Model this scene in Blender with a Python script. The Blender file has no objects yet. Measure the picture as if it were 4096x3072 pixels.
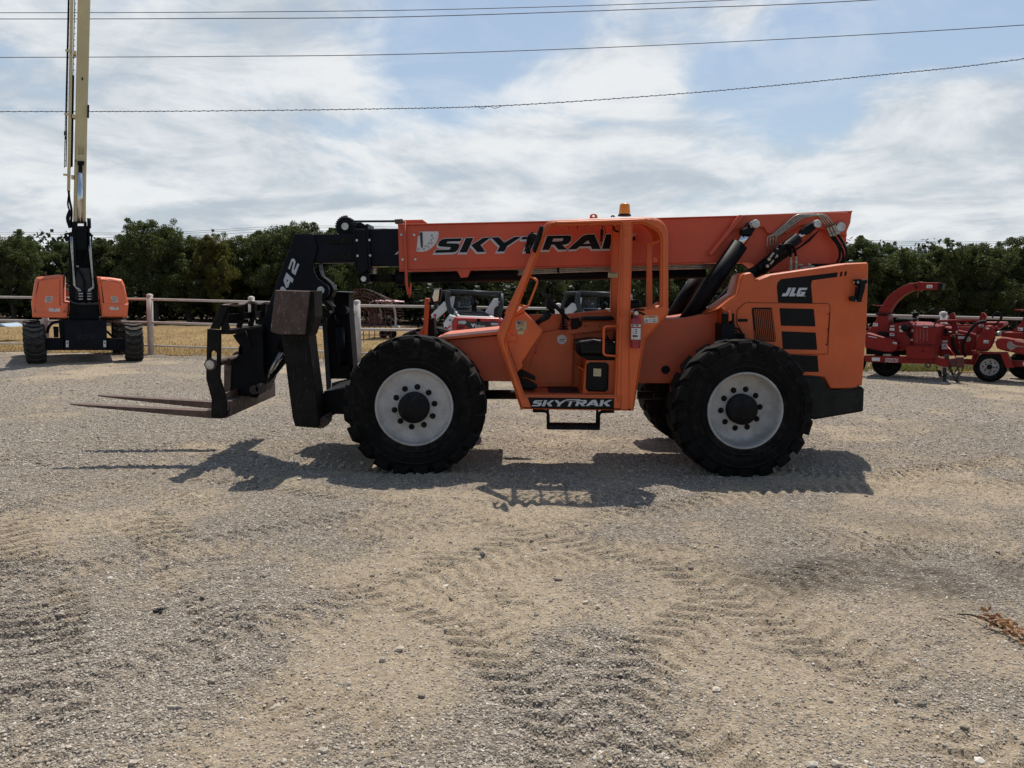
import bpy, math, random
import numpy as np
from mathutils import Vector, Matrix
from mathutils.geometry import tessellate_polygon
random.seed(7); rng = np.random.default_rng(11)
R = math.radians
scene = bpy.context.scene
col = scene.collection

# ---------------------------------------------------------------- camera
F = 3300.0                       # focal length in photo pixels (photo 4096 x 3072)
CAM_H = 1.895
PITCH = math.atan(381/F)
ROLL = R(0.60)
cam_data = bpy.data.cameras.new('camera')
cam_data.sensor_width = 36.0
cam_data.lens = F/4096*36.0
cam_data.clip_start = 0.05
cam_data.clip_end = 6000
cam = bpy.data.objects.new('camera', cam_data)
CM = Matrix.Translation((0, 0, CAM_H)) @ Matrix.Rotation(math.pi/2-PITCH, 4, 'X') @ Matrix.Rotation(ROLL, 4, 'Z')
cam.matrix_world = CM
col.objects.link(cam)
scene.camera = cam
CR = CM.to_3x3()
def ray(px, py): return CR @ Vector(((px-2048)/F, -(py-1536)/F, -1.0))
VIEW = [0.0]                     # heading of the machine being built; its local Y axis is turned this far from +Y towards +X
def turn(v): return Matrix.Rotation(-VIEW[0], 3, 'Z') @ Vector(v)
def depth(px, py): return (Matrix.Rotation(VIEW[0], 3, 'Z') @ G(px, py)).y
def P(px, py, Y):
    d = Matrix.Rotation(VIEW[0], 3, 'Z') @ ray(px, py); t = Y/d.y
    return Vector((d.x*t, Y, CAM_H+d.z*t))
def G(px, py):
    d = ray(px, py); t = -CAM_H/d.z
    return Vector((d.x*t, d.y*t, 0.0))

# ---------------------------------------------------------------- sky, sun, exposure
SUN_EL, SUN_AZ = R(63.0), R(14.0)      # azimuth from +Y towards +X
scene.view_settings.view_transform = 'Standard'
scene.view_settings.look = 'None'
scene.view_settings.gamma = 1.0
scene.view_settings.use_curve_mapping = False
scene.view_settings.exposure = EXPOSURE = 0.26

class NT:
    """tiny node-tree helper"""
    def __init__(s, tree):
        s.t = tree; s.n = tree.nodes; s.l = tree.links
    def new(s, typ, **kw):
        nd = s.n.new(typ)
        for k, v in kw.items(): setattr(nd, k, v)
        return nd
    def set(s, nd, **kw):
        for k, v in kw.items():
            k = k.replace('_', ' ')
            nd.inputs[k].default_value = v
    def link(s, a, b): s.l.new(a, b)
    def val(s, x, sock):
        if hasattr(x, 'is_output'): s.l.new(x, sock)
        else: sock.default_value = x
    def math(s, op, a, b=0.0, c=0.0, clamp=False):
        nd = s.n.new('ShaderNodeMath'); nd.operation = op; nd.use_clamp = clamp
        s.val(a, nd.inputs[0]); s.val(b, nd.inputs[1]); s.val(c, nd.inputs[2])
        return nd.outputs[0]
    def vmath(s, op, a, b=(0, 0, 0)):
        nd = s.n.new('ShaderNodeVectorMath'); nd.operation = op
        s.val(a, nd.inputs[0]); s.val(b, nd.inputs[1])
        return nd.outputs['Value'] if op in ('DOT_PRODUCT', 'LENGTH', 'DISTANCE') else nd.outputs[0]
    def mix(s, f, a, b, blend='MIX'):
        nd = s.n.new('ShaderNodeMix'); nd.data_type = 'RGBA'; nd.blend_type = blend
        s.val(f, nd.inputs[0])
        for x, i in ((a, 6), (b, 7)):
            if isinstance(x, tuple) and len(x) == 3: x = x+(1,)
            s.val(x, nd.inputs[i])
        return nd.outputs[2]
    def noise(s, vec, scale, detail=4, rough=.55, dist=0.0, out=0):
        nd = s.n.new('ShaderNodeTexNoise')
        nd.inputs['Scale'].default_value = scale; nd.inputs['Detail'].default_value = detail
        nd.inputs['Roughness'].default_value = rough; nd.inputs['Distortion'].default_value = dist
        if vec is not None: s.l.new(vec, nd.inputs['Vector'])
        return nd.outputs[out]
    def ramp(s, f, lo, hi):
        nd = s.n.new('ShaderNodeMapRange'); nd.interpolation_type = 'SMOOTHSTEP'
        s.val(f, nd.inputs[0]); nd.inputs[1].default_value = lo; nd.inputs[2].default_value = hi
        return nd.outputs[0]

world = bpy.data.worlds.new('World'); scene.world = world
world.use_nodes = True
w = NT(world.node_tree); w.n.clear()
sky = w.new('ShaderNodeTexSky', sky_type='NISHITA')
sky.sun_disc = False; sky.sun_elevation = SUN_EL; sky.sun_rotation = SUN_AZ
sky.air_density = 1.3; sky.dust_density = 1.0; sky.ozone_density = 1.2; sky.altitude = 250
SKY_STRENGTH = 0.10
tc = w.new('ShaderNodeTexCoord')
D = tc.outputs['Generated']
sep = w.new('ShaderNodeSeparateXYZ'); w.link(D, sep.inputs[0])
zz = w.math('ADD', w.math('MAXIMUM', sep.outputs[2], 0.0), 0.20)
cmb = w.new('ShaderNodeCombineXYZ')
w.link(w.math('DIVIDE', sep.outputs[0], zz), cmb.inputs[0]); w.link(w.math('DIVIDE', sep.outputs[1], zz), cmb.inputs[1])
pl_ = cmb.outputs[0]
n1 = w.noise(pl_, 0.95, 10, .60, .6)
n2 = w.noise(w.vmath('ADD', pl_, (7.3, 2.1, 0)), 2.3, 9, .62, .7)
n3 = w.noise(w.vmath('ADD', pl_, (1.7, 9.4, 3)), 1.3, 9, .60, .6)
n4 = w.noise(w.vmath('MULTIPLY', D, (1.0, 1.0, 1.9)), 9.0, 8, .60, .8)
cov = w.math('ADD', w.math('ADD', w.math('MULTIPLY', n1, .42), w.math('MULTIPLY', n2, .33)), w.math('MULTIPLY', n4, .25))
def blob(px, py, rad, amt, sx=1.0):
    """soft patch of clear or cloudy sky round a direction"""
    d = ray(px, py).normalized()
    df = w.vmath('MULTIPLY', w.vmath('SUBTRACT', D, tuple(d)), (1/sx, 1.0, 1.0))
    f = w.ramp(w.vmath('LENGTH', df), rad, 0.0)
    return w.math('MULTIPLY', f, amt)
for px, py, rad, amt, sx in ((1830, 90, .13, -.17, 1.7), (1750, 330, .07, -.13, 1.5), (2900, 330, .05, -.12, 2.4), (3350, 150, .10, -.13, 2.2), (3250, 420, .06, -.13, 1.6), (3900, 60, .12, -.10, 1.5),
                             (1380, 530, .035, -.11, 2.5), (2550, 300, .06, .12, 2.0), (2950, 80, .05, .10, 1.2), (1950, 90, .03, .10, .6), (700, 300, .25, .10, 1.6), (2200, 620, .14, .10, 2.2), (3850, 560, .13, .15, 1.6),
                             (1300, 780, .05, -.05, 3.5), (3500, 760, .10, .05, 2.0), (600, 880, .05, -.06, 3.0)):
    cov = w.math('ADD', cov, blob(px, py, rad, amt, sx))
elev_fill = w.ramp(sep.outputs[2], .20, .02)
cov = w.math('ADD', cov, w.math('MULTIPLY', elev_fill, .05))
high = w.math('MULTIPLY', w.ramp(sep.outputs[2], .36, .66), .22)
north = w.math('MULTIPLY', w.ramp(sep.outputs[1], .25, -.45), .16)
cov = w.math('SUBTRACT', cov, w.math('MAXIMUM', high, north))
veil = w.math('MULTIPLY', w.ramp(n2, .40, .62), .22)
cmask = w.math('MAXIMUM', w.math('MULTIPLY', w.ramp(cov, .385, .57), .93), veil)
sh = w.math('ADD', w.math('ADD', w.math('MULTIPLY', n3, .58), w.math('MULTIPLY', n2, .24)), w.math('MULTIPLY', n4, .18))
shade = w.ramp(sh, .40, .58)
ccol = w.mix(shade, (4.1, 4.65, 5.2), (7.2, 7.35, 7.45))
skyc = w.mix(1.0, sky.outputs[0], (.80, .84, .90, 1), 'MULTIPLY')
lowf = w.math('MULTIPLY', w.ramp(sep.outputs[2], .55, .25), w.math('MULTIPLY', w.ramp(sep.outputs[1], -.1, .4), .50))
skyc = w.mix(lowf, skyc, (3.9, 4.7, 5.8))
final = w.mix(cmask, skyc, ccol)
bg = w.new('ShaderNodeBackground'); bg.inputs['Strength'].default_value = SKY_STRENGTH
w.link(final, bg.inputs['Color'])
wo = w.new('ShaderNodeOutputWorld'); w.link(bg.outputs[0], wo.inputs['Surface'])

sun_d = bpy.data.lights.new('sun', 'SUN'); sun_d.energy = 3.9; sun_d.angle = R(0.53); sun_d.color = (1.0, .95, .87)
sun = bpy.data.objects.new('sun', sun_d); col.objects.link(sun)
sdir = Vector((math.sin(SUN_AZ)*math.cos(SUN_EL), math.cos(SUN_AZ)*math.cos(SUN_EL), math.sin(SUN_EL)))
sun.rotation_euler = sdir.to_track_quat('Z', 'Y').to_euler()
sun.location = (0, 0, 60)

# ---------------------------------------------------------------- materials
MATS = {}
def paint(name, rgb, rough=.45, metal=0.0, var=.15, scale=5.0, dirt=.0, dirtcol=(.22, .18, .13), bump=0.0, bscale=60, spec=.5, coat=0.0, scratch=0.0, scrcol=(.35, .33, .31)):
    m = bpy.data.materials.new(name); m.use_nodes = True
    t = NT(m.node_tree); b = t.n['Principled BSDF']
    geo = t.new('ShaderNodeTexCoord'); pos = geo.outputs['Object']
    n = t.noise(pos, scale, 6, .6)
    f = t.ramp(n, .3, .7)
    c = t.mix(f, tuple(x*(1-var) for x in rgb), tuple(min(1, x*(1+var)) for x in rgb))
    r = rough
    if dirt:
        dn = t.noise(pos, scale*2.6, 8, .68)
        nrm = t.new('ShaderNodeNewGeometry')
        sx = t.new('ShaderNodeSeparateXYZ'); t.link(nrm.outputs['Normal'], sx.inputs[0])
        up = t.math('MULTIPLY', t.math('MAXIMUM', sx.outputs[2], 0), .35)
        df = t.math('MULTIPLY', t.ramp(t.math('ADD', dn, up), .50, .80), dirt)
        c = t.mix(df, c, dirtcol)
        r = t.math('ADD', t.math('MULTIPLY', df, .35), rough)
    if scratch:
        mp = t.new('ShaderNodeMapping'); mp.inputs['Scale'].default_value = (9, 9, 2.2); mp.inputs['Rotation'].default_value = (0, .5, 0)
        t.link(pos, mp.inputs[0])
        sn = t.noise(mp.outputs[0], 5, 5, .7)
        c = t.mix(t.math('MULTIPLY', t.ramp(sn, .58, .64), scratch), c, scrcol)
    if isinstance(c, tuple): b.inputs['Base Color'].default_value = c+(1,)
    else: t.link(c, b.inputs['Base Color'])
    t.val(r, b.inputs['Roughness']); b.inputs['Metallic'].default_value = metal
    b.inputs['Specular IOR Level'].default_value = spec
    if coat: b.inputs['Coat Weight'].default_value = coat; b.inputs['Coat Roughness'].default_value = .15
    if bump:
        bn = t.noise(pos, bscale, 5, .6)
        bp = t.new('ShaderNodeBump'); bp.inputs['Strength'].default_value = bump; bp.inputs['Distance'].default_value = .01
        t.link(bn, bp.inputs['Height']); t.link(bp.outputs[0], b.inputs['Normal'])
    MATS[name] = m
    return m
ORANGE = paint('orange_paint', (.63, .106, .018), .42, var=.10, scale=2.2, dirt=.22, dirtcol=(.36, .17, .09), bump=.04, bscale=25)
BOOMRED = paint('faded_boom_paint', (.58, .078, .028), .50, var=.12, scale=1.6, dirt=.24, dirtcol=(.32, .13, .08), bump=.05, bscale=18, scratch=.22, scrcol=(.22, .10, .07))
CHASSIS = paint('chassis_orange_paint', (.50, .080, .022), .48, var=.12, scale=2, dirt=.35, dirtcol=(.30, .12, .06), bump=.05, bscale=18, scratch=.2, scrcol=(.25, .11, .07))
HOODOR = paint('hood_paint', (.62, .104, .019), .46, var=.13, scale=1.3, dirt=.26, dirtcol=(.42, .19, .09), bump=.04, bscale=14, scratch=.18, scrcol=(.36, .20, .12))
BLACKP = paint('black_paint', (.0055, .006, .008), .50, var=.35, scale=4, dirt=.22, dirtcol=(.030, .027, .024), bump=.06, bscale=30, spec=.12)
NAVY = paint('dark_blue_black_paint', (.0055, .0068, .012), .45, var=.3, scale=4, dirt=.14, dirtcol=(.035, .032, .03), spec=.12)
RUSTY = paint('rusty_brown_steel', (.060, .034, .027), .62, var=.45, scale=7, dirt=.45, dirtcol=(.085, .05, .034), bump=.25, bscale=55, scratch=.8, scrcol=(.30, .28, .27))
FORKM = paint('worn_fork_steel', (.105, .058, .042), .55, var=.5, scale=9, dirt=.5, dirtcol=(.11, .06, .04), bump=.2, bscale=70)
WORNBLK = paint('worn_black_steel', (.008, .0075, .007), .55, var=.5, scale=6, dirt=.40, dirtcol=(.048, .034, .026), bump=.2, bscale=50, scratch=.25, scrcol=(.12, .10, .09), spec=.12)
STEEL = paint('bare_steel', (.42, .42, .41), .33, .9, var=.25, scale=14, dirt=.25, dirtcol=(.20, .17, .14))
CHROME = paint('chrome_rod', (.62, .64, .66), .14, 1.0, var=.06)
ZINC = paint('zinc_pipe', (.36, .34, .28), .40, .7, var=.2, scale=20)
RUBBER = paint('tyre_rubber', (.0065, .0062, .006), .80, var=.4, scale=5, dirt=.42, dirtcol=(.060, .053, .046), bump=.25, bscale=30, spec=.12)
DUSTYRUB = paint('dusty_tread_rubber', (.030, .028, .026), .85, var=.35, scale=6, dirt=.7, dirtcol=(.13, .115, .095), bump=.2, bscale=30, spec=.2)
HOSE = paint('black_hose', (.007, .007, .008), .55, var=.2, spec=.12)
RIMW = paint('white_rim_paint', (.38, .37, .36), .55, var=.16, scale=6, dirt=.65, dirtcol=(.24, .21, .175), bump=.03)
PLASTIC = paint('black_plastic', (.008, .008, .009), .48, var=.2, dirt=.25, dirtcol=(.07, .065, .06), spec=.12)
VINYL = paint('black_vinyl_seat', (.010, .010, .011), .36, var=.2, bump=.15, bscale=20, spec=.12)
CWGREY = paint('counterweight_dark_grey', (.018, .0185, .017), .62, var=.25, scale=5, dirt=.30, dirtcol=(.10, .09, .075), bump=.15, bscale=60, spec=.12)
DECALK = paint('black_decal', (.008, .008, .009), .40, var=.2, dirt=.15, dirtcol=(.05, .045, .04), spec=.12)
DECALW = paint('white_decal', (.62, .60, .58), .50, var=.06, dirt=.25, dirtcol=(.4, .36, .32))
DECALG = paint('grey_white_decal', (.50, .51, .53), .50, var=.05)
DECALY = paint('cream_decal', (.52, .45, .26), .55, var=.08)
DECALO = paint('orange_decal_band', (.65, .26, .06), .5, var=.05)
EXTRED = paint('extinguisher_red', (.30, .024, .034), .38, var=.08)
AMBER = paint('amber_lens', (.95, .36, .02), .18, var=.15, scale=20)
AMBER.node_tree.nodes['Principled BSDF'].inputs['Transmission Weight'].default_value = .30
MIRROR = paint('mirror_glass', (.55, .53, .50), .08, 1.0, var=.05)
CHIPRED = paint('chipper_red_paint', (.215, .0155, .0115), .50, var=.14, scale=3, dirt=.22, dirtcol=(.15, .04, .028), spec=.2, bump=.06, bscale=12)
CREAM = paint('cream_boom_paint', (.60, .50, .27), .48, var=.07, scale=1.0, dirt=.15, dirtcol=(.32, .26, .15))
LIFTOR = paint('lift_orange_paint', (.84, .175, .070), .40, var=.08, scale=1.5, dirt=.22, dirtcol=(.5, .22, .12))
LOADW = paint('loader_white_paint', (.64, .64, .63), .38, var=.05, dirt=.15, dirtcol=(.4, .36, .3))
LOADR = paint('loader_red_paint', (.46, .030, .028), .35, var=.07)
GREYP = paint('dark_grey_paint', (.045, .048, .050), .42, var=.15, spec=.12)
FENCEW = paint('cream_fence_paint', (.52, .48, .435), .55, var=.10, scale=3, dirt=.35, dirtcol=(.30, .22, .17))
RAILW = paint('cream_rail_paint', (.52, .475, .425), .55, var=.12, scale=2, dirt=.40, dirtcol=(.25, .165, .12))
WIREM = paint('cable_black', (.06, .065, .085), .6, var=.1)
PINKRED = paint('faded_pink_canopy', (.62, .36, .36), .6, var=.06)
REDRUST = paint('rusty_red_implement', (.075, .024, .021), .6, var=.35, scale=9)
DKGREEN = paint('dark_green_tank', (.020, .026, .023), .7, var=.2, spec=.1)
CHAINM = paint('rusty_chain', (.028, .024, .022), .6, var=.4, scale=30)
LAMPW = paint('lamp_lens', (.45, .45, .46), .2, var=.1, scale=40)
GLASS = bpy.data.materials.new('tinted_glass'); GLASS.use_nodes = True
_b = GLASS.node_tree.nodes['Principled BSDF']
_b.inputs['Base Color'].default_value = (.55, .65, .72, 1); _b.inputs['Roughness'].default_value = .03
_b.inputs['Transmission Weight'].default_value = .9; _b.inputs['IOR'].default_value = 1.12

# ---------------------------------------------------------------- mesh helpers
CROPS = dict(A=(1300, 800, 1000/2074), B=(1900, 800, 850/1484), C=(2600, 800, 1000/1843), D=(200, 800, 1200/1991),
             E=(3300, 1000, 796/2201), Fb=(0, 0, 700/1161), Gl=(0, 950, 700/2111), H=(1300, 1300, 1100/2212), I=(2400, 1300, 1100/2212),
             J=(1600, 1150, 900/2212), K=(1580, 880, 980/2212), L=(1000, 850, 450/1866), M=(800, 1150, 650/1797), N=(3650, 1180, 446/1947),
             Q=(1330, 1100, 420/1991), S=(2100, 1200, 560/1936), T=(2850, 830, 600/2212), X=(0, 0, 1.0), W=(0, 0, 4096/2212))
def px(c, x, y):
    a = CROPS[c]; return a[0]+x*a[2], a[1]+y*a[2]
def pc(c, x, y, Y): return P(*px(c, x, y), Y)
def arc_poly(pts, closed=True, n=5):
    """round the corners of a 2-D polygon whose points may carry a third value, the radius"""
    out = []; N = len(pts)
    for i, p in enumerate(pts):
        r = p[2] if len(p) > 2 else 0
        if not r or (not closed and i in (0, N-1)): out.append((p[0], p[1])); continue
        v = Vector(p[:2]); a = Vector(pts[i-1][:2])-v; b = Vector(pts[(i+1) % N][:2])-v
        la, lb = a.length, b.length; a.normalize(); b.normalize()
        ang = a.angle(b); tl = min(r/max(math.tan(ang/2), 1e-4), la*.48, lb*.48)
        p0 = v+a*tl; p1 = v+b*tl
        for k in range(n+1):
            t = k/n; q = p0*(1-t)**2+v*2*t*(1-t)+p1*t*t
            out.append((q.x, q.y))
    return out
def area2(p): return .5*sum(p[i-1][0]*p[i][1]-p[i][0]*p[i-1][1] for i in range(len(p)))
def offs(p, d):
    """offset a ccw polygon outwards by d (mitred)"""
    out = []; N = len(p)
    for i in range(N):
        a, v, b = Vector(p[i-1]), Vector(p[i]), Vector(p[(i+1) % N])
        e0 = (v-a); e1 = (b-v)
        if e0.length < 1e-7 or e1.length < 1e-7: out.append(tuple(v)); continue
        e0.normalize(); e1.normalize()
        n0 = Vector((e0.y, -e0.x)); n1 = Vector((e1.y, -e1.x)); m = n0+n1
        if m.length < 1e-4: out.append(tuple(v)); continue
        m.normalize(); k = 1/max(m.dot(n0), .45)
        out.append(tuple(v+m*d*k))
    return out
class MB:
    def __init__(s): s.v = []; s.f = []; s.sm = []; s.marks = []
    def mark(s): s.marks.append((len(s.v), len(s.f)))
    def add(s, verts, faces, smooth=False):
        s.mark(); o = len(s.v); s.v.extend([tuple(x) for x in verts])
        for f in faces: s.f.append(tuple(i+o for i in f)); s.sm.append(smooth)
        return s
    def poly(s, pts, Y0, Y1, holes=(), b=.005, seg=1, back=True):
        """extrude a polygon of (x, z) from Y0 to Y1; chamfered rim at Y0 (and Y1)"""
        loops = [pts]+list(holes); L = []
        for i, l in enumerate(loops):
            l = [tuple(q) for q in l]
            if (area2(l) > 0) != (i == 0): l = l[::-1]
            L.append(l)
        d = 1 if Y1 > Y0 else -1
        rings = []
        if b > 0:
            for k in range(seg+1):
                a = k/seg*math.pi/2
                rings.append((-b*(1-math.sin(a)), Y0+d*b*(1-math.cos(a))))
            if back:
                for k in range(seg, -1, -1):
                    a = k/seg*math.pi/2
                    rings.append((-b*(1-math.sin(a)), Y1-d*b*(1-math.cos(a))))
            else: rings.append((0, Y1))
        else: rings = [(0, Y0), (0, Y1)]
        s.mark(); base = len(s.v); tot = sum(len(l) for l in L)
        for off, y in rings:
            for l in L:
                ll = offs(l, off) if off else l
                s.v.extend([(q[0], y, q[1]) for q in ll])
        cap = [[Vector((q[0], q[1], 0)) for q in (offs(l, rings[0][0]) if rings[0][0] else l)] for l in L]
        tris = tessellate_polygon(cap)
        last = base+tot*(len(rings)-1)
        for t in tris:
            s.f.append(tuple(base+i for i in t)); s.sm.append(False)
            s.f.append(tuple(last+i for i in t[::-1])); s.sm.append(False)
        for k in range(len(rings)-1):
            o = 0
            for l in L:
                n = len(l)
                for i in range(n):
                    j = (i+1) % n; a = base+k*tot+o; c = base+(k+1)*tot+o
                    s.f.append((a+i, a+j, c+j, c+i)); s.sm.append(seg > 1 and b > 0)
                o += n
        return s
    def plate(s, c, pts, Y0, Y1, holes=(), b=.005, seg=1):
        m = lambda poly: [(lambda q: (q.x, q.z))(pc(c, x, y, Y0)) for x, y in arc_poly(poly)]
        return s.poly(m(pts), Y0, Y1, [m(h) for h in holes], b, seg)
    def box(s, lo, hi, b=.004):
        return s.poly([(lo[0], lo[2]), (hi[0], lo[2]), (hi[0], hi[2]), (lo[0], hi[2])], lo[1], hi[1], (), b)
    def tube(s, pts, r, n=10, cap=True, closed=False, smooth=True):
        pts = [Vector(p) for p in pts]; N = len(pts)
        rs = r if isinstance(r, (list, tuple)) else [r]*N
        if len(rs) != N: rs = [float(q) for q in np.interp(np.linspace(0, 1, N), np.linspace(0, 1, len(rs)), rs)]
        s.mark(); o = len(s.v); up = None
        for i, p in enumerate(pts):
            if closed: t = pts[(i+1) % N]-pts[i-1]
            else: t = pts[min(i+1, N-1)]-pts[max(i-1, 0)]
            if t.length < 1e-9: t = Vector((0, 0, 1))
            t.normalize()
            if up is None:
                up = Vector((0, 0, 1)) if abs(t.z) < .9 else Vector((1, 0, 0))
            u = (up-t*up.dot(t))
            if u.length < 1e-5: u = t.orthogonal()
            u.normalize(); up = u; w_ = t.cross(u)
            for k in range(n):
                a = 2*math.pi*(k+.5)/n
                s.v.append(tuple(p+(u*math.cos(a)+w_*math.sin(a))*rs[i]))
        for i in range(N if closed else N-1):
            a = o+i*n; b2 = o+((i+1) % N)*n
            for k in range(n):
                j = (k+1) % n
                s.f.append((a+k, a+j, b2+j, b2+k)); s.sm.append(smooth)
        if cap and not closed:
            s.f.append(tuple(o+k for k in range(n))[::-1]); s.sm.append(False)
            s.f.append(tuple(o+(N-1)*n+k for k in range(n))); s.sm.append(False)
        return s
    def bar(s, a, b2, r, n=12): return s.tube([a, b2], r, n)
    def lathe(s, prof, center, axis='Y', n=40, smooth=True, rot=None, cap=True):
        """prof: (radius, offset along axis)"""
        s.mark(); o = len(s.v); c = Vector(center); M = len(prof)
        for rr, h in prof:
            for k in range(n):
                a = 2*math.pi*k/n; x, y = rr*math.cos(a), rr*math.sin(a)
                q = Vector((x, h, y)) if axis == 'Y' else (Vector((h, x, y)) if axis == 'X' else Vector((x, y, h)))
                if rot is not None: q = rot @ q
                s.v.append(tuple(c+q))
        for i in range(M-1):
            for k in range(n):
                j = (k+1) % n; a = o+i*n; b2 = o+(i+1)*n
                s.f.append((a+k, a+j, b2+j, b2+k)); s.sm.append(smooth)
        for i in (0, M-1):
            if cap and prof[i][0] > 1e-4:
                s.f.append(tuple(o+i*n+k for k in range(n))); s.sm.append(False)
        return s
    def each(s, name, mat, parent, k=1):
        """one object for every k pieces"""
        mk = s.marks[::k]+[(len(s.v), len(s.f))]; out = None
        for (a, f0), (b, f1) in zip(mk[:-1], mk[1:]):
            q = MB(); q.v = s.v[a:b]; q.f = [tuple(i-a for i in f) for f in s.f[f0:f1]]; q.sm = s.sm[f0:f1]
            out = q.build(name, mat, parent)
        return out
    def build(s, name, mat, parent=None, label=None):
        if VIEW[0]:
            rz = Matrix.Rotation(-VIEW[0], 3, 'Z'); s.v = [tuple(rz @ Vector(v)) for v in s.v]
        me = bpy.data.meshes.new(name)
        base = Vector((0, 0, 0))
        if parent is not None:
            top = parent
            while top.parent: top = top.parent
            base = top.location.copy()
        else:
            va = np.array(s.v); base = Vector(((va[:, 0].min()+va[:, 0].max())/2, (va[:, 1].min()+va[:, 1].max())/2, va[:, 2].min()))
        me.from_pydata([(x-base.x, y-base.y, z-base.z) for x, y, z in s.v], [], s.f)
        me.polygons.foreach_set('use_smooth', s.sm)
        me.materials.append(mat)
        me.update()
        ob = bpy.data.objects.new(name, me); col.objects.link(ob)
        if parent is not None: ob.parent = parent
        else: ob.location = base
        if label: ob['label'] = label
        return ob
def curve_pts(pts, n=8, closed=False):
    """Catmull-Rom through 3-D points"""
    pts = [Vector(p) for p in pts]; out = []
    N = len(pts)
    for i in range(N if closed else N-1):
        p1, p2 = pts[i], pts[(i+1) % N]
        p0 = pts[i-1] if (i or closed) else p1*2-p2
        p3 = pts[(i+2) % N] if (closed or i+2 < N) else p2*2-p1
        for k in range(n):
            t = k/n
            out.append(.5*((2*p1)+(p2-p0)*t+(2*p0-5*p1+4*p2-p3)*t*t+(3*p1-p0-3*p2+p3)*t**3))
    if not closed: out.append(pts[-1])
    return out
def bend(pts, rad, n=5):
    """polyline with rounded corners, 3-D"""
    pts = [Vector(p) for p in pts]; out = [pts[0]]
    for i in range(1, len(pts)-1):
        v = pts[i]; a = pts[i-1]-v; b = pts[i+1]-v; la, lb = a.length, b.length
        a.normalize(); b.normalize(); tl = min(rad, la*.45, lb*.45)
        for k in range(n+1):
            t = k/n; out.append((v+a*tl)*(1-t)**2+v*2*t*(1-t)+(v+b*tl)*t*t)
    out.append(pts[-1]); return out
def tag(o, label=None, cat=None, group=None, kind=None):
    if label: o['label'] = label
    if cat: o['category'] = cat
    if group: o['group'] = group
    if kind: o['kind'] = kind
    return o
def thing(name, loc, label, cat, group=None):
    o = bpy.data.objects.new(name, None); o.empty_display_size = .3
    o.location = loc; col.objects.link(o)
    return tag(o, label, cat, group)
def children(o): return [c for c in bpy.data.objects if c.parent == o]
def copy_tree(o, parent=None, kids=None):
    c = o.copy(); col.objects.link(c)
    if parent is not None: c.parent = parent
    for ch in list(o.children): copy_tree(ch, c)
    return c
_txt = {}
def text_loops(s, bold=.022):
    """triangulated mesh of a word in the built-in font, unit height, as (verts2d, faces)"""
    if (s, bold) in _txt: return _txt[s, bold]
    cu = bpy.data.curves.new('t', 'FONT'); cu.body = s; cu.size = 1.0; cu.offset = bold; cu.resolution_u = 3; cu.fill_mode = 'FRONT'
    ob = bpy.data.objects.new('t', cu); col.objects.link(ob)
    dg = bpy.context.evaluated_depsgraph_get(); dg.update()
    me = bpy.data.meshes.new_from_object(ob.evaluated_get(dg))
    vs = [(v.co.x, v.co.y) for v in me.vertices]; fs = [tuple(p.vertices) for p in me.polygons]
    bpy.data.objects.remove(ob); bpy.data.curves.remove(cu); bpy.data.meshes.remove(me)
    x0 = min(v[0] for v in vs); x1 = max(v[0] for v in vs); y0 = min(v[1] for v in vs); y1 = max(v[1] for v in vs)
    vs = [((x-x0)/(x1-x0), (y-y0)/(y1-y0)) for x, y in vs]
    _txt[s, bold] = (vs, fs); return _txt[s, bold]
def text_on(mb, s, c, p00, p10, p01, Y, shear=0.0, bold=.022):
    """word s laid on plane Y between crop points: bottom-left, bottom-right, top-left"""
    vs, fs = text_loops(s, bold)
    a, b, d = pc(c, *p00, Y), pc(c, *p10, Y), pc(c, *p01, Y)
    V = [a+(b-a)*(x+shear*y)+(d-a)*y for x, y in vs]
    mb.add(V, fs); return mb
# ================================================================ SETTING: ground, field, tree line
def vnoise(x, y, seed=0):
    xi = np.floor(x).astype(np.int64); yi = np.floor(y).astype(np.int64)
    fx = x-xi; fy = y-yi
    def h(i, j):
        n = (i*374761393+j*668265263+seed*1442695041) & 0xffffffff
        n = ((n ^ (n >> 13))*1274126177) & 0xffffffff
        return ((n ^ (n >> 16)) & 0xffff)/65535.0
    u = fx*fx*(3-2*fx); v = fy*fy*(3-2*fy)
    return (h(xi, yi)*(1-u)+h(xi+1, yi)*u)*(1-v)+(h(xi, yi+1)*(1-u)+h(xi+1, yi+1)*u)*v
def fbm(x, y, octs=5, seed=0, gain=.5):
    a = 1.0; t = np.zeros_like(x); s = 0
    for k in range(octs):
        ca, sa = math.cos(.7*k), math.sin(.7*k)
        t += a*vnoise((x*ca-y*sa)*2**k+17*k, (x*sa+y*ca)*2**k-9*k, seed+k); s += a; a *= gain
    return t/s
def sstep(x, a, b):
    t = np.clip((x-a)/(b-a), 0, 1); return t*t*(3-2*t)
# tyre tracks, as polylines through photo points on the ground: (points, width, lug spacing, depth, skew)
TRACKS = []
def track(pts, wd, sp, dep, skew): TRACKS.append(([tuple(G(*p).xy) for p in pts], wd, sp, dep, skew))
track([(-120, 2000), (60, 2230), (150, 2420), (150, 2650), (70, 3000), (0, 3300)], .56, .145, .020, .25)
track([(560, 2080), (700, 2190), (790, 2290), (900, 2420), (1000, 2560), (1030, 2700)], .50, .15, .018, -.4)
track([(1480, 2090), (1640, 2220), (1800, 2330), (2000, 2440)], .44, .14, .013, -.4)
track([(2500, 2120), (2750, 2280), (3000, 2450), (3220, 2650)], .48, .19, .017, .7)
track([(3250, 2560), (3560, 2720), (3850, 2880), (4200, 3050)], .50, .17, .020, .65)
track([(2350, 2600), (2560, 2760), (2750, 2930), (2900, 3120)], .50, .17, .018, .6)
track([(1000, 2750), (1250, 2820), (1420, 2930), (1380, 3080)], .42, .10, .010, .3)
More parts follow.
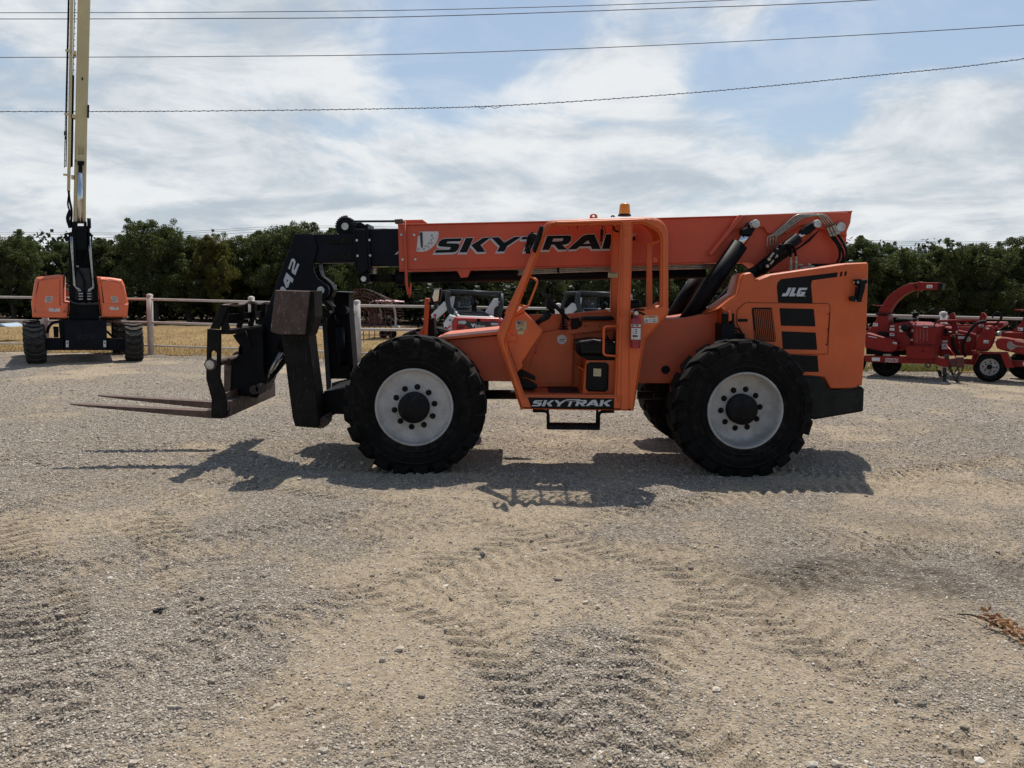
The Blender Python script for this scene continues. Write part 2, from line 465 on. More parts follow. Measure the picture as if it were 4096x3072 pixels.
track([(100, 1900), (700, 1990), (1300, 2060), (1700, 2090)], .40, .11, .007, .2)
track([(1900, 2330), (2100, 2480), (2150, 2650), (2050, 2900)], .42, .12, .008, -.3)
def lane(pts, gap, *a):
    """a pair of wheel lanes"""
    g = [G(*p) for p in pts]
    for s_ in (-gap/2, gap/2):
        out = []
        for i, p in enumerate(g):
            t_ = (g[min(i+1, len(g)-1)]-g[max(i-1, 0)]).normalized(); out.append((p.x-t_.y*s_, p.y+t_.x*s_))
        TRACKS.append((out,)+a)
lane([(-900, 2900), (200, 2500), (900, 2330), (1700, 2150), (2500, 2090), (3600, 2040), (4700, 2020)], 1.7, .42, .13, .010, .4)
lane([(4600, 2500), (3600, 2330), (2900, 2260), (2100, 2240), (1300, 2300), (500, 2420), (-500, 2750)], 1.8, .40, .12, .009, -.45)
lane([(1400, 3300), (1600, 2850), (2000, 2480), (2600, 2220), (3300, 2060), (4400, 1900)], 1.75, .44, .15, .012, .6)
lane([(3300, 3300), (2900, 2750), (2300, 2350), (1500, 2130), (400, 1960), (-600, 1860)], 1.7, .44, .14, .012, -.55)
lane([(-600, 2100), (300, 1870), (1200, 1800), (2000, 1830), (3000, 1950), (4600, 2130)], 1.8, .40, .10, .006, .3)
def track_field(X, Y):
    hgt = np.zeros_like(X); sm = np.zeros_like(X)
    for pts, wd, sp, dep, skew in TRACKS:
        best = np.full(X.shape, 9.0); al = np.zeros_like(X); sd = np.zeros_like(X); run = 0
        for (x0, y0), (x1, y1) in zip(pts[:-1], pts[1:]):
            dx, dy = x1-x0, y1-y0; L = math.hypot(dx, dy); dx /= L; dy /= L
            t = np.clip((X-x0)*dx+(Y-y0)*dy, 0, L)
            ex, ey = X-x0-t*dx, Y-y0-t*dy
            d = np.hypot(ex, ey); m = d < best
            best = np.where(m, d, best); al = np.where(m, run+t, al); sd = np.where(m, ex*dy-ey*dx, sd); run += L
        wob = fbm(X*3, Y*3, 3, 5)-.5
        inside = sstep(best+wob*.12, wd*.55, wd*.38)
        ph = (al+skew*np.abs(sd)+wob*.03)/sp
        rid = np.abs((ph % 1.0)-.5)*2; rid = sstep(rid, .15, .85)
        brk = .18+.82*sstep(fbm(X*1.1+5+17*sp*100, Y*1.1, 3, 31), .32, .55)
        new = inside*brk*((rid-.5)*dep*2.15-.30*dep)+sstep(np.abs(best-wd*.55), .07, .0)*.30*dep*brk
        hgt = hgt*(1-.85*inside*brk)+new
        sm = np.maximum(sm, inside*brk*(.10+1.1*rid))
    return hgt, sm
def sand_mask(X, Y):
    s = fbm(X*.55+3.1, Y*.55+1.7, 5, 3)*.6+fbm(X*1.9, Y*1.9, 4, 9)*.4
    def bl(px_, py_, rx, ry, a):
        g = G(px_, py_); return a*np.exp(-((X-g.x)/rx)**2-((Y-g.y)/ry)**2)
    for q in ((2000, 2260, 1.6, .9, .16), (2750, 2330, 1.0, .8, .10), (1500, 2700, .7, .5, .12), (1350, 2830, .8, .4, .12), (2600, 2950, .5, .4, .08), (3100, 1760, 2, 1.0, -.06),
              (2150, 2780, .55, .5, -.26), (2350, 2380, .5, .5, -.16), (700, 2700, .8, .5, -.10), (3500, 2250, 1.6, .7, -.20), (2100, 3000, .8, .4, -.18), (3900, 2600, .8, .5, -.10),
              (500, 1750, 2.5, 1.5, -.14), (400, 2450, .4, .5, .06), (1100, 2480, .5, .3, .08), (1750, 2480, .5, .35, .12), (3000, 2600, .4, .4, .08)):
        s = s+bl(*q)
    return s
def stain_mask(X, Y):
    def bl(px_, py_, rx, ry):
        g = G(px_, py_); return np.exp(-((X-g.x)/rx)**2-((Y-g.y)/ry)**2)
    n = fbm(X*2.5+8, Y*2.5, 5, 41)
    return np.clip((bl(3650, 2290, 1.1, .35)+.8*bl(3420, 2330, .5, .3)+.35*bl(3430, 2380, .6, .35)+.7*bl(3900, 2310, .9, .35)+.55*bl(3600, 2110, 1.0, .3))*sstep(n, .28, .62)*1.3, 0, 1)
def axis(half, step, mid, far):
    """symmetric grid lines: even, then widening slowly, then fast"""
    a = list(np.arange(0, half, step)); st = step
    while a[-1] < far: st *= 1.012 if a[-1] < mid else 1.09; a.append(a[-1]+st)
    a = np.array(a); return np.concatenate([-a[:0:-1], a])
xs = axis(4.6, .0125, 14, 2500)
ys = [2.75]; s_ = .0105
while ys[-1] < 22: ys.append(ys[-1]+max(.0105, ys[-1]*.0026))
s_ = ys[-1]-ys[-2]
while ys[-1] < 4000: s_ *= 1.05; ys.append(ys[-1]+s_)
lo = []; y_ = 2.75; s_ = .02
while y_ > -300: s_ *= 1.12; y_ -= s_; lo.append(y_)
ys = np.array(lo[::-1]+ys)
GX, GY = np.meshgrid(xs, ys)
def ground_h(X, Y):
    fd = sstep(np.hypot(X*.9, Y-4), 20, 15)
    th, ts = track_field(X, Y)
    sm = np.clip(sstep(sand_mask(X, Y), .36, .74)*.85+ts*.28, 0, 1)
    h = (fbm(X*.8, Y*.8, 3, 21)-.5)*.030+(fbm(X*4.5, Y*4.5, 3, 23)-.5)*.016
    h += (fbm(X*9+3, Y*9, 3, 29)-.5)*.014*sstep(Y, 7, 11)
    h += (fbm(X*26, Y*26, 3, 27, .6)-.5)*.011*(1.15-sm*.75)
    return (h+th*1.25)*fd, sm
HH = np.zeros_like(GX); SM = np.zeros_like(GX); STN = np.zeros_like(GX)
nearby = (GY > 2.4) & (GY < 26) & (np.abs(GX) < 16)
HH[nearby], SM[nearby] = ground_h(GX[nearby], GY[nearby]); STN[nearby] = stain_mask(GX[nearby], GY[nearby])
SM[~nearby] = sstep(sand_mask(GX[~nearby], GY[~nearby]), .36, .74)*.85
ny, nx = GX.shape
me = bpy.data.meshes.new('gravel_ground')
me.vertices.add(nx*ny)
me.vertices.foreach_set('co', np.stack([GX.ravel(), GY.ravel(), HH.ravel()], 1).astype(np.float32).ravel())
I = (np.arange(ny-1)[:, None]*nx+np.arange(nx-1)[None, :]).ravel()
quads = np.stack([I, I+1, I+nx+1, I+nx], 1).astype(np.int32)
me.loops.add(quads.size); me.loops.foreach_set('vertex_index', quads.ravel())
me.polygons.add(len(quads)); me.polygons.foreach_set('loop_start', np.arange(0, quads.size, 4, dtype=np.int32))
me.polygons.foreach_set('use_smooth', np.ones(len(quads), bool))
at = me.attributes.new('sand', 'FLOAT', 'POINT'); at.data.foreach_set('value', SM.ravel().astype(np.float32))
at = me.attributes.new('stain', 'FLOAT', 'POINT'); at.data.foreach_set('value', STN.ravel().astype(np.float32))
me.update(calc_edges=True)
ground = bpy.data.objects.new('ground', me); col.objects.link(ground); tag(ground, 'pale crushed gravel and sand lot with tyre tracks', None, None, 'structure')

gm = bpy.data.materials.new('crushed_gravel'); gm.use_nodes = True
t = NT(gm.node_tree); b = t.n['Principled BSDF']
pos = t.new('ShaderNodeTexCoord').outputs['Object']
at = t.new('ShaderNodeAttribute', attribute_name='sand'); at2 = t.new('ShaderNodeAttribute', attribute_name='stain')
nf = t.noise(pos, 7, 6, .65)
vo = t.new('ShaderNodeTexVoronoi'); vo.inputs['Scale'].default_value = 92; t.link(pos, vo.inputs['Vector'])
vo2 = t.new('ShaderNodeTexVoronoi'); vo2.inputs['Scale'].default_value = 44; t.link(pos, vo2.inputs['Vector'])
sc = t.new('ShaderNodeSeparateColor'); t.link(vo.outputs['Color'], sc.inputs[0])
sc2 = t.new('ShaderNodeSeparateColor'); t.link(vo2.outputs['Color'], sc2.inputs[0])
gran = t.math('ADD', t.math('MULTIPLY', sc.outputs[2], .34), t.math('MULTIPLY', sc2.outputs[2], .30))
nf2 = t.noise(pos, 22, 4, .65)
sandm = t.ramp(t.math('SUBTRACT', t.math('ADD', t.math('MULTIPLY', at.outputs['Fac'], .95), t.math('ADD', t.math('MULTIPLY', nf, .45), t.math('MULTIPLY', nf2, .40))), gran), .42, .66)
rnd = t.math('ADD', t.math('MULTIPLY', sc.outputs[0], .6), t.math('MULTIPLY', sc2.outputs[0], .4))
rb = t.new('ShaderNodeValToRGB'); t.link(rnd, rb.inputs[0])
e = rb.color_ramp.elements; e[0].position = .10; e[0].color = (.135, .112, .086, 1); e[1].position = .95; e[1].color = (.60, .54, .455, 1)
k = e.new(.45); k.color = (.255, .219, .178, 1); k = e.new(.72); k.color = (.370, .322, .264, 1)
big = t.noise(pos, .35, 5, .6)
med = t.noise(pos, 2.6, 6, .65)
grav = t.mix(t.ramp(med, .35, .7), t.mix(1.0, rb.outputs[0], (.92, .91, .90, 1), 'MULTIPLY'), rb.outputs[0])
fine = t.noise(pos, 190, 3, .7)
sandc = t.mix(t.ramp(fine, .3, .7), (.315, .252, .174), (.425, .350, .252))
sandc = t.mix(t.math('MULTIPLY', t.ramp(sc.outputs[1], .45, .85), .60), sandc, rb.outputs[0])
sandc = t.mix(t.math('MULTIPLY', sc2.outputs[1], .35), sandc, t.mix(1.0, sandc, (.70, .67, .62, 1), 'MULTIPLY'))
c = t.mix(sandm, grav, sandc)
clump = t.noise(pos, 16, 7, .80)
c = t.mix(t.ramp(clump, .36, .64), t.mix(1.0, c, (.98, .955, .915, 1), 'MULTIPLY'), t.mix(1.0, c, (1.44, 1.41, 1.36, 1), 'MULTIPLY'))
c = t.mix(t.ramp(big, .3, .7), t.mix(1.0, c, (.86, .86, .87, 1), 'MULTIPLY'), c)
c = t.mix(t.math('MULTIPLY', t.math('MULTIPLY', at2.outputs['Fac'], t.ramp(t.math('ADD', t.math('MULTIPLY', clump, .55), t.math('MULTIPLY', nf, .45)), .36, .60)), .86), c, (.085, .066, .048))
t.link(c, b.inputs['Base Color']); b.inputs['Roughness'].default_value = .92; b.inputs['Specular IOR Level'].default_value = .2
h = t.math('ADD', t.math('MULTIPLY', vo.outputs['Distance'], t.math('SUBTRACT', -.85, t.math('MULTIPLY', sandm, -.35))), t.math('MULTIPLY', vo2.outputs['Distance'], t.math('SUBTRACT', -.9, t.math('MULTIPLY', sandm, -.45))))
h = t.math('ADD', h, t.math('MULTIPLY', fine, .5))
bp = t.new('ShaderNodeBump'); bp.inputs['Strength'].default_value = 1.0; bp.inputs['Distance'].default_value = .016
t.link(h, bp.inputs['Height']); t.link(bp.outputs[0], b.inputs['Normal'])
me.materials.append(gm)

# ---- loose stones lying on the lot (uncountable)
def ico():
    p = (1+5**.5)/2
    v = np.array([(-1, p, 0), (1, p, 0), (-1, -p, 0), (1, -p, 0), (0, -1, p), (0, 1, p), (0, -1, -p), (0, 1, -p), (p, 0, -1), (p, 0, 1), (-p, 0, -1), (-p, 0, 1)], float)
    v /= np.linalg.norm(v[0])
    f = np.array([(0, 11, 5), (0, 5, 1), (0, 1, 7), (0, 7, 10), (0, 10, 11), (1, 5, 9), (5, 11, 4), (11, 10, 2), (10, 7, 6), (7, 1, 8), (3, 9, 4), (3, 4, 2), (3, 2, 6), (3, 6, 8), (3, 8, 9), (4, 9, 5), (2, 4, 11), (6, 2, 10), (8, 6, 7), (9, 8, 1)])
    return v, f
def stones(name, Xc, Yc, size, mat, zoff=.25):
    n = len(Xc); v, f = ico()
    h, _ = ground_h(Xc, Yc)
    V = v[None]*(1+rng.normal(0, .16, (n, 12, 1)))
    V = V*np.stack([size*rng.uniform(.75, 1.35, n), size*rng.uniform(.7, 1.1, n), size*rng.uniform(.45, .8, n)], 1)[:, None]
    a = rng.uniform(0, 2*np.pi, n); tl = rng.normal(0, .35, n)
    x, y, z = V[..., 0], V[..., 1], V[..., 2]
    y, z = y*np.cos(tl)[:, None]-z*np.sin(tl)[:, None], y*np.sin(tl)[:, None]+z*np.cos(tl)[:, None]
    X = x*np.cos(a)[:, None]-y*np.sin(a)[:, None]+Xc[:, None]; Yv = x*np.sin(a)[:, None]+y*np.cos(a)[:, None]+Yc[:, None]
    Z = z+(h+size*zoff)[:, None]
    me = bpy.data.meshes.new(name); me.vertices.add(n*12)
    me.vertices.foreach_set('co', np.stack([X, Yv, Z], -1).astype(np.float32).ravel())
    fi = (f[None]+(np.arange(n)*12)[:, None, None]).astype(np.int32).ravel()
    me.loops.add(fi.size); me.loops.foreach_set('vertex_index', fi)
    me.polygons.add(n*20); me.polygons.foreach_set('loop_start', np.arange(0, fi.size, 3, dtype=np.int32))
    me.polygons.foreach_set('use_smooth', np.zeros(n*20, bool))
    A = me.attributes.new('tone', 'FLOAT', 'POINT'); A.data.foreach_set('value', np.repeat(rng.uniform(0, 1, n), 12).astype(np.float32))
    me.update(calc_edges=True); me.materials.append(mat)
    ob = bpy.data.objects.new(name, me); col.objects.link(ob); return ob
sm_ = bpy.data.materials.new('gravel_stone'); sm_.use_nodes = True
t = NT(sm_.node_tree); b = t.n['Principled BSDF']
tone = t.new('ShaderNodeAttribute', attribute_name='tone').outputs['Fac']
rb = t.new('ShaderNodeValToRGB'); t.link(tone, rb.inputs[0]); e = rb.color_ramp.elements
e[0].color = (.20, .166, .130, 1); e[1].color = (.70, .64, .55, 1)
k = e.new(.35); k.color = (.36, .304, .238, 1); k = e.new(.75); k.color = (.46, .395, .315, 1); k = e.new(.90); k.color = (.50, .43, .335, 1)
t.link(rb.outputs[0], b.inputs['Base Color']); b.inputs['Roughness'].default_value = .85; b.inputs['Specular IOR Level'].default_value = .25
N_ST = 330000
yy = 2.7+rng.uniform(0, 1, N_ST)**1.15*9.5; xx = rng.uniform(-1, 1, N_ST)*(yy*.66+.4)
th_, ts_ = track_field(xx, yy); sd = np.clip(sstep(sand_mask(xx, yy), .36, .70)*.85+ts_*.28, 0, 1)
keep = rng.uniform(0, 1, N_ST) > np.maximum(sd*.80, np.clip(stain_mask(xx, yy)*.8, 0, .70))
xx, yy = xx[keep], yy[keep]
sz = .0030+.0062*rng.uniform(0, 1, len(xx))**2.6
tag(stones('loose_gravel', xx, yy, sz, sm_), 'small crushed grey stones strewn over the lot', None, None, 'stuff')
nm = 70000
yy = 8.5+rng.uniform(0, 1, nm)**1.2*15; xx = rng.uniform(-1, 1, nm)*(yy*.66+.4)
sd = sstep(sand_mask(xx, yy), .36, .70); keep = rng.uniform(0, 1, nm) > sd*.8; xx, yy = xx[keep], yy[keep]
tag(stones('distant_gravel', xx, yy, .006+.012*rng.uniform(0, 1, len(xx))**2, sm_, .2), 'crushed stones lying over the farther part of the lot', None, None, 'stuff')
nb = 1100
yy = 2.8+rng.uniform(0, 1, nb)**1.3*14; xx = rng.uniform(-1, 1, nb)*(yy*.66+.3)
keep = (rng.uniform(0, 1, nb) < .35+.65*sstep(fbm(xx*.9, yy*.9, 3, 77), .45, .6)) & (stain_mask(xx, yy) < .15)
xx, yy = xx[keep], yy[keep]
tag(stones('scattered_gravel', xx, yy, .009+.020*rng.uniform(0, 1, len(xx))**3, sm_, .3), 'larger pale stones lying scattered over the gravel lot', None, None, 'stuff')

# ---- dry grass field beyond the fence, bare dirt strip at the wood's edge
def sheet(name, near, far, z, mat, label):
    """strip between two photo lines (lists of ground points), one clean sheet"""
    V = []; F_ = []
    n = len(near)
    for i in range(n): V += [(near[i][0], near[i][1], z), (far[i][0], far[i][1], z)]
    for i in range(n-1): F_.append((2*i, 2*i+2, 2*i+3, 2*i+1))
    me = bpy.data.meshes.new(name); me.from_pydata(V, [], F_); me.materials.append(mat)
    o = bpy.data.objects.new(name, me); col.objects.link(o); return tag(o, label, None, None, 'structure')
def edge_line(pts, n, amp, seed, fy=0):
    xs_ = np.linspace(0, 1, n); out = []
    gx = np.array([G(*p).x for p in pts]); gy = np.array([G(*p).y for p in pts])
    tt = np.linspace(0, 1, len(pts))
    X = np.interp(xs_, tt, gx); Yv = np.interp(xs_, tt, gy)
    Yv = Yv+(fbm(X*1.1, X*0+3, 5, seed)-.5)*amp
    return list(zip(X, Yv))
gmx = bpy.data.materials.new('dry_grass'); gmx.use_nodes = True
t = NT(gmx.node_tree); b = t.n['Principled BSDF']; pos = t.new('ShaderNodeTexCoord').outputs['Object']
mp = t.new('ShaderNodeMapping'); mp.inputs['Scale'].default_value = (1, .55, 1); t.link(pos, mp.inputs[0])
a1 = t.noise(mp.outputs[0], .5, 6, .65); a2 = t.noise(mp.outputs[0], 5, 6, .7); a3 = t.noise(pos, 40, 3, .7)
c = t.mix(t.ramp(a1, .35, .65), (.330, .222, .100), (.215, .140, .072))
c = t.mix(t.ramp(a2, .45, .75), c, (.40, .295, .150)); c = t.mix(t.math('MULTIPLY', t.ramp(a3, .5, .8), .5), c, (.13, .095, .05))
gat = t.new('ShaderNodeTexCoord')
t.link(c, b.inputs['Base Color']); b.inputs['Roughness'].default_value = .95; b.inputs['Specular IOR Level'].default_value = .1
bp = t.new('ShaderNodeBump'); bp.inputs['Strength'].default_value = .9; bp.inputs['Distance'].default_value = .08
t.link(t.math('ADD', a2, t.math('MULTIPLY', a3, .5)), bp.inputs['Height']); t.link(bp.outputs[0], b.inputs['Normal'])
near = edge_line([(-900, 1398), (0, 1408), (600, 1417), (1435, 1437), (2048, 1452), (3000, 1470), (3780, 1487), (5000, 1512)], 500, 1.4, 61)
far = [(x*2.6, 47+0*y) for x, y in near]
sheet('grass_field', near, far, .012, gmx, 'dry straw-coloured grass field beyond the pipe fence')
dm = paint('bare_dirt', (.130, .092, .062), .95, var=.35, scale=.8, bump=.4, bscale=6, spec=.1)
lowx = np.linspace(-60, 60, 200)
nr = [(x, 39.0+1.6*(fbm(np.array([x*.12]), np.array([1.0]), 4, 5)[0]-.5)) for x in lowx]
sheet('bare_ground', nr, [(x*1.6, 90) for x in lowx], .020, dm, 'bare brown dirt strip in front of the oak wood')

# ---- blades: dry tufts along the gravel edge, green weeds by the right fence posts
def blades(name, pts, hgt, wid, mat, label):
    n = len(pts); p = np.array(pts); a = rng.uniform(0, 2*np.pi, n); hh = hgt*rng.uniform(.4, 1.2, n); ln = rng.normal(0, .5, (n, 2))*hh[:, None]
    dx = np.cos(a)*wid; dy = np.sin(a)*wid
    V = np.zeros((n, 3, 3)); V[:, 0] = np.stack([p[:, 0]-dx, p[:, 1]-dy, p[:, 0]*0+.0], 1); V[:, 1] = np.stack([p[:, 0]+dx, p[:, 1]+dy, p[:, 0]*0], 1)
    V[:, 2] = np.stack([p[:, 0]+ln[:, 0], p[:, 1]+ln[:, 1], hh], 1)
    me = bpy.data.meshes.new(name); me.vertices.add(n*3); me.vertices.foreach_set('co', V.astype(np.float32).ravel())
    me.loops.add(n*3); me.loops.foreach_set('vertex_index', np.arange(n*3, dtype=np.int32)); me.polygons.add(n); me.polygons.foreach_set('loop_start', np.arange(0, n*3, 3, dtype=np.int32))
    me.update(calc_edges=True); me.materials.append(mat); o = bpy.data.objects.new(name, me); col.objects.link(o); return tag(o, label, None, None, 'stuff')
def leafmat(name, c1, c2, trans=.35, rnd=True):
    m = bpy.data.materials.new(name); m.use_nodes = True; t = NT(m.node_tree); t.n.clear()
    pos = t.new('ShaderNodeTexCoord').outputs['Object']
    oi = t.new('ShaderNodeObjectInfo').outputs['Random']
    n = t.noise(pos, 1.3, 3, .6); n2 = t.noise(pos, 11, 2, .6)
    f = t.math('ADD', t.math('MULTIPLY', n, .6), t.math('MULTIPLY', n2, .4))
    c = t.mix(t.ramp(f, .32, .68), c1, c2)
    if rnd: c = t.mix(t.math('MULTIPLY', oi, .42), c, tuple(x*y for x, y in zip(c1, (.8, .85, .9))))
    d = t.new('ShaderNodeBsdfPrincipled'); t.link(c, d.inputs['Base Color']); d.inputs['Roughness'].default_value = .6; d.inputs['Specular IOR Level'].default_value = .3
    tr = t.new('ShaderNodeBsdfTranslucent'); t.link(t.mix(1.0, c, (1.3, 1.35, .7, 1), 'MULTIPLY'), tr.inputs['Color'])
    ms = t.new('ShaderNodeMixShader'); ms.inputs[0].default_value = trans; t.link(d.outputs[0], ms.inputs[1]); t.link(tr.outputs[0], ms.inputs[2])
    o = t.new('ShaderNodeOutputMaterial'); t.link(ms.outputs[0], o.inputs[0]); return m
straw = leafmat('straw_blades', (.27, .18, .085), (.40, .29, .145), .3, False)
weed = leafmat('green_weeds', (.09, .095, .035), (.22, .195, .085), .35, False)
pp = []
ne = np.array(near)
for i in range(16000):
    x = random.uniform(-22, 22); y0 = np.interp(x, ne[:, 0], ne[:, 1]); d = abs(random.gauss(0, 1))*2.2
    pp.append((x, y0+d-.15))
for i in range(14000):
    x = random.uniform(-26, 26); y0 = np.interp(x, ne[:, 0], ne[:, 1]); pp.append((x, y0+random.uniform(0, 12)))
blades('dry_grass', pp, .10, .012, straw, 'dry grass tufts along the gravel edge and under the fence')
pp = []
for i in range(4200):
    q = G(random.choice([random.uniform(3420, 4200), random.gauss(3800, 90), random.gauss(3690, 40), random.gauss(4020, 60)]), 1487); pp.append((q.x, q.y+abs(random.gauss(0, .9))))
for i in range(1500):
    q = G(random.gauss(1750, 250), 1449); pp.append((q.x, q.y+abs(random.gauss(0, .7))))
blades('green_weeds', pp, .13, .013, weed, 'patchy green weeds along the fence foot behind the chippers')

# ---- trees
LEAF = leafmat('oak_leaf', (.036, .051, .017), (.124, .138, .050), .38)
LEAFY = leafmat('yellowing_oak_leaf', (.065, .066, .014), (.150, .135, .036), .42)
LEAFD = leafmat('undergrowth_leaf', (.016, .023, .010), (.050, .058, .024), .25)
BARK = paint('bark', (.055, .045, .036), .9, var=.3, scale=3, bump=.5, bscale=8, spec=.1)
def leaf_mesh(name, clumps, per, size, mat, sq=(1, 1, .8)):
    """clumps: (x, y, z, r); scattered leaf faces"""
    cl = np.array(clumps); n = len(cl)*per
    c = np.repeat(cl, per, 0)
    u = rng.normal(0, 1, (n, 3)); u /= np.linalg.norm(u, axis=1)[:, None]
    rr = rng.uniform(.15, 1, n)**.6
    q = c[:, :3]+u*(c[:, 3]*rr)[:, None]*np.array(sq)
    nrm = u*.6+rng.normal(0, .7, (n, 3)); nrm /= np.linalg.norm(nrm, axis=1)[:, None]
    a = np.cross(nrm, rng.normal(0, 1, (n, 3))); a /= np.linalg.norm(a, axis=1)[:, None]; b_ = np.cross(nrm, a)
    s = size*rng.uniform(.6, 1.35, n)[:, None]
    V = np.stack([q-a*s-b_*s*.25, q-a*s*.1-b_*s*.75, q+a*s+b_*s*.1, q+a*s*.1+b_*s*.75], 1)
    me = bpy.data.meshes.new(name); me.vertices.add(n*4); me.vertices.foreach_set('co', V.astype(np.float32).ravel())
    me.loops.add(n*4); me.loops.foreach_set('vertex_index', np.arange(n*4, dtype=np.int32)); me.polygons.add(n); me.polygons.foreach_set('loop_start', np.arange(0, n*4, 4, dtype=np.int32))
    me.update(calc_edges=True); me.materials.append(mat); return me
def oak(seed, H, Wd, mat, per=400, size=.046, clear=.16):
    rs = random.Random(seed); mb = MB(); cl = []
    base = Vector((0, 0, -.1)); lean = Vector((rs.uniform(-.12, .12), rs.uniform(-.1, .1), 1)).normalized()
    top = base+lean*H*.55
    mid = base+lean*H*.28+Vector((rs.uniform(-.15, .15), 0, 0))
    tr = .055*H*.5
    mb.tube(curve_pts([base, mid, top], 4), [tr*1.25, tr*1.05, tr*.98, tr*.92, tr*.85, tr*.7, tr*.6, tr*.5, tr*.35], 8, cap=False)
    cz = H*(.5+clear*.35); rz_ = H-cz-.15
    for k in range(78):
        u = Vector((rs.gauss(0, 1), rs.gauss(0, 1), rs.gauss(.25, 1))).normalized(); q_ = rs.uniform(.35, 1)**.45
        lob = 1+.22*math.sin(3*math.atan2(u.y, u.x)+seed)+.14*math.sin(5*u.z+2*seed)
        r = rs.uniform(.26, .50)*Wd/3.6
        c_ = Vector((u.x*(Wd*.5*lob-r*.6)*q_, u.y*(Wd*.5*lob-r*.6)*q_, cz+u.z*(rz_ if u.z > 0 else cz-H*clear)*q_))
        c_.z = min(c_.z, H-r*.75); cl.append((c_.x, c_.y, c_.z, r))
        if k % 3 == 0:
            p0 = base.lerp(top, min(max((c_.z/H-.12)/.55, .3), 1)); p1 = p0.lerp(c_, .55)+Vector((rs.gauss(0, .12), rs.gauss(0, .12), rs.gauss(.05, .12)))
            mb.tube(curve_pts([p0, p1, c_], 3), [tr*.42, tr*.24, tr*.08], 6, cap=False)
    ex = []
    for x, y, z, r in cl:                       # sprigs around each clump break the outline
        for k in range(2):
            ex.append((x+rs.gauss(0, r*.6), y+rs.gauss(0, r*.6), min(z+rs.gauss(.05, r*.55), H-.02), r*rs.uniform(.3, .55)))
    crown = leaf_mesh('crown', cl, per, size, mat)
    ex_me = leaf_mesh('sprigs', ex, per//3, size, mat)
    # merge sprigs into the crown mesh
    va = np.zeros(len(crown.vertices)*3, np.float32); crown.vertices.foreach_get('co', va)
    vb = np.zeros(len(ex_me.vertices)*3, np.float32); ex_me.vertices.foreach_get('co', vb)
    allv = np.concatenate([va, vb]); n = len(allv)//12
    me = bpy.data.meshes.new('crown'); me.vertices.add(n*4); me.vertices.foreach_set('co', allv)
    me.loops.add(n*4); me.loops.foreach_set('vertex_index', np.arange(n*4, dtype=np.int32)); me.polygons.add(n); me.polygons.foreach_set('loop_start', np.arange(0, n*4, 4, dtype=np.int32))
    me.update(calc_edges=True); me.materials.append(mat)
    bpy.data.meshes.remove(crown); bpy.data.meshes.remove(ex_me)
    tm = bpy.data.meshes.new('trunk'); tm.from_pydata(mb.v, [], mb.f); tm.polygons.foreach_set('use_smooth', mb.sm); tm.materials.append(BARK)
    return me, tm, H
VAR = [oak(1, 6.6, 4.4, LEAF), oak(2, 6.2, 4.8, LEAF), oak(3, 6.9, 3.8, LEAF), oak(4, 6.4, 3.8, LEAFY, 280), oak(5, 5.8, 4.5, LEAF, 390), oak(6, 7.2, 2.9, LEAF, 300, clear=.26)]
def tree(pxc, top, Y, v, label, group='oaks in the tree line beyond the fence', name='oak_tree', sw=1.0, rz=None):
    crown, trunk, H = VAR[v]
    q = P(pxc, top, Y); s = max(.5, q.z/H)
    r = thing(name, (q.x, Y, 0), label, 'tree', group)
    sw = sw*random.uniform(.85, 1.2)
    r.rotation_euler = (0, 0, random.uniform(0, 6.28) if rz is None else rz); r.scale = (s*sw, s*sw, s)
    for nm, m in (('crown', crown), ('trunk', trunk)):
        o = bpy.data.objects.new(nm, m); col.objects.link(o); o.parent = r
    return r
FR = [(-330, 950, 43, 0, 'oak'), (-130, 960, 45, 4, 'oak'),
 (40, 945, 42, 1, 'broad dark oak standing nearest to the tarpaulin in the field'), (105, 915, 45, 5, 'upright oak with a knobbly top between the tarpaulin and the boom lift'),
 (235, 968, 46, 4, 'low oak crown showing just beside the raised cream boom'), (400, 955, 43, 2, 'oak behind the orange engine cover of the boom lift'),
 (515, 935, 44, 0, 'oak whose crown meets the tallest dome of the wood by the boom lift'), (608, 880, 41, 1, 'tall domed oak, highest crown between the boom lift and the forks'),
 (672, 915, 45, 5, 'narrow oak pressed against the tallest dome of the wood'), (748, 945, 42, 4, 'oak between the tall domed crown and the yellowish oak'),
 (960, 940, 44, 1, 'oak just beyond the yellowish one, above the cut-down backrest of the forks'), (1040, 925, 46, 4, 'oak crown against the black boom head of the telehandler'),
 (1150, 900, 43, 1, 'oak with sprigs standing above the black gooseneck of the boom'), (1235, 882, 42, 0, 'tall oak rising above the black inner boom before the chain sheave'),
 (1330, 915, 45, 2, 'oak top sloping down behind the chain sheave'), (1500, 960, 42, 4, 'oak seen under the black boom collar'), (1660, 950, 44, 0, 'oak seen under the boom above the pink canopy'),
 (1830, 960, 43, 1, 'oak seen under the boom above the white loader'), (2010, 955, 45, 4, 'oak seen under the boom just ahead of the cab'), (2190, 950, 42, 0, 'oak seen through the cab above the steering wheel'),
 (2380, 960, 44, 1, 'oak seen through the door opening of the cab above the seat'), (2560, 950, 43, 4, 'oak seen through the rear window of the cab'), (2740, 955, 45, 2, 'oak seen between the cab and the lift cylinders'),
 (2930, 965, 42, 1, 'oak'), (3120, 950, 44, 4, 'oak'), (3300, 960, 42, 0, 'oak'),
 (3442, 946, 40, 2, 'pale green feathery oak against the end of the orange hood'), (3540, 978, 43, 4, 'oak behind the bend of the chipper chute'), (3622, 1000, 41, 1, 'lower oak in the dip beside the tall narrow one'),
 (3868, 990, 42, 4, 'oak in the gap right after the tall narrow one'), (3935, 972, 40, 1, 'broad oak above the infeed arms of the chipper'), (3990, 962, 44, 5, 'slim oak top poking out of the broad crown over the infeed arms'),
 (4085, 945, 41, 0, 'oak cut by the frame above the second chipper'), (4290, 955, 44, 4, 'oak')]
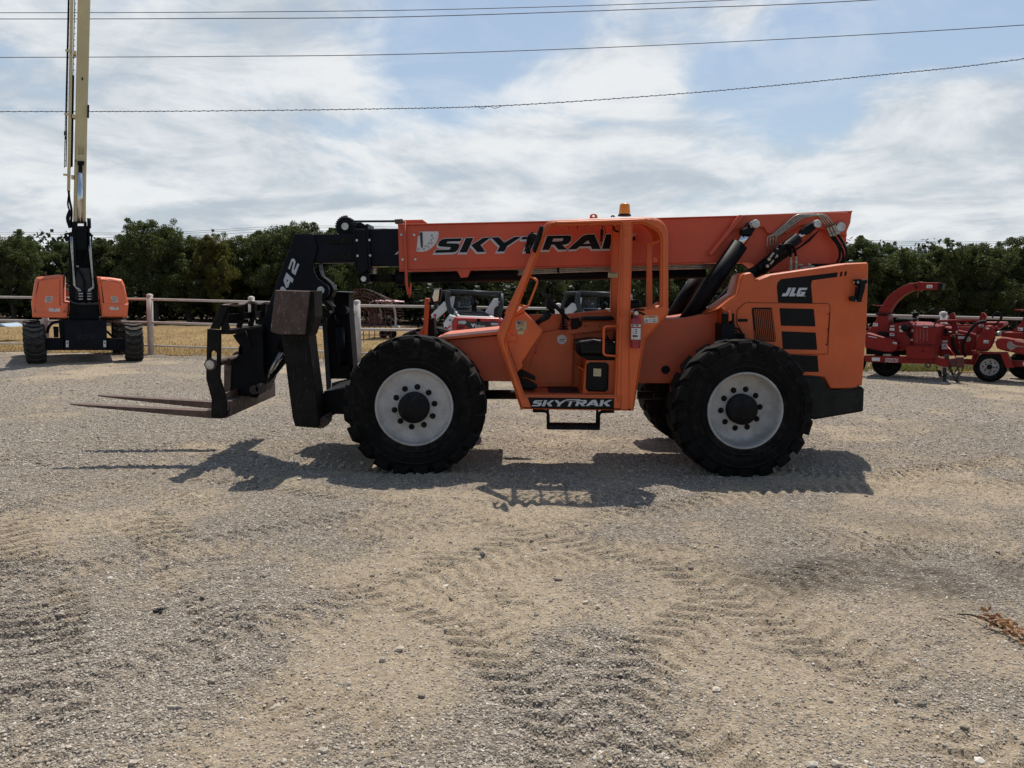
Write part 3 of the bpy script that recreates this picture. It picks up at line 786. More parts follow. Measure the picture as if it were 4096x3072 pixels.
for pxc, top, Y, v, lb_ in FR:
    if lb_ == 'oak': lb_ = 'dark oak of the wood hidden or cut off beside the others'; gp_ = 'oaks cut off or hidden'
    else: lb_ = lb_ if len(lb_.split()) > 3 else lb_+' in the wood'; gp_ = 'oaks in the front row of the wood'
    tree(pxc, top, Y, v, lb_, gp_)
tree(858, 922, 41, 3, 'yellowish green oak of the front row with a thin airy crown', None, 'yellowing_oak_tree', .9)
tree(3768, 948, 39.5, 5, 'tall narrow oak rising above the chipper chute', None, 'tall_oak_tree', .85)
for i in range(34):
    pxc = -500+i*153+random.uniform(-40, 40); Y = random.uniform(50, 60)
    if 2900 < pxc < 3450: continue
    tree(pxc, random.uniform(985, 1060), Y, random.choice([0, 1, 2, 4]), 'dim oak in the second row of the wood, half hidden by the trees before it', 'oaks of the second row')
# low dark shrubs at the wood's edge
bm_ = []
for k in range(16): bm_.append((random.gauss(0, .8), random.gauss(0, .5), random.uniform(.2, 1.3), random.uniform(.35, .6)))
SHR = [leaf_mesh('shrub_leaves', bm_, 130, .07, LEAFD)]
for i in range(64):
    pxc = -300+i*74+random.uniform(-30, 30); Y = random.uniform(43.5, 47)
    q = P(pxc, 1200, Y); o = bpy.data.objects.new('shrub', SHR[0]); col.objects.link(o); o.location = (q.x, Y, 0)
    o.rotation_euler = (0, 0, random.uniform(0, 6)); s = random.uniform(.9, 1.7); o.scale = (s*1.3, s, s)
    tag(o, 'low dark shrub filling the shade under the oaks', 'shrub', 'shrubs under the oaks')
# the wood behind reads as one dark mass
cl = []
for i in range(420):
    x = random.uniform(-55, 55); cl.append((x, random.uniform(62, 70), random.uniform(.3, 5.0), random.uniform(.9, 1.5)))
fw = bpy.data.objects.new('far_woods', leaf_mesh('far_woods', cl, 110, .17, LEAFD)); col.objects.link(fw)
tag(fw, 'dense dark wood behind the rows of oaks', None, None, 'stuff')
# ================================================================ TELEHANDLER
TB = P(2300, 1912, 9.4); TB.z = 0
TH = thing('telehandler', TB, 'big orange telescopic handler with lowered rusty forks, folded stabilisers and an open cab', 'telehandler')
def each(mb, name, mat, parent=None, k=1): return mb.each(name, mat, TH if parent is None else parent, k)
def part(mb, name, mat, parent=None, label=None): return mb.build(name, mat, TH if parent is None else parent, label)
Z3 = Matrix.Identity(3)
def xz(c, poly, Y): return [(lambda q: (q.x, q.z))(pc(c, x, y, Y)) for x, y in poly]
# ---- wheels
def wheel(pxc, pyc, Yface, Rt, wid, sgn, steer, ang0, rimr, dish, nl=20):
    """sgn=+1: outer face towards the camera"""
    c = P(pxc, pyc, Yface); c.y = Yface
    c.z = Rt-.042
    piv = Vector((c.x, Yface+sgn*wid*.5, c.z)); rot = Matrix.Rotation(steer, 3, 'Z')
    def q(mb):
        mb.v = [tuple(piv+rot @ (Vector(v)-piv)) for v in mb.v]; return mb
    o = lambda h: sgn*(h-0)                     # distance inwards from the outer face
    wm = MB()                                    # carcass
    hw = wid
    prof = [(rimr*.985, .045), (rimr*1.03, .022), (rimr*1.10, .012), (rimr*1.22, .0), (rimr*1.38, -.006), (Rt*.86, .008), (Rt*.925, .030), (Rt*.952, .060), (Rt*.957, hw*.5)]
    prof = prof+[(r, hw-h) for r, h in prof[::-1][1:]]
    # moulded rings on the sidewall
    wm.lathe([(r, o(h)) for r, h in prof], c, 'Y', 72, cap=False)
    for rr in (rimr*1.16, rimr*1.30, Rt*.80): wm.lathe([(rr-.006, o(.004)), (rr-.002, o(-.008)), (rr+.006, o(-.008)), (rr+.010, o(.004))], c, 'Y', 64, cap=False)
    lug = MB(); rs = random.Random(int(pxc))
    for side in (0, 1):
        for k in range(nl):
            a0 = ang0+2*math.pi*(k+.5*side)/nl; da = 2*math.pi/nl*.335
            h_out = (-.004, hw*.56) if side == 0 else (hw+.004, hw*.44)
            wob = rs.uniform(-.006, .004)
            def ptv(r, a, h): return Vector((c.x+r*math.cos(a), c.y+o(h), c.z+r*math.sin(a)))
            r0, r1, r2 = Rt*.845, Rt*.955, Rt+wob
            sh = 2*math.pi/nl*.38
            ha, hb = h_out; d = 1 if hb > ha else -1
            ring = []
            for (h, s_, kk) in ((ha, 0, .96), (ha+d*.022, .03, 1.0), (hw*.32 if side == 0 else hw*.68, .55, .98), (hb, 1.0, .93)):
                aa = a0+sh*s_
                rt = r2 if h != ha else r2-.030
                rb = r0 if h == ha else (r0+.02 if h == ha+d*.022 else r1-.03)
                ring.append([ptv(rb, aa-da*kk*1.05, h), ptv(rb, aa+da*kk*1.05, h), ptv(rt-.004, aa+da*kk, h), ptv(rt, aa+da*kk*.82, h), ptv(rt, aa-da*kk*.82, h), ptv(rt-.004, aa-da*kk, h)])
            V = [v for g in ring for v in g]; Fc = [tuple(range(6))[::-1], tuple(range(18, 24))]
            for i in range(3):
                for j in range(6): Fc.append((i*6+j, i*6+(j+1) % 6, i*6+6+(j+1) % 6, i*6+6+j))
            lug.add(V, Fc)
    wm.add(lug.v, lug.f)
    wroot = part(q(wm), 'wheel', RUBBER)
    rim = MB()
    rim.lathe([(rimr+.004, o(.040)), (rimr+.006, o(.008)), (rimr-.006, o(.002)), (rimr-.018, o(.010)), (rimr-.022, o(dish*.55)), (rimr-.040, o(dish*.9)), (rimr-.075, o(dish)), (.24, o(dish-.003)), (.17, o(dish-.004)), (0, o(dish-.004))], c, 'Y', 72, cap=False)
    rp = rim.build('rim', RIMW, TH); rp_v = None
    rim2 = q(rim)
    bpy.data.objects.remove(rp)
    rp = rim2.build('rim', RIMW, wroot)
    hb_ = MB(); hr = .158
    hb_.lathe([(hr, o(dish)), (hr, o(dish-.085)), (hr-.012, o(dish-.100)), (.02, o(dish-.104)), (0, o(dish-.104))], c, 'Y', 48)
    q(hb_).build('hub', PLASTIC, wroot)
    nt = MB()
    for k in range(10):
        a = ang0*1.7+2*math.pi*k/10; p = Vector((c.x+.208*math.cos(a), c.y, c.z+.208*math.sin(a)))
        nt.lathe([(.030, o(dish)), (.030, o(dish-.008)), (.026, o(dish-.012))], p, 'Y', 16)
        nt.lathe([(.018, o(dish-.010)), (.018, o(dish-.040)), (.010, o(dish-.048)), (0, o(dish-.048))], p, 'Y', 6, False)
    q(nt).each('lug_nut', WORNBLK, wroot, 2)
    return wroot
wheel(1657, 1640, 8.30, .728, .40, 1, R(-1), .10, .395, .050)
wheel(2977, 1652, 8.30, .728, .40, 1, R(5), .05, .392, .165)
wheel(1656+78, 1632-85, 10.62, .722, .40, -1, R(-1), .2, .395, .06)
wheel(2768, 1575, 10.62, .722, .40, -1, R(5), .3, .392, .10)
# ---- chassis
m = MB()
m.plate('A', [(880, 1172), (945, 1166), (1432, 1122), (1562, 1506), (1290, 1502), (760, 1440), (760, 1300)], 8.80, 10.05, b=.010)
part(m, 'front_frame', CHASSIS)
m = MB(); m.plate('A', [(905, 1163), (960, 1140), (1432, 1092), (1432, 1118), (950, 1164)], 8.74, 10.08, b=.004); part(m, 'front_deck', ORANGE)
m = MB(); m.plate('C', [(-260, 900), (120, 877), (250, 872), (425, 835), (532, 795), (545, 1000), (700, 1290), (640, 1352), (-260, 1352)], 8.90, 9.95, b=.008)
part(m, 'main_frame', CHASSIS)
m = MB(); q0 = pc('C', 115, 1251, 8.895); m.lathe([(.046, .0), (.046, -.006), (.038, -.008), (.0, -.004)], q0, 'Y', 24); part(m, 'frame_plug', PLASTIC)
m = MB()
a = P(1700, 1575, 9.45); b2 = P(2800, 1588, 9.45)
m.tube([P(1850, 1578, 9.4), P(2150, 1578, 9.4)], .055, 12); m.box((a.x-.1, 8.75, .55), (a.x+.18, 10.2, .78)); m.box((b2.x-.1, 8.75, .52), (b2.x+.28, 10.2, .76))
m.tube([pc('I', 300, 565, 9.7), pc('I', 620, 572, 9.7)], .05, 10); m.tube([pc('I', 430, 572, 9.5), pc('I', 640, 575, 9.5)], .03, 10)
m.lathe([(.17, 8.75), (.20, 8.9), (.14, 9.1), (.14, 9.9), (.2, 10.05), (.17, 10.2)], (P(1656, 1632, 8.3).x, 0, .66), 'Y', 24)
m.lathe([(.17, 8.75), (.20, 8.9), (.14, 9.1), (.14, 9.9), (.2, 10.05), (.17, 10.2)], (P(2972, 1646, 8.3).x, 0, .66), 'Y', 24)
each(m, 'axle', BLACKP)
# ---- rear hood, counterweight
m = MB()
hood = [(425, 832), (505, 788), (640, 690), (668, 590), (690, 542, 30), (745, 530, 25), (786, 588), (890, 546), (1440, 466), (1612, 458, 22), (1600, 900), (1566, 1366), (1535, 1369), (1528, 1392), (1330, 1392, 20), (1283, 1310, 20), (1180, 1300), (700, 1300), (620, 1200), (530, 1100), (525, 800)]
m.plate('C', hood, 8.72, 9.16, b=.012, seg=2); hoodp = part(m, 'engine_hood', HOODOR)
m = MB(); m.plate('C', [(560, 800), (760, 640), (890, 560), (1440, 475), (1600, 470), (1600, 900), (1560, 1366), (1180, 1300), (700, 1300)], 9.74, 10.2, b=.012); part(m, 'fuel_tank_cover', HOODOR)
m = MB(); m.plate('C', [(560, 800), (860, 640), (1440, 640), (1560, 900), (1540, 1366), (700, 1350)], 9.16, 9.74, b=.004); part(m, 'rear_frame', CHASSIS)
m = MB(); m.plate('C', [(705, 758, 20), (1315, 765, 14), (1326, 790), (1308, 1134, 8), (1020, 1137), (715, 1035), (640, 905), (645, 812, 25)], 8.713, 8.7215, b=.003); part(m, 'service_door', HOODOR, hoodp)
m = MB(); m.tube([pc('C', x, y, 8.7125) for x, y in arc_poly([(702, 756, 20), (1318, 763, 14), (1329, 790), (1311, 1136, 8), (1020, 1140), (712, 1037), (637, 905), (642, 810, 25)])], .0022, 4, closed=True); part(m, 'door_seam', WORNBLK, hoodp)
m = MB(); m.plate('C', [(749, 793, 18), (900, 793, 18), (930, 1046, 18), (772, 1040, 18)], 8.7085, 8.7125, b=.001); gr = part(m, 'grille_backing', PLASTIC, hoodp)
m = MB()                                                   # honeycomb lattice
def inquad(x, y):
    lx = 752+(y-793)*.092; rx = 902+(y-793)*.112
    return lx < x < rx and 800 < y < 1040
for i in range(-14, 34):
    for s in (1, -1):
        prev = None
        for k in range(0, 30):
            y = 797+k*8.6; x = 740+i*14.2+(3.6 if (k % 2 == 0) == (s > 0) else -3.6)+(y-793)*.10
            cur = (x, y)
            if prev and inquad(*prev) and inquad(*cur): m.tube([pc('C', *prev, 8.7065), pc('C', *cur, 8.7065)], .0019, 4, False, smooth=False)
            prev = cur
for y in range(802, 1042, 17):
    pass
part(m, 'grille_mesh', HOODOR, hoodp)
m = MB()
for poly in ([(955, 797), (1208, 803), (1220, 932), (965, 927)], [(970, 968), (1222, 977), (1233, 1105), (980, 1100)]): m.plate('C', poly, 8.7105, 8.7125, b=.0005)
for poly in ([(1000, 1140), (1235, 1147), (1245, 1268), (1040, 1265)], [(945, 756), (935, 640), (942, 606, 8), (968, 583, 20), (1385, 533), (1379, 567), (1196, 592, 10), (1188, 622), (1199, 761)], [(1405, 530), (1421, 528), (1413, 563), (1398, 565)], [(1437, 527), (1454, 525), (1446, 558), (1432, 560)]):
    m.plate('C', poly, 8.7175, 8.7195, b=.0005)
each(m, 'black_stripe_decal', DECALK, hoodp)
m = MB()
CROPS['V'] = (2950, 1120, 350/1270)
for poly in ([(737, 112), (786, 112), (746, 205), (732, 228), (715, 236), (640, 236), (662, 192), (700, 192), (712, 175)], [(800, 112), (850, 112), (816, 194), (846, 194), (832, 236), (748, 236)],
             [(898, 112), (1016, 114), (1002, 144), (922, 146), (900, 200), (926, 200), (934, 188), (910, 188), (918, 172), (990, 172), (958, 238), (860, 238), (851, 222), (880, 140)], [(976, 226), (988, 226), (988, 240), (974, 240)]):
    poly = [('V',)+p for p in poly]
    m.poly([(lambda q: (q.x, q.z))(pc(*p, 8.714)) for p in poly], 8.714, 8.7165, (), 0)
part(m, 'maker_lettering', DECALG, hoodp)
m = MB(); m.plate('C', [(650, 876, 5), (720, 876, 5), (720, 898, 5), (650, 898, 5)], 8.704, 8.7125, b=.002); m.lathe([(.006, -.004), (.006, 0)], pc('C', 705, 887, 8.704), 'Y', 10); part(m, 'latch', PLASTIC, hoodp)
m = MB()
for y in (840, 953, 1065): m.lathe([(.006, -.006), (.006, 0)], pc('C', 1313-(y-840)*.07, y, 8.7125), 'Y', 8)
m.tube([pc('C', 1325, 825, 8.712), pc('C', 1305, 1075, 8.712)], .0035, 6); part(m, 'door_hinge', WORNBLK, hoodp)
# rear work-light bracket
m = MB(); m.plate('C', [(1507, 585, 6), (1562, 583, 6), (1560, 622), (1545, 640), (1520, 625)], 8.66, 8.70, b=.004); m.plate('C', [(1567, 590, 4), (1602, 583, 4), (1604, 612), (1590, 620), (1585, 660), (1563, 735), (1563, 752, 5), (1533, 752)], 8.60, 8.66, b=.005)
m.plate('C', [(1480, 712, 5), (1540, 706), (1555, 748, 8), (1525, 752), (1482, 742)], 8.64, 8.70, b=.004); m.tube([pc('C', 1530, 640, 8.66), pc('C', 1522, 715, 8.66)], .022, 10); part(m, 'tail_light', PLASTIC)
m = MB(); m.lathe([(.014, -.01), (.014, 0)], pc('C', 1533, 606, 8.66), 'Y', 12); m.lathe([(.010, -.01), (.010, 0)], pc('C', 1518, 743, 8.64), 'Y', 12); m.lathe([(.008, -.02), (.008, 0)], pc('C', 1499, 607, 8.69), 'Y', 8); each(m, 'tail_light_bolt', STEEL)
m = MB(); m.plate('C', [(1100, 1290), (1262, 1303, 12), (1284, 1322), (1312, 1385, 18), (1352, 1405), (1400, 1404), (1560, 1374, 10), (1583, 1392, 10), (1576, 1560, 18), (1220, 1620), (1100, 1600)], 8.70, 10.22, b=.02, seg=2); part(m, 'counterweight', CWGREY)
# hydraulic valve block ahead of the hood
m = MB(); m.plate('C', [(524, 915), (628, 915), (628, 1060), (524, 1060)], 8.62, 8.88, b=.006); m.plate('C', [(540, 835, 5), (575, 832, 5), (570, 915), (538, 915)], 8.64, 8.72); m.plate('C', [(603, 842), (622, 838), (622, 915), (600, 915)], 8.64, 8.72)
m.plate('C', [(625, 985), (700, 985), (700, 1045), (625, 1045)], 8.62, 8.70); part(m, 'valve_block', BLACKP)
m = MB(); m.tube(curve_pts([pc('C', 632, 945, 8.64), pc('C', 660, 960, 8.60), pc('C', 680, 1000, 8.60), pc('C', 672, 1040, 8.62)]), .011, 8); m.tube(curve_pts([pc('C', 630, 965, 8.64), pc('C', 650, 985, 8.6), pc('C', 655, 1040, 8.62)]), .009, 8); part(m, 'valve_hose', HOSE)
m = MB(); m.tube(curve_pts([pc('C', 535, 795, 8.76), pc('C', 575, 810, 8.70), pc('C', 590, 850, 8.66), pc('C', 588, 890, 8.66)]), .022, 8); m.plate('C', [(527, 793), (556, 797), (600, 836), (602, 880), (582, 905), (575, 880), (580, 845), (540, 812)], 8.69, 8.71, b=.003); part(m, 'lifting_bracket', HOODOR)
m = MB(); m.tube(curve_pts([pc('C', 622, 925, 8.70), pc('C', 660, 960, 8.70), pc('C', 712, 1030, 8.70)]), .004, 5); part(m, 'red_cable', EXTRED)

# ---- outer boom
BY0, BY1 = 9.25, 9.63
m = MB()
m.plate('X', [(1591.5, 901), (2200, 888), (2950, 866), (3408, 845), (3407, 854), (3402, 892), (3388, 925), (3381, 1054), (3300, 1075), (3060, 1090), (3005, 1050), (2806, 1051), (1596.5, 1081)], BY0, BY1, b=.006)
boom = part(m, 'outer_boom', BOOMRED)
m = MB(); m.plate('X', [(1591, 901), (2200, 887.5), (2955, 865.5), (2955, 861.5), (2200, 883), (1591, 896)], BY0-.02, BY1+.02, b=.002); m.plate('X', [(1596, 1081), (2806, 1051), (2806, 1056), (1596, 1086)], BY0-.015, BY1+.015, b=.002); m.plate('X', [(2955, 861), (3410, 843), (3410, 848), (2955, 866)], BY0-.03, BY1+.03, b=.002); each(m, 'boom_flange', BOOMRED, boom)
m = MB(); m.plate('T', [(395, 112), (490, 108), (1250, 85), (1990, 70), (2030, 95), (2024, 200), (1998, 300), (1980, 360), (1984, 420), (1700, 340), (1590, 315), (1400, 258), (1290, 262, 60), (1180, 330), (1110, 376), (820, 384), (755, 290), (690, 290), (660, 280), (560, 290), (480, 300), (420, 297), (330, 330), (240, 360), (10, 700), (-60, 680), (250, 300), (345, 165)], BY0-.045, BY0-.004, b=.004); part(m, 'boom_side_plate', BOOMRED, boom)
m = MB(); m.plate('T', [(395, 108), (490, 112), (420, 190), (120, 540), (-5, 705), (-60, 690), (250, 300), (345, 165)], BY0-.085, BY0-.045, b=.004); part(m, 'boom_gusset', BOOMRED, boom)
m = MB(); m.plate('A', [(1085, 572), (1214, 568), (1185, 638), (1128, 645)], BY0-.01, BY0+.06, b=.004); m.plate('A', [(652, 165), (808, 162), (870, 206), (870, 212), (652, 212)], BY0+.1, BY0+.25, b=.004); each(m, 'boom_lug', BOOMRED, boom)
m = MB()
m.tube([pc('A', 660, 172, BY0-.03), pc('A', 668, 420, BY0-.03), pc('A', 678, 700, BY0-.03), pc('A', 690, 770, BY0-.03), pc('A', 699, 800, BY0-.03), pc('A', 708, 765, BY0-.03), pc('A', 712, 690, BY0-.03)], [.014, .016, .016, .016, .018, .014, .010], 8); m.plate('A', [(650, 168, 3), (668, 168, 3), (690, 780), (700, 806), (690, 800), (672, 690)], BY0-.035, BY0-.022, b=.002); part(m, 'hose_guard', BOOMRED, boom)
m = MB()
for x, y in ((635, 288), (741, 290), (645, 495), (751, 492)): m.lathe([(.014, -.014), (.014, 0)], pc('A', x, y, BY0), 'Y', 8)
each(m, 'boom_bolt', STEEL, boom)
# angle gauge
m = MB(); dial = [(785, 262), (943, 260)]+[(943-4-.0*a, 260) for a in ()]
cx_, cy_ = 796, 275
for k in range(0, 13):
    a = R(-2+k*8.4); dial.append((cx_+150*math.cos(a)*.98-k*0, cy_+150*math.sin(a)))
dial = [(785, 262), (943, 260), (942, 300), (934, 332), (920, 360), (900, 385), (872, 408), (842, 422), (805, 431), (775, 430), (758, 425), (771, 297), (785, 297)]
m.plate('A', dial, BY0-.008, BY0-.001, b=.001); gauge = part(m, 'angle_gauge', DECALW, boom)
m = MB(); m.plate('A', [(786, 268), (808, 268), (811, 385), (804, 403), (795, 385)], BY0-.016, BY0-.010, b=.002); m.lathe([(.013, -.006), (.013, 0)], pc('A', 797, 280, BY0-.016), 'Y', 12); part(m, 'gauge_needle', GREYP, gauge)
m = MB()
for s_, x, y, h in (('-10', 760, 414, 15), ('10', 812, 412, 15), ('20', 828, 392, 15), ('30', 852, 397, 15), ('40', 860, 371, 15), ('50', 884, 368, 15), ('60', 882, 342, 15), ('70', 902, 327, 15), ('80', 892, 303, 15)):
    ww = 8.5*len(s_); a = {'-10': 0, '10': 0, '20': -20, '30': -30, '40': -40, '50': -50, '60': -62, '70': -72, '80': -84}[s_]; ca, sa = math.cos(R(a)), math.sin(R(a))
    text_on(m, s_, 'A', (x, y), (x+ww*ca, y+ww*sa), (x+h*sa, y-h*ca), BY0-.0095, 0, .0)
for k in range(10):
    a = R(100-k*10.5); m.tube([pc('A', cx_+128*math.cos(a), cy_+128*math.sin(a)+8, BY0-.009), pc('A', cx_+142*math.cos(a), cy_+142*math.sin(a)+8, BY0-.009)], .0012, 4)
part(m, 'gauge_lettering', DECALK, gauge)
# boom lettering
SKY = [([(607, 165), (470, 168), (430, 173), (403, 190), (388, 217), (391, 233), (410, 240), (504, 246), (498, 262), (488, 268), (372, 270), (357, 297), (520, 293), (550, 286), (570, 265), (585, 232), (578, 218), (560, 212), (465, 210), (470, 199), (485, 194), (588, 192)], []),
       ([(640, 162), (708, 161), (650, 292), (581, 293)], []), ([(688, 228), (798, 160), (864, 157), (772, 226), (818, 287), (744, 290)], []),
       ([(868, 157), (938, 155), (986, 203), (1080, 152), (1140, 152), (1012, 236), (988, 284), (920, 285), (946, 238)], []),
       ([(1152, 151), (1345, 148), (1333, 172), (1272, 173), (1218, 283), (1163, 285), (1207, 175), (1140, 176)], []),
       ([(1375, 143), (1560, 139), (1584, 143), (1594, 156), (1586, 190), (1566, 212), (1540, 222), (1510, 226), (1556, 266), (1476, 268), (1438, 224), (1413, 224), (1392, 270), (1328, 271)], [[(1430, 168), (1520, 166), (1514, 185), (1500, 192), (1420, 194)]]),
       ([(1727, 132), (1800, 130), (1857, 262), (1778, 263), (1768, 237), (1668, 239), (1636, 264), (1560, 266), (1690, 147)], [[(1744, 184), (1762, 213), (1700, 214)]]),
       ([(1905, 129), (1975, 127), (1938, 260), (1868, 262)], []), ([(1950, 190), (2078, 125), (2165, 121), (2040, 188), (2118, 257), (2034, 259)], [])]
def letters(mb, fn, Y0, Y1, grow=0.0):
    for outer, holes in SKY:
        o = fn(outer)
        if area2(o) < 0: o = o[::-1]
        hs = []
        for h in holes:
            hh = fn(h)
            if area2(hh) < 0: hh = hh[::-1]
            hs.append(offs(hh, -grow) if grow else hh)
        mb.poly(offs(o, grow) if grow else o, Y0, Y1, hs, 0)
m = MB(); letters(m, lambda p: xz('K', [(x-7, y+11) for x, y in p], BY0-.002), BY0-.0022, BY0-.0005, .0085); letters(m, lambda p: xz('K', p, BY0-.003), BY0-.0033, BY0-.0024, .006); part(m, 'lettering_outline', DECALG, boom)
m = MB(); letters(m, lambda p: xz('K', p, BY0-.004), BY0-.0050, BY0-.0035); part(m, 'boom_lettering', DECALK, boom)
m = MB()
q0 = pc('B', 1107, 270, BY0); m.lathe([(.022, -.003), (.022, -.001)], q0, 'Y', 20)
for x, y in ((1132, 257), (1134, 290)): m.lathe([(.005, -.003), (.005, -.001)], pc('B', x, y, BY0), 'Y', 10)
each(m, 'boom_hole', DECALK, boom)
# cylinder and hoses under the boom
m = MB(); m.tube([pc('A', 720, 645, 9.44), P(2820, 1092, 9.44)], .062, 20); m.tube([pc('A', 590, 645, 9.44), pc('A', 665, 645, 9.44)], .085, 20); part(m, 'extend_cylinder', BLACKP, boom)
m = MB(); m.tube([pc('A', 365, 648, 9.44), pc('A', 600, 648, 9.44)], .045, 14); part(m, 'extend_rod', WORNBLK, boom)
m = MB()
for k, (y0, y1) in enumerate(((575, 1068), (590, 1075), (604, 1082))): m.tube(curve_pts([pc('A', 1600, y0+14, 9.32), pc('A', 1750, y0+3, 9.30), P(2450, y1, 9.30), P(2850, y1-10, 9.32)]), .011, 8)
each(m, 'boom_pipe', ZINC, boom)
m = MB(); m.tube(curve_pts([pc('A', 1150, 640, 9.36), pc('A', 1300, 660, 9.35), pc('A', 1560, 630, 9.33), pc('A', 1620, 600, 9.32)]), .004, 6); m.plate('A', [(1570, 592), (1600, 588), (1602, 604), (1572, 606)], 9.28, 9.33); m.plate('A', [(1925, 555), (1945, 555), (1945, 610), (1925, 600)], 9.27, 9.34); part(m, 'boom_cable', HOSE, boom)
# ---- inner boom sections and gooseneck
m = MB(); m.plate('A', [(365, 240), (640, 236), (640, 548), (372, 552)], 9.29, 9.59, b=.006); inn = part(m, 'middle_boom', NAVY)
m = MB(); m.plate('A', [(-150, 284), (300, 280), (300, 518), (-150, 524)], 9.315, 9.565, b=.006); part(m, 'inner_boom', NAVY)
m = MB()
for x0, x1, y in ((20, 232, 345), (32, 236, 470)):
    m.plate('A', [(x0, y-26, 18), (x1, y-28, 6), (x1, y+24, 6), (x0+10, y+26, 18)], 9.309, 9.3135, b=.002)
each(m, 'wear_mark', WORNBLK, inn)
m = MB(); m.plate('A', [(232, 205, 4), (250, 200, 4), (262, 575), (245, 560)], 9.24, 9.64, b=.004); m.plate('A', [(335, 200), (355, 198), (385, 610), (365, 610)], 9.24, 9.64, b=.004); m.plate('A', [(250, 240), (340, 238), (360, 575), (300, 620), (262, 570)], 9.255, 9.625, b=.005)
m.plate('A', [(300, 600, 40), (345, 600), (372, 640), (368, 690, 30), (320, 695, 30), (296, 655, 20)], 9.30, 9.58, b=.005); col_ = part(m, 'boom_collar', NAVY)
m = MB(); m.lathe([(.030, -.02), (.030, 0)], pc('A', 322, 655, 9.30), 'Y', 20); part(m, 'pivot_pin', STEEL, col_)
m = MB()
for x, y in ((265, 335), (370, 332), (271, 463), (376, 460)): m.lathe([(.014, -.012), (.014, 0)], pc('A', x, y, 9.25), 'Y', 8)
each(m, 'collar_bolt', STEEL, col_)
m = MB(); m.plate('A', [(395, 548), (404, 548), (404, 612), (395, 612)], 9.35, 9.5); m.plate('A', [(340, 548), (520, 546), (520, 552), (340, 556)], 9.3, 9.55); part(m, 'wear_pad', CREAM, col_)
# chain and sheave on top
m = MB(); sh = pc('A', 180, 224, 9.44); m.lathe([(.105, -.05), (.112, -.04), (.112, .04), (.105, .05), (.0, .05)], sh, 'Y', 22, False); m.plate('A', [(150, 190, 20), (300, 186), (390, 240), (200, 280, 20), (145, 245, 20)], 9.37, 9.40, b=.004); m.plate('A', [(150, 190, 20), (300, 186), (390, 240), (200, 280, 20), (145, 245, 20)], 9.48, 9.51, b=.004); shv = part(m, 'chain_sheave', BLACKP)
m = MB(); m.lathe([(.040, -.10), (.040, .0)], sh, 'Y', 20); part(m, 'sheave_pin', STEEL, shv)
m = MB()
for k in range(52):
    x = 185+k*8.2; y = 176+ (k*8.2)*(-.004)
    m.plate('A', [(x, y-7, 2), (x+6.5, y-7, 2), (x+6.5, y+9, 2), (x, y+9, 2)], 9.42, 9.46, b=.001)
for k in range(16):
    a = R(90+k*12.2); m.lathe([(.012, -.02), (.012, .02)], (sh.x+.118*math.cos(a), sh.y, sh.z+.118*math.sin(a)), 'Y', 6, False)
m.tube([pc('A', 185, 176, 9.44), pc('A', 610, 173, 9.44)], .010, 6); part(m, 'lift_chain', CHAINM)
m = MB(); m.plate('A', [(575, 160, 4), (640, 156, 4), (645, 190, 4), (620, 200), (580, 195)], 9.40, 9.48); m.plate('A', [(620, 170), (730, 168), (730, 185), (620, 186)], 9.42, 9.46); part(m, 'chain_anchor', RUSTY)
m = MB(); text_on(m, 'A', 'A', (578, 452), (660, 452), (590, 395), 9.283, .2); part(m, 'boom_section_lettering', DECALG, inn)
# gooseneck head
def goose(Y0, Y1):
    mm = MB(); mm.plate('L', [(740, 350), (1028, 348, 30), (1048, 380), (1108, 560, 200), (1108, 640, 100), (1058, 800), (1045, 900, 40), (1060, 985, 60), (1110, 1085, 60), (1200, 1160, 60), (1290, 1215, 90), (1315, 1300, 60), (1290, 1370, 60), (1225, 1445), (1180, 1500), (960, 1860), (760, 2280), (420, 2700), (110, 3080), (-40, 3050), (20, 2500), (80, 2200), (265, 1650)], Y0, Y1, b=.006); return mm
part(goose(9.28, 9.34), 'boom_head', NAVY); part(goose(9.54, 9.60), 'boom_head', NAVY)
m = MB(); m.plate('L', [(760, 370), (1020, 365), (1050, 560), (1000, 800), (900, 1200), (600, 1900), (230, 2000), (290, 1650)], 9.34, 9.54, b=.004); m.plate('L', [(1120, 860), (1138, 855), (1150, 960), (1190, 1060), (1260, 1110), (1340, 1180), (1392, 1280), (1350, 1390), (1290, 1450), (1180, 1500), (1280, 1370), (1310, 1290), (1280, 1210), (1190, 1150), (1110, 1050)], 9.42, 9.62, b=.003); headc = part(m, 'boom_head_web', BLACKP)
m = MB(); m.lathe([(.042, -.03), (.042, 0)], pc('L', 1183, 1290, 9.28), 'Y', 20); part(m, 'head_pin', STEEL, headc)
m = MB()
two = [(632, 928), (685, 782), (697, 768), (712, 763), (735, 770), (751, 798), (755, 830), (726, 945), (730, 955), (742, 953), (790, 838), (817, 862), (752, 1040), (705, 1008), (692, 985), (690, 958), (722, 832), (720, 818), (710, 814), (700, 822), (660, 945)]
four = [(605, 995), (722, 1105), (705, 1168), (670, 1140), (632, 1240), (608, 1252), (590, 1240), (556, 1125)]
zero = [(500, 1275), (512, 1238), (537, 1225), (562, 1237), (605, 1282), (590, 1330), (480, 1330)]
m.poly(xz('L', two, 9.278), 9.2765, 9.2785, (), 0); m.poly(xz('L', four, 9.278), 9.2765, 9.2785, [xz('L', [(604, 1106), (633, 1122), (614, 1162)], 9.278)], 0); m.poly(xz('L', zero, 9.278), 9.2765, 9.2785, (), 0)
part(m, 'model_number', DECALG, headc)
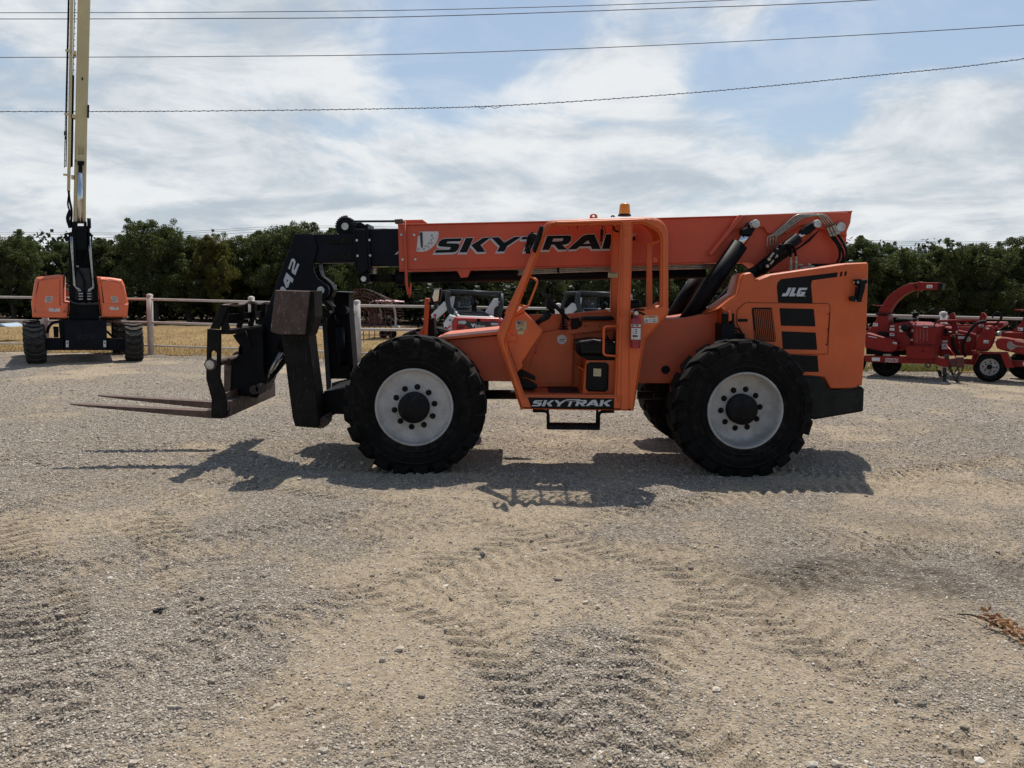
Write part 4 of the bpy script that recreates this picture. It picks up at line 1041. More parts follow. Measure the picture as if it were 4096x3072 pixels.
m = MB(); m.plate('L', [(1185, 1500), (1270, 1470), (1360, 1560), (1350, 1575), (1270, 1560)], 9.2, 9.42, b=.004); m.plate('L', [(1270, 1580), (1360, 1570), (1330, 1620), (1160, 1800), (1130, 1790), (1290, 1610)], 9.19, 9.24, b=.003); m.plate('L', [(1360, 1570), (1385, 1620, 15), (1380, 1660, 20), (1330, 1680, 20), (1300, 1650)], 9.2, 9.26); part(m, 'tilt_link', WORNBLK)
m = MB(); m.lathe([(.018, -.02), (.018, 0)], pc('L', 1345, 1645, 9.2), 'Y', 16); m.lathe([(.026, -.03), (.026, 0)], pc('M', 1237, 300, 8.66), 'Y', 16); each(m, 'link_pin', STEEL)
# tilt cylinder
m = MB(); m.tube([P(1152, 1380, 9.22), P(1090, 1474, 9.22)], .030, 16); part(m, 'tilt_cylinder_rod', CHROME)
m = MB(); m.tube([pc('M', 900, 690, 9.22), pc('M', 1010, 500, 9.22)], .060, 16); m.tube([pc('M', 770, 940, 9.22), pc('M', 690, 1060, 9.22)], .045, 14); m.tube(curve_pts([pc('M', 720, 860, 9.2), pc('M', 800, 790, 9.19), pc('M', 890, 700, 9.2)]), .016, 8); part(m, 'tilt_cylinder', BLACKP)
m = MB(); m.tube([pc('M', 900, 712, 9.2), pc('M', 715, 1035, 9.2)], .026, 14); part(m, 'tilt_rod_sleeve', STEEL)
# ---- fork carriage
CY0 = 8.60
m = MB()
near = [(78, 457), (222, 470), (214, 1000), (290, 1255, 20), (288, 1435), (240, 1452), (122, 1441), (126, 1235), (66, 1005, 60)]
slot = [(112, 778), (112, 720, 24), (147, 684, 30), (182, 720, 24), (182, 850), (112, 850)]
m.plate('M', near, CY0, CY0+.05, [slot], b=.004); m.poly(xz('M', [(78, 457), (222, 470), (214, 1000), (290, 1255), (288, 1435), (122, 1441), (126, 1235), (66, 1005)], CY0), 10.34, 10.39, (), .004)
carr = each(m, 'carriage_side_plate', WORNBLK)
m = MB(); m.plate('M', [(232, 192), (312, 197), (212, 462), (108, 456)], CY0, CY0+.025, b=.003); m.plate('M', [(300, 198), (314, 198), (310, 400), (330, 462), (235, 470), (228, 400)], CY0+.03, CY0+.06, b=.003); part(m, 'backrest_strut', WORNBLK)
m = MB()
A0 = pc('M', 240, 500, CY0); zb = pc('M', 240, 520, CY0).z; zt = pc('M', 240, 468, CY0).z
m.box((A0.x-.02, CY0+.05, zb), (A0.x+.09, 10.34, zt)); part(m, 'carriage_shelf', WORNBLK)
m = MB()
for yy, k in ((9.05, 0), (9.45, 1), (9.85, 2), (10.30, 3)):
    a = pc('M', 312, 197, CY0); b2 = pc('M', 240, 465, CY0)
    m.tube([(a.x, yy, a.z), (a.x-.005, yy, (a.z+b2.z)/2), (b2.x+.03, yy, b2.z)], .035, 4, smooth=False)
aa = pc('M', 312, 330, CY0); m.box((aa.x-.05, CY0+.06, aa.z-.04), (aa.x-.02, 10.3, aa.z+.03)); each(m, 'backrest_upright', WORNBLK)
m = MB(); a = pc('M', 270, 195, CY0); zz_ = a.z
V = []; nn = 22
for i in range(nn):
    y = CY0+(10.36-CY0)*i/(nn-1); z = zz_+.012*math.sin(i*.9)+.02*math.exp(-((i-9)/3)**2)
    V += [(a.x-.035, y, z), (a.x+.045, y, z+.004), (a.x+.045, y, z-.012), (a.x-.035, y, z-.016)]
Fc = []
for i in range(nn-1):
    for j in range(4): Fc.append((i*4+j, i*4+(j+1) % 4, i*4+4+(j+1) % 4, i*4+4+j))
Fc += [(0, 1, 2, 3), tuple(range(nn*4-4, nn*4))[::-1]]
m.add(V, Fc); part(m, 'bent_top_rail', RUSTY)
m = MB(); a = pc('M', 290, 1260, CY0); b2 = pc('M', 288, 1432, CY0); m.box((a.x-.16, CY0+.052, b2.z), (a.x+.02, 10.34, a.z-.005), .012); part(m, 'carriage_beam', RUSTY)
m = MB(); a = pc('M', 125, 850, CY0); m.tube([(a.x, CY0-.02, a.z), (a.x, 10.42, a.z)], .038, 16)
for yy in (9.45, 9.58): m.tube([(a.x, yy, a.z), (a.x, yy+.06, a.z)], .072, 16)
part(m, 'fork_shaft', RUSTY)
m = MB(); m.lathe([(.066, -.03), (.066, 0)], (a.x, CY0, a.z), 'Y', 8, False); m.plate('M', [(50, 848), (75, 820), (185, 830), (192, 852), (170, 880), (80, 875)], CY0-.018, CY0-.002, b=.003); part(m, 'shaft_collar', RUSTY)
m = MB(); m.lathe([(.047, -.045), (.047, -.028)], (a.x, CY0, a.z), 'Y', 20); part(m, 'shaft_end', STEEL)
m = MB()
m.plate('M', [(360, 530), (480, 470), (680, 430), (700, 620), (700, 900), (740, 1060), (640, 1180), (340, 1230), (335, 870), (430, 740), (440, 640), (400, 590)], 9.12, 9.20, [[(428, 740), (430, 660, 15), (448, 640, 15), (466, 660, 15), (465, 740)]], b=.004); m.plate('M', [(440, 480), (680, 430), (700, 1040), (640, 1180), (420, 1200)], 9.20, 9.72, b=.004)
m.tube([pc('M', 490, 455, 9.1), pc('M', 565, 640, 9.1), pc('M', 570, 680, 9.1)], .008, 6); part(m, 'carriage_mount', BLACKP)
m = MB(); m.plate('M', [(265, 840), (345, 870), (335, 1140), (262, 1170)], 9.1, 9.75, b=.004); m.plate('M', [(262, 1180), (340, 1140), (345, 1230), (290, 1240)], 8.9, 9.7, b=.004); part(m, 'fork_shank', FORKM)
m = MB(); m.lathe([(.06, -.05), (.06, .0)], pc('M', 690, 1110, 9.1), 'Y', 16); m.lathe([(.05, -.05), (.05, .0)], pc('M', 610, 1125, 9.1), 'Y', 16); part(m, 'tilt_pivot', RUSTY)
def fork(Y, tip, heel_top, heel_bot, heel2):
    mm = MB(); w_ = .13
    t0 = P(*tip, Y); h1 = P(*heel_top, Y); h0 = P(*heel_bot, Y); e1 = P(*heel2, Y)
    V = []
    st = [(0, .020, .25), (.03, .022, .55), (.10, .024, .8), (.4, None, 1), (1, None, 1)]
    for tt, th, wk in st:
        x = t0.x+(h1.x-t0.x)*tt; zt_ = t0.z+.006+(h1.z-t0.z)*tt; zb_ = t0.z-.006+(h0.z-t0.z)*tt
        c_ = Y+w_/2; V += [(x, c_-w_/2*wk, zt_), (x, c_+w_/2*wk, zt_), (x, c_+w_/2*wk, zb_), (x, c_-w_/2*wk, zb_)]
    x = e1.x; V += [(x, Y, h1.z), (x, Y+w_, h1.z), (x, Y+w_, h0.z), (x, Y, h0.z)]
    n = len(V)//4; Fc = [(0, 1, 2, 3), tuple(range(4*n-4, 4*n))[::-1]]
    for i in range(n-1):
        for j in range(4): Fc.append((4*i+j, 4*i+(j+1) % 4, 4*i+4+(j+1) % 4, 4*i+4+j))
    mm.add(V, Fc); return mm
part(fork(8.66, (272, 1619), (850, 1648), (850, 1672), (905, 1672)), 'fork', FORKM)
part(fork(9.52, (382, 1584), (850, 1611), (850, 1634), (905, 1634)), 'fork', FORKM)
# ---- stabilisers
m = MB(); m.plate('M', [(830, 28, 14), (1213, 40, 10), (1162, 522, 16), (880, 518), (795, 496, 30), (778, 480)], 8.40, 8.44, b=.006, seg=2); pad = part(m, 'stabiliser_pad', RUSTY)
m = MB(); m.plate('M', [(1195, 42), (1262, 42), (1268, 330, 30), (1205, 530), (1162, 522)], 8.44, 8.80, b=.006); m.plate('M', [(835, 28), (1260, 40), (1260, 52), (835, 42)], 8.44, 8.80, b=.003); part(m, 'pad_hinge', WORNBLK, pad)
m = MB(); m.plate('M', [(898, 518), (1198, 528), (1225, 760), (1300, 1320), (1310, 1500, 20), (1285, 1556), (1050, 1536), (1022, 1440), (960, 960), (920, 640)], 8.50, 8.84, b=.008); leg = part(m, 'stabiliser_leg', WORNBLK)
m = MB(); m.plate('M', [(1330, 1440, 30), (1420, 1400, 30), (1410, 1500, 40), (1370, 1555, 20), (1290, 1556)], 8.62, 8.84); m.lathe([(.046, -.05), (.046, .0)], pc('M', 1380, 1470, 8.62), 'Y', 18); part(m, 'leg_pivot', RUSTY, leg)
m = MB(); m.lathe([(.032, -.03), (.032, .0)], pc('M', 1237, 300, 8.7), 'Y', 18); part(m, 'leg_pin', STEEL, leg)
m = MB(); m.plate('M', [(1370, 1150), (1640, 1110), (2000, 1150), (2000, 1420), (1500, 1400), (1420, 1440), (1330, 1500), (1300, 1400)], 8.84, 10.1, b=.01); part(m, 'stabiliser_crossbeam', BLACKP)
m = MB(); m.plate('M', [(1350, 380), (1395, 340), (1440, 1000), (1440, 1128), (1398, 1135)], 9.92, 9.98, b=.003); m.plate('M', [(1478, 42), (1670, 52), (1668, 62), (1478, 56)], 9.9, 10.3, b=.002); part(m, 'stabiliser_edge', GREYP)
m = MB(); m.plate('M', [(1395, 350), (1470, 260), (1478, 56), (1648, 62), (1645, 230), (1694, 880), (1650, 1012), (1440, 1010)], 9.98, 10.30, b=.008); m.plate('M', [(1525, 860), (1655, 860), (1655, 1000), (1525, 1005)], 9.92, 9.98); far_leg = part(m, 'stabiliser_leg', BLACKP)
m = MB(); m.tube([pc('M', 1545, 440, 9.93), pc('M', 1570, 850, 9.93)], .058, 14); m.tube([pc('M', 1515, 300, 9.93), pc('M', 1525, 450, 9.93)], .025, 10); m.lathe([(.06, -.1), (.06, .1)], pc('M', 1590, 250, 9.95), 'Y', 14); part(m, 'stabiliser_cylinder', NAVY, far_leg)
m = MB(); m.plate('M', [(1455, 1060), (1650, 1015), (1650, 1130), (1455, 1120)], 9.95, 10.1, b=.003); part(m, 'crossbeam_cap', GREYP)
# ---- hydraulics at the rear
def cyl(c, p0, p1, r, Y, mat, name, n=20):
    mm = MB(); mm.tube([pc(c, *p0, Y), pc(c, *p1, Y)], r, n); return part(mm, name, mat)
lift = cyl('C', (262, 905), (662, 325), .092, 9.10, BLACKP, 'lift_cylinder', 28)
m = MB(); m.tube([pc('C', 650, 345, 9.10), pc('C', 716, 250, 9.10)], .046, 20); part(m, 'lift_rod', CHROME, lift)
m = MB(); m.plate('T', [(545, 210, 20), (640, 195, 40), (668, 255, 40), (640, 300), (575, 415), (440, 395), (445, 320), (520, 285)], 9.04, 9.18, b=.01); part(m, 'rod_eye', BLACKP, lift)
m = MB(); m.lathe([(.042, -.06), (.046, -.05), (.046, 0)], pc('T', 618, 248, 9.05), 'Y', 24); m.tube([pc('T', 560, 215, 9.02), pc('T', 580, 300, 9.02)], .016, 8); part(m, 'lift_pin', STEEL, lift)
l2 = cyl('C', (140, 905), (370, 545), .085, 9.80, BLACKP, 'lift_cylinder', 24)
cyl('C', (480, 800), (640, 620), .06, 9.5, BLACKP, 'boom_hose_bundle', 14)
comp = cyl('C', (758, 548), (1092, 275), .062, 9.08, BLACKP, 'compensating_cylinder', 24)
m = MB(); m.tube([pc('C', 1085, 285, 9.08), pc('C', 1150, 232, 9.08)], .028, 14); part(m, 'compensating_rod', CHROME, comp)
m = MB(); m.plate('T', [(1385, 270, 10), (1490, 205, 30), (1560, 215, 40), (1565, 280, 40), (1430, 395, 30), (1310, 400, 10), (1325, 330)], 9.03, 9.14, b=.008); m.plate('T', [(470, 960, 30), (545, 920), (700, 830), (760, 870), (660, 1000), (560, 1060, 30), (480, 1060, 30)], 9.02, 9.14, b=.008); m.plate('T', [(670, 850), (720, 825), (745, 900), (690, 930)], 8.98, 9.03); each(m, 'cylinder_eye', BLACKP, comp)
m = MB(); m.lathe([(.040, -.05), (.044, -.04), (.044, 0)], pc('T', 1528, 245, 9.03), 'Y', 24); m.lathe([(.040, -.05), (.044, -.04), (.044, 0)], pc('T', 528, 1020, 9.0), 'Y', 24); each(m, 'cylinder_pin', STEEL, comp)
m = MB(); m.plate('T', [(445, 980, 30), (500, 940, 20), (570, 1060), (560, 1090, 20), (470, 1085, 30)], 9.0, 9.02, b=.003); part(m, 'pin_keeper', RUSTY, comp)
m = MB(); m.plate('T', [(615, 1045), (860, 870), (1000, 730), (1430, 500), (1590, 330), (1480, 420), (1230, 640), (960, 830), (640, 1085)], 9.16, 9.20, b=.002); part(m, 'cylinder_slot', PLASTIC)
m = MB(); m.lathe([(.050, -.02), (.055, -.012), (.055, 0)], pc('T', 1887, 288, 9.19), 'Y', 28); part(m, 'boom_pivot_pin', STEEL)
m = MB(); m.lathe([(.068, -.012), (.068, 0)], pc('T', 1882, 292, 9.20), 'Y', 28); part(m, 'pivot_boss', BOOMRED)
m = MB()
for k in range(4):                                       # bent pipe bundle
    d = k*.55
    m.tube(bend([pc('T', 805+k*44, 680-k*28, 9.18), pc('T', 810+k*43, 430-k*5, 9.18), pc('T', 880+k*28, 410+k*3, 9.16), pc('T', 1240+k*30, 105+k*14, 9.16), pc('T', 1560+k*35, 98+(0 if k > 1 else 6), 9.16), pc('T', 1690+k*35, 300-k*12, 9.16)], .05), .0085, 8)
each(m, 'hydraulic_pipe', ZINC)
m = MB()
for k, (x, y) in enumerate(((1690, 300), (1735, 290), (1775, 265), (1800, 262))):
    m.tube([pc('T', x, y, 9.15), pc('T', x+45, y+95, 9.15)], .014, 8, smooth=False); m.tube([pc('T', x+40, y+85, 9.15), pc('T', x+65, y+140, 9.15)], .019, 8)
for x, y in ((1845, 520), (1910, 510)): m.tube([pc('T', x, y, 9.15), pc('T', x+18, y+40, 9.15)], .018, 8)
for p, q1 in (((970, 575), (955, 620)), ((905, 670), (850, 740)), ((955, 695), (945, 735)), ((900, 780), (850, 840)), ((1150, 725), (1160, 920)), ((1228, 715), (1238, 905)), ((1265, 845), (1330, 845)), ((1290, 895), (1500, 870)), ((1405, 842), (1450, 842))):
    m.tube([pc('T', *p, 8.97 if p[0] < 1000 else 9.12), pc('T', *q1, 8.97 if p[0] < 1000 else 9.12)], .0125, 8, smooth=False)
for x, y in ((825, 765), (800, 865)): m.lathe([(.018, -.03), (.018, 0)], pc('T', x, y, 8.99), 'Y', 6, False)
for y in (790, 850, 890):
    for x in (1155, 1234): m.tube([pc('T', x, y, 9.12), pc('T', x, y+22, 9.12)], .018, 6, smooth=False)
each(m, 'hose_fitting', ZINC)
m = MB()
for k, pts in enumerate(([(1752, 430), (1850, 560), (1878, 680), (1850, 790), (1770, 840), (1460, 845)], [(1795, 430), (1890, 580), (1930, 690), (1905, 790), (1820, 850), (1500, 875)], [(1850, 400), (1935, 540), (1978, 660), (1955, 770), (1870, 840), (1600, 860)])):
    m.tube(curve_pts([pc('T', *p, 9.14) for p in pts]), .0135, 8)
m.tube(curve_pts([pc('T', 960, 600, 8.97), pc('T', 1000, 555, 8.96), pc('T', 1060, 560, 8.97), pc('T', 1120, 570, 8.98), pc('T', 1150, 640, 9.05), pc('T', 1150, 725, 9.12)]), .0125, 8)
m.tube(curve_pts([pc('T', 960, 700, 8.97), pc('T', 1005, 610, 8.95), pc('T', 1080, 545, 8.95), pc('T', 1180, 560, 9.0), pc('T', 1215, 640, 9.07), pc('T', 1228, 715, 9.12)]), .0125, 8)
m.tube([pc('T', 940, 740, 8.97), pc('T', 905, 790, 8.97)], .011, 8); each(m, 'hydraulic_hose', HOSE)

# ---- cab
CB0, CB1 = 8.34, 9.14
outer = [(318, 1462, 5), (150, 948, 70), (498, 140, 95), (1352, 112, 150), (1352, 800, 60), (1190, 975, 10), (1108, 1472, 5)]
door = [(347, 1362, 5), (214, 985, 60), (522, 180, 75), (1018, 170, 5), (985, 1100), (975, 1362, 5)]
rearw = [(1105, 170, 5), (1180, 168, 40), (1297, 225, 90), (1296, 735, 8), (1088, 762, 5)]
m = MB(); m.plate('B', outer, CB0, CB0+.085, [door, rearw], b=.022, seg=3); cab = part(m, 'cab_frame', ORANGE)
m = MB()
pillar = [(1030, 172), (1100, 172), (1085, 770), (1190, 975), (1108, 1470), (990, 1470), (1008, 900)]
m.plate('B', [(1042, 180), (1094, 180), (1078, 760), (1070, 1466), (1018, 1466), (1028, 900)], CB0-.012, CB0-.001, b=.005); m.plate('B', [(1030, 1030), (1100, 1030), (1172, 975), (1100, 1464), (1085, 1464), (1075, 1045)], CB0-.006, CB0+.002, b=.004)
m.plate('B', [(1046, 210, 3), (1064, 210, 3), (1063, 250, 3), (1045, 250, 3)], CB0-.03, CB0-.01); m.plate('B', [(1020, 768, 3), (1038, 768, 3), (1038, 808, 3), (1020, 808, 3)], CB0-.03, CB0-.01); m.plate('B', [(1002, 1372, 3), (1018, 1372, 3), (1016, 1410, 3), (1002, 1410, 3)], CB0-.03, CB0-.01)
part(m, 'rear_pillar', ORANGE, cab)
m = MB(); m.plate('B', [(318, 1462, 5), (150, 948, 70), (498, 140, 95), (1352, 112, 150), (1352, 800, 60), (1190, 975, 10), (1108, 1472, 5)], CB1-.06, CB1, [[(347, 800), (214, 790), (522, 180, 75), (955, 172, 5), (945, 780), (640, 795)], [(1035, 172), (1180, 168, 40), (1297, 225, 90), (1296, 770), (1030, 762)]], b=.012, seg=2); part(m, 'cab_far_side', ORANGE, cab)
m = MB(); m.plate('B', [(1200, 300), (1300, 265), (1300, 285), (1235, 320), (1240, 735), (1285, 705, 10), (1285, 745), (1200, 745)], 8.95, 9.0, b=.004); m.plate('B', [(1238, 400, 6), (1275, 400, 6), (1275, 436, 6), (1238, 436, 6)], 8.98, 9.0); part(m, 'rear_post', ORANGE, cab)
# roof: rounded tray with a barred window
m = MB()
top = [(490, 168), (520, 150), (560, 142), (860, 134), (1195, 124), (1250, 130), (1295, 160), (1325, 205), (1335, 260)]
tp = [pc('B', x, y, CB0) for x, y in top]
def strip(i0, i1, y0, y1, th=.012):
    V = []; Fc = []
    for i in range(i0, i1+1):
        p = tp[i]; V += [(p.x, y0, p.z), (p.x, y1, p.z), (p.x, y1, p.z-th), (p.x, y0, p.z-th)]
    n = i1-i0+1
    for i in range(n-1):
        for j in range(4): Fc.append((4*i+j, 4*i+(j+1) % 4, 4*i+4+(j+1) % 4, 4*i+4+j))
    Fc += [(0, 1, 2, 3), tuple(range(4*n-4, 4*n))[::-1]]; m.add(V, Fc)
strip(0, 4, CB0+.06, CB0+.18); strip(0, 4, CB1-.20, CB1-.04); strip(4, 8, CB0+.06, CB1-.04); strip(0, 1, CB0+.18, CB1-.2)
xa, za = tp[1].x, tp[1].z; xb, zb = tp[4].x, tp[4].z
for k in range(5):
    y = CB0+.225+k*.088; m.tube([(xa, y, za-.006), (xb-.25, y, zb-.006)], .015, 6)
for k in range(4):
    x = xa+(xb-.25-xa)*k/3; m.tube([(x, CB0+.17, za-.008), (x, CB1-.19, za-.008)], .014, 6)
mm_x = xb-.25; m.box((mm_x, CB0+.18, zb-.02), (xb, CB1-.2, zb-.006))
part(m, 'roof_guard', ORANGE, cab)
m = MB(); m.plate('B', [(800, 128), (805, 102, 6), (830, 94, 12), (852, 102, 6), (857, 126)], 8.60, 8.62, [[(817, 112), (828, 101), (840, 112), (828, 122)]], b=.002); part(m, 'lifting_eye', ORANGE, cab)
m = MB(); b0 = pc('B', 1044, 113, 8.62); m.lathe([(.068, 0), (.068, .012), (.060, .02), (0, .02)], (b0.x, b0.y, b0.z), 'Z', 24); bea = part(m, 'beacon_base', PLASTIC)
m = MB(); m.lathe([(.058, .02), (.059, .03), (.052, .112), (.044, .126), (0, .128)], (b0.x, b0.y, b0.z), 'Z', 24); part(m, 'beacon_lens', AMBER, bea)
m = MB(); m.tube(curve_pts([pc('B', 950, 118, 8.6), pc('B', 962, 110, 8.6), pc('B', 975, 118, 8.6)]), .008, 8); m.tube(curve_pts([pc('B', 968, 180, 8.7), pc('B', 975, 212, 8.7), pc('B', 1005, 222, 8.7)]), .010, 8); each(m, 'beacon_cable', HOSE, bea)
m = MB(); m.tube([pc('B', 716, 175, 8.6), pc('B', 715, 200, 8.6)], .006, 6); m.tube([pc('B', 890, 180, 8.55), pc('B', 886, 215, 8.55)], .006, 6); m.tube([pc('B', 887, 205, 8.55), pc('B', 885, 245, 8.55)], .016, 8); m.tube([pc('B', 884, 245, 8.55), pc('B', 881, 290, 8.55)], .011, 8); m.tube(curve_pts([pc('B', 900, 182, 8.55), pc('B', 912, 230, 8.55), pc('B', 884, 300, 8.55), pc('B', 882, 322, 8.55)]), .003, 5); part(m, 'hanging_cable', HOSE, cab)
# lower cab: floor, wall, console, dash
m = MB(); m.plate('B', [(200, 960), (262, 818), (410, 815), (640, 795), (925, 765), (1000, 900), (1000, 1365), (330, 1365)], CB1-.05, CB1-.01, b=.003); wall = part(m, 'cab_wall', ORANGE)
m = MB(); m.plate('B', [(440, 835), (470, 930), (585, 905), (660, 880), (735, 890), (745, 845), (985, 843), (985, 905), (690, 935), (680, 1300), (330, 1310), (330, 1010)], 9.02, CB1-.05, b=.006); part(m, 'console', ORANGE, wall)
m = MB(); m.plate('B', [(475, 945), (676, 934), (672, 1280), (345, 1284), (400, 1100)], 9.013, 9.021, b=.002); part(m, 'access_panel', ORANGE, wall)
m = MB()
for x, y in ((676, 940), (770, 880), (870, 880)): m.lathe([(.007, -.008), (.007, 0)], pc('B', x, y, 9.012), 'Y', 8)
each(m, 'panel_screw', PLASTIC, wall)
m = MB(); m.lathe([(.052, -.002), (.052, 0)], pc('B', 607, 974, 9.0125), 'Y', 32); stk = part(m, 'round_sticker', DECALW, wall)
m = MB(); text_on(m, 'dealer', 'B', (588, 980), (628, 978), (588, 968), 9.0095, .2); text_on(m, 'rental', 'B', (594, 992), (622, 991), (594, 986), 9.0095); part(m, 'sticker_lettering', DECALK, stk)
m = MB(); m.plate('B', [(748, 840, 6), (760, 815, 6), (960, 812, 6), (980, 838, 6)], 8.85, 9.06, b=.006); m.plate('B', [(670, 830, 6), (728, 822, 6), (735, 850), (718, 900), (672, 905)], 8.99, 9.03, b=.004); m.plate('B', [(735, 850), (750, 842), (745, 880), (730, 882)], 8.98, 9.02); part(m, 'control_panel', PLASTIC, wall)
m = MB()
for k in range(6): m.lathe([(.055-.005*k, k*.028), (.048-.005*k, k*.028+.014)], (pc('B', 620, 905, 8.98).x, 8.98, pc('B', 620, 905, 8.98).z), 'Z', 16)
jz = pc('B', 620, 905, 8.98); m.tube([jz, pc('B', 612, 790, 8.98)], .014, 10); m.lathe([(.022, -.03), (.028, 0), (.02, .03), (0, .035)], pc('B', 611, 780, 8.98), 'Z', 14); m.lathe([(.012, -.01), (.014, 0), (.0, .012)], pc('B', 675, 833, 8.98), 'Z', 12); part(m, 'joystick', PLASTIC, wall)
m = MB(); m.plate('B', [(216, 985), (262, 822), (345, 782), (476, 912, 14), (328, 1134), (334, 1166), (292, 1205)], 8.46, 8.98, b=.008); dash = part(m, 'dash_cowl', ORANGE)
m = MB(); m.plate('B', [(262, 820), (268, 796), (345, 738), (348, 780)], 8.46, 9.0, b=.006); part(m, 'dash_top', ORANGE, dash)
m = MB(); m.plate('B', [(212, 928), (294, 952), (292, 990), (222, 986)], 8.435, 8.456, b=.004); part(m, 'dash_bracket', ORANGE, dash)
m = MB(); m.plate('B', [(279, 843, 8), (361, 843, 8), (359, 911, 8), (280, 911, 8)], 8.452, 8.4585, b=.001); m.plate('B', [(297, 916), (341, 916), (340, 938), (298, 938)], 8.454, 8.4585, b=.001); fl = part(m, 'flag_sticker', DECALY, dash)
m = MB(); m.plate('B', [(282, 846, 8), (358, 846, 8), (356, 908, 8), (283, 908, 8)], 8.4515, 8.4518, [[(284, 848, 8), (356, 848, 8), (354, 906, 8), (285, 906, 8)]], b=0); text_on(m, 'MADE IN THE', 'B', (293, 888), (348, 888), (293, 883), 8.4508); text_on(m, 'USA', 'B', (308, 904), (333, 904), (310, 893), 8.4508, .15); part(m, 'sticker_print', DECALK, fl)
m = MB()
for k in range(7): m.plate('B', [(318 if k < 4 else 295, 850+k*4.1), (345, 850+k*4.1), (345, 852+k*4.1), (318 if k < 4 else 295, 852+k*4.1)], 8.4506, 8.4512, b=0)
part(m, 'flag_pattern', EXTRED, fl)
m = MB(); m.plate('B', [(295, 850), (317, 850), (317, 865), (295, 865)], 8.4506, 8.4512, b=0); blue = paint('flag_blue', (.03, .06, .22), .5); part(m, 'flag_canton', blue, fl)
m = MB(); m.tube([pc('B', 426, 1010, 8.44), pc('B', 424, 1075, 8.44)], .008, 6); part(m, 'red_tag', EXTRED, dash)
# steering column and wheel
m = MB(); m.tube([pc('B', 395, 895, 8.72), pc('B', 560, 740, 8.72)], [.030, .018], 14); m.tube([pc('B', 428, 860, 8.70), pc('B', 530, 795, 8.68)], .022, 10); m.plate('B', [(445, 835), (500, 790), (535, 800), (520, 830), (460, 860)], 8.66, 8.78, b=.01); m.plate('B', [(500, 700), (530, 690), (560, 740), (545, 770), (500, 760)], 8.66, 8.78, b=.012); part(m, 'steering_column', PLASTIC)
c0 = pc('B', 560, 738, 8.72); e1 = pc('B', 650, 832, 8.72)-c0; e1 = e1*1.03; rad = e1.length; e1.normalize(); ey = Vector((0, 1, 0))
m = MB(); m.tube([c0+e1*rad*math.cos(2*math.pi*k/40)+ey*rad*math.sin(2*math.pi*k/40) for k in range(40)], .016, 10, closed=True)
for k in range(3): a = 2*math.pi*k/3+.5; m.tube([c0-Vector((.03, 0, -.01)), c0+e1*rad*math.cos(a)+ey*rad*math.sin(a)], .011, 8)
part(m, 'steering_wheel', PLASTIC)
# pedals, floor
m = MB(); m.plate('B', [(290, 1205), (330, 1190), (425, 1240, 10), (420, 1262, 8), (360, 1240), (300, 1240)], 8.6, 8.75, b=.004); m.plate('B', [(310, 1250), (370, 1260), (438, 1300, 8), (430, 1318, 8), (330, 1310)], 8.55, 8.7, b=.004); m.plate('B', [(310, 1285), (400, 1300), (420, 1330), (340, 1330)], 8.75, 8.9, b=.004); each(m, 'pedal', PLASTIC)
fz = pc('B', 600, 1362, CB0).z; fx0 = pc('B', 340, 1362, CB0).x; fx1 = pc('B', 1000, 1362, CB0).x
m = MB(); m.box((fx0-.06, CB0+.085, fz-.05), (fx1+.15, CB1, fz-.004)); floor_ = part(m, 'cab_floor', ORANGE)
m = MB(); a = pc('B', 510, 1325, 8.8); b2 = pc('B', 730, 1358, 8.6); m.box((a.x, CB0+.2, fz-.004), (b2.x, CB1-.12, fz+.004)); part(m, 'floor_mat', PLASTIC, floor_)
m = MB(); m.plate('B', [(368, 1379), (972, 1385), (970, 1457), (394, 1453)], CB0-.003, CB0-.0005, b=.0005); dec = part(m, 'sill_decal', DECALK, cab)
def to_sill(p):
    out = []
    for x, y in p:
        yd = y+(x-357)*.0190; u = (x-357)/(2165-357); v = (yd-165)/(297-165)
        X = 92+u*(1210-92)+0; Y_ = 1383+v*(1469-1383)+u*4
        out.append((X, Y_))
    return xz('S', out, CB0-.004)
m = MB(); letters(m, to_sill, CB0-.0045, CB0-.0032)
m.plate('S', [(560, 1372), (770, 1372), (715, 1402), (690, 1402), (680, 1412), (668, 1400), (590, 1398)], CB0-.0045, CB0-.0032, b=0); part(m, 'sill_lettering', DECALG, dec)
# step
m = MB(); Ys = 8.40
m.tube(bend([pc('B', 403, 1472, Ys), pc('B', 512, 1474, Ys), pc('B', 510, 1598, Ys)], .05), .017, 10); m.tube(bend([pc('B', 972, 1476, Ys), pc('B', 864, 1478, Ys), pc('B', 862, 1598, Ys)], .05), .017, 10); a = pc('B', 505, 1570, Ys); b2 = pc('B', 868, 1604, Ys); m.box((a.x, Ys-.03, b2.z), (b2.x, Ys+.16, a.z), .004)
for k in range(26): xx_ = a.x+(b2.x-a.x)*(k+.5)/26; m.box((xx_-.004, Ys-.02, a.z), (xx_+.004, Ys+.15, a.z+.005), .001)
for xx_ in (a.x+.01, b2.x-.01): m.tube([(xx_, Ys+.15, a.z), (xx_, Ys+.15, a.z+.2)], .014, 8)
part(m, 'step', BLACKP, cab)
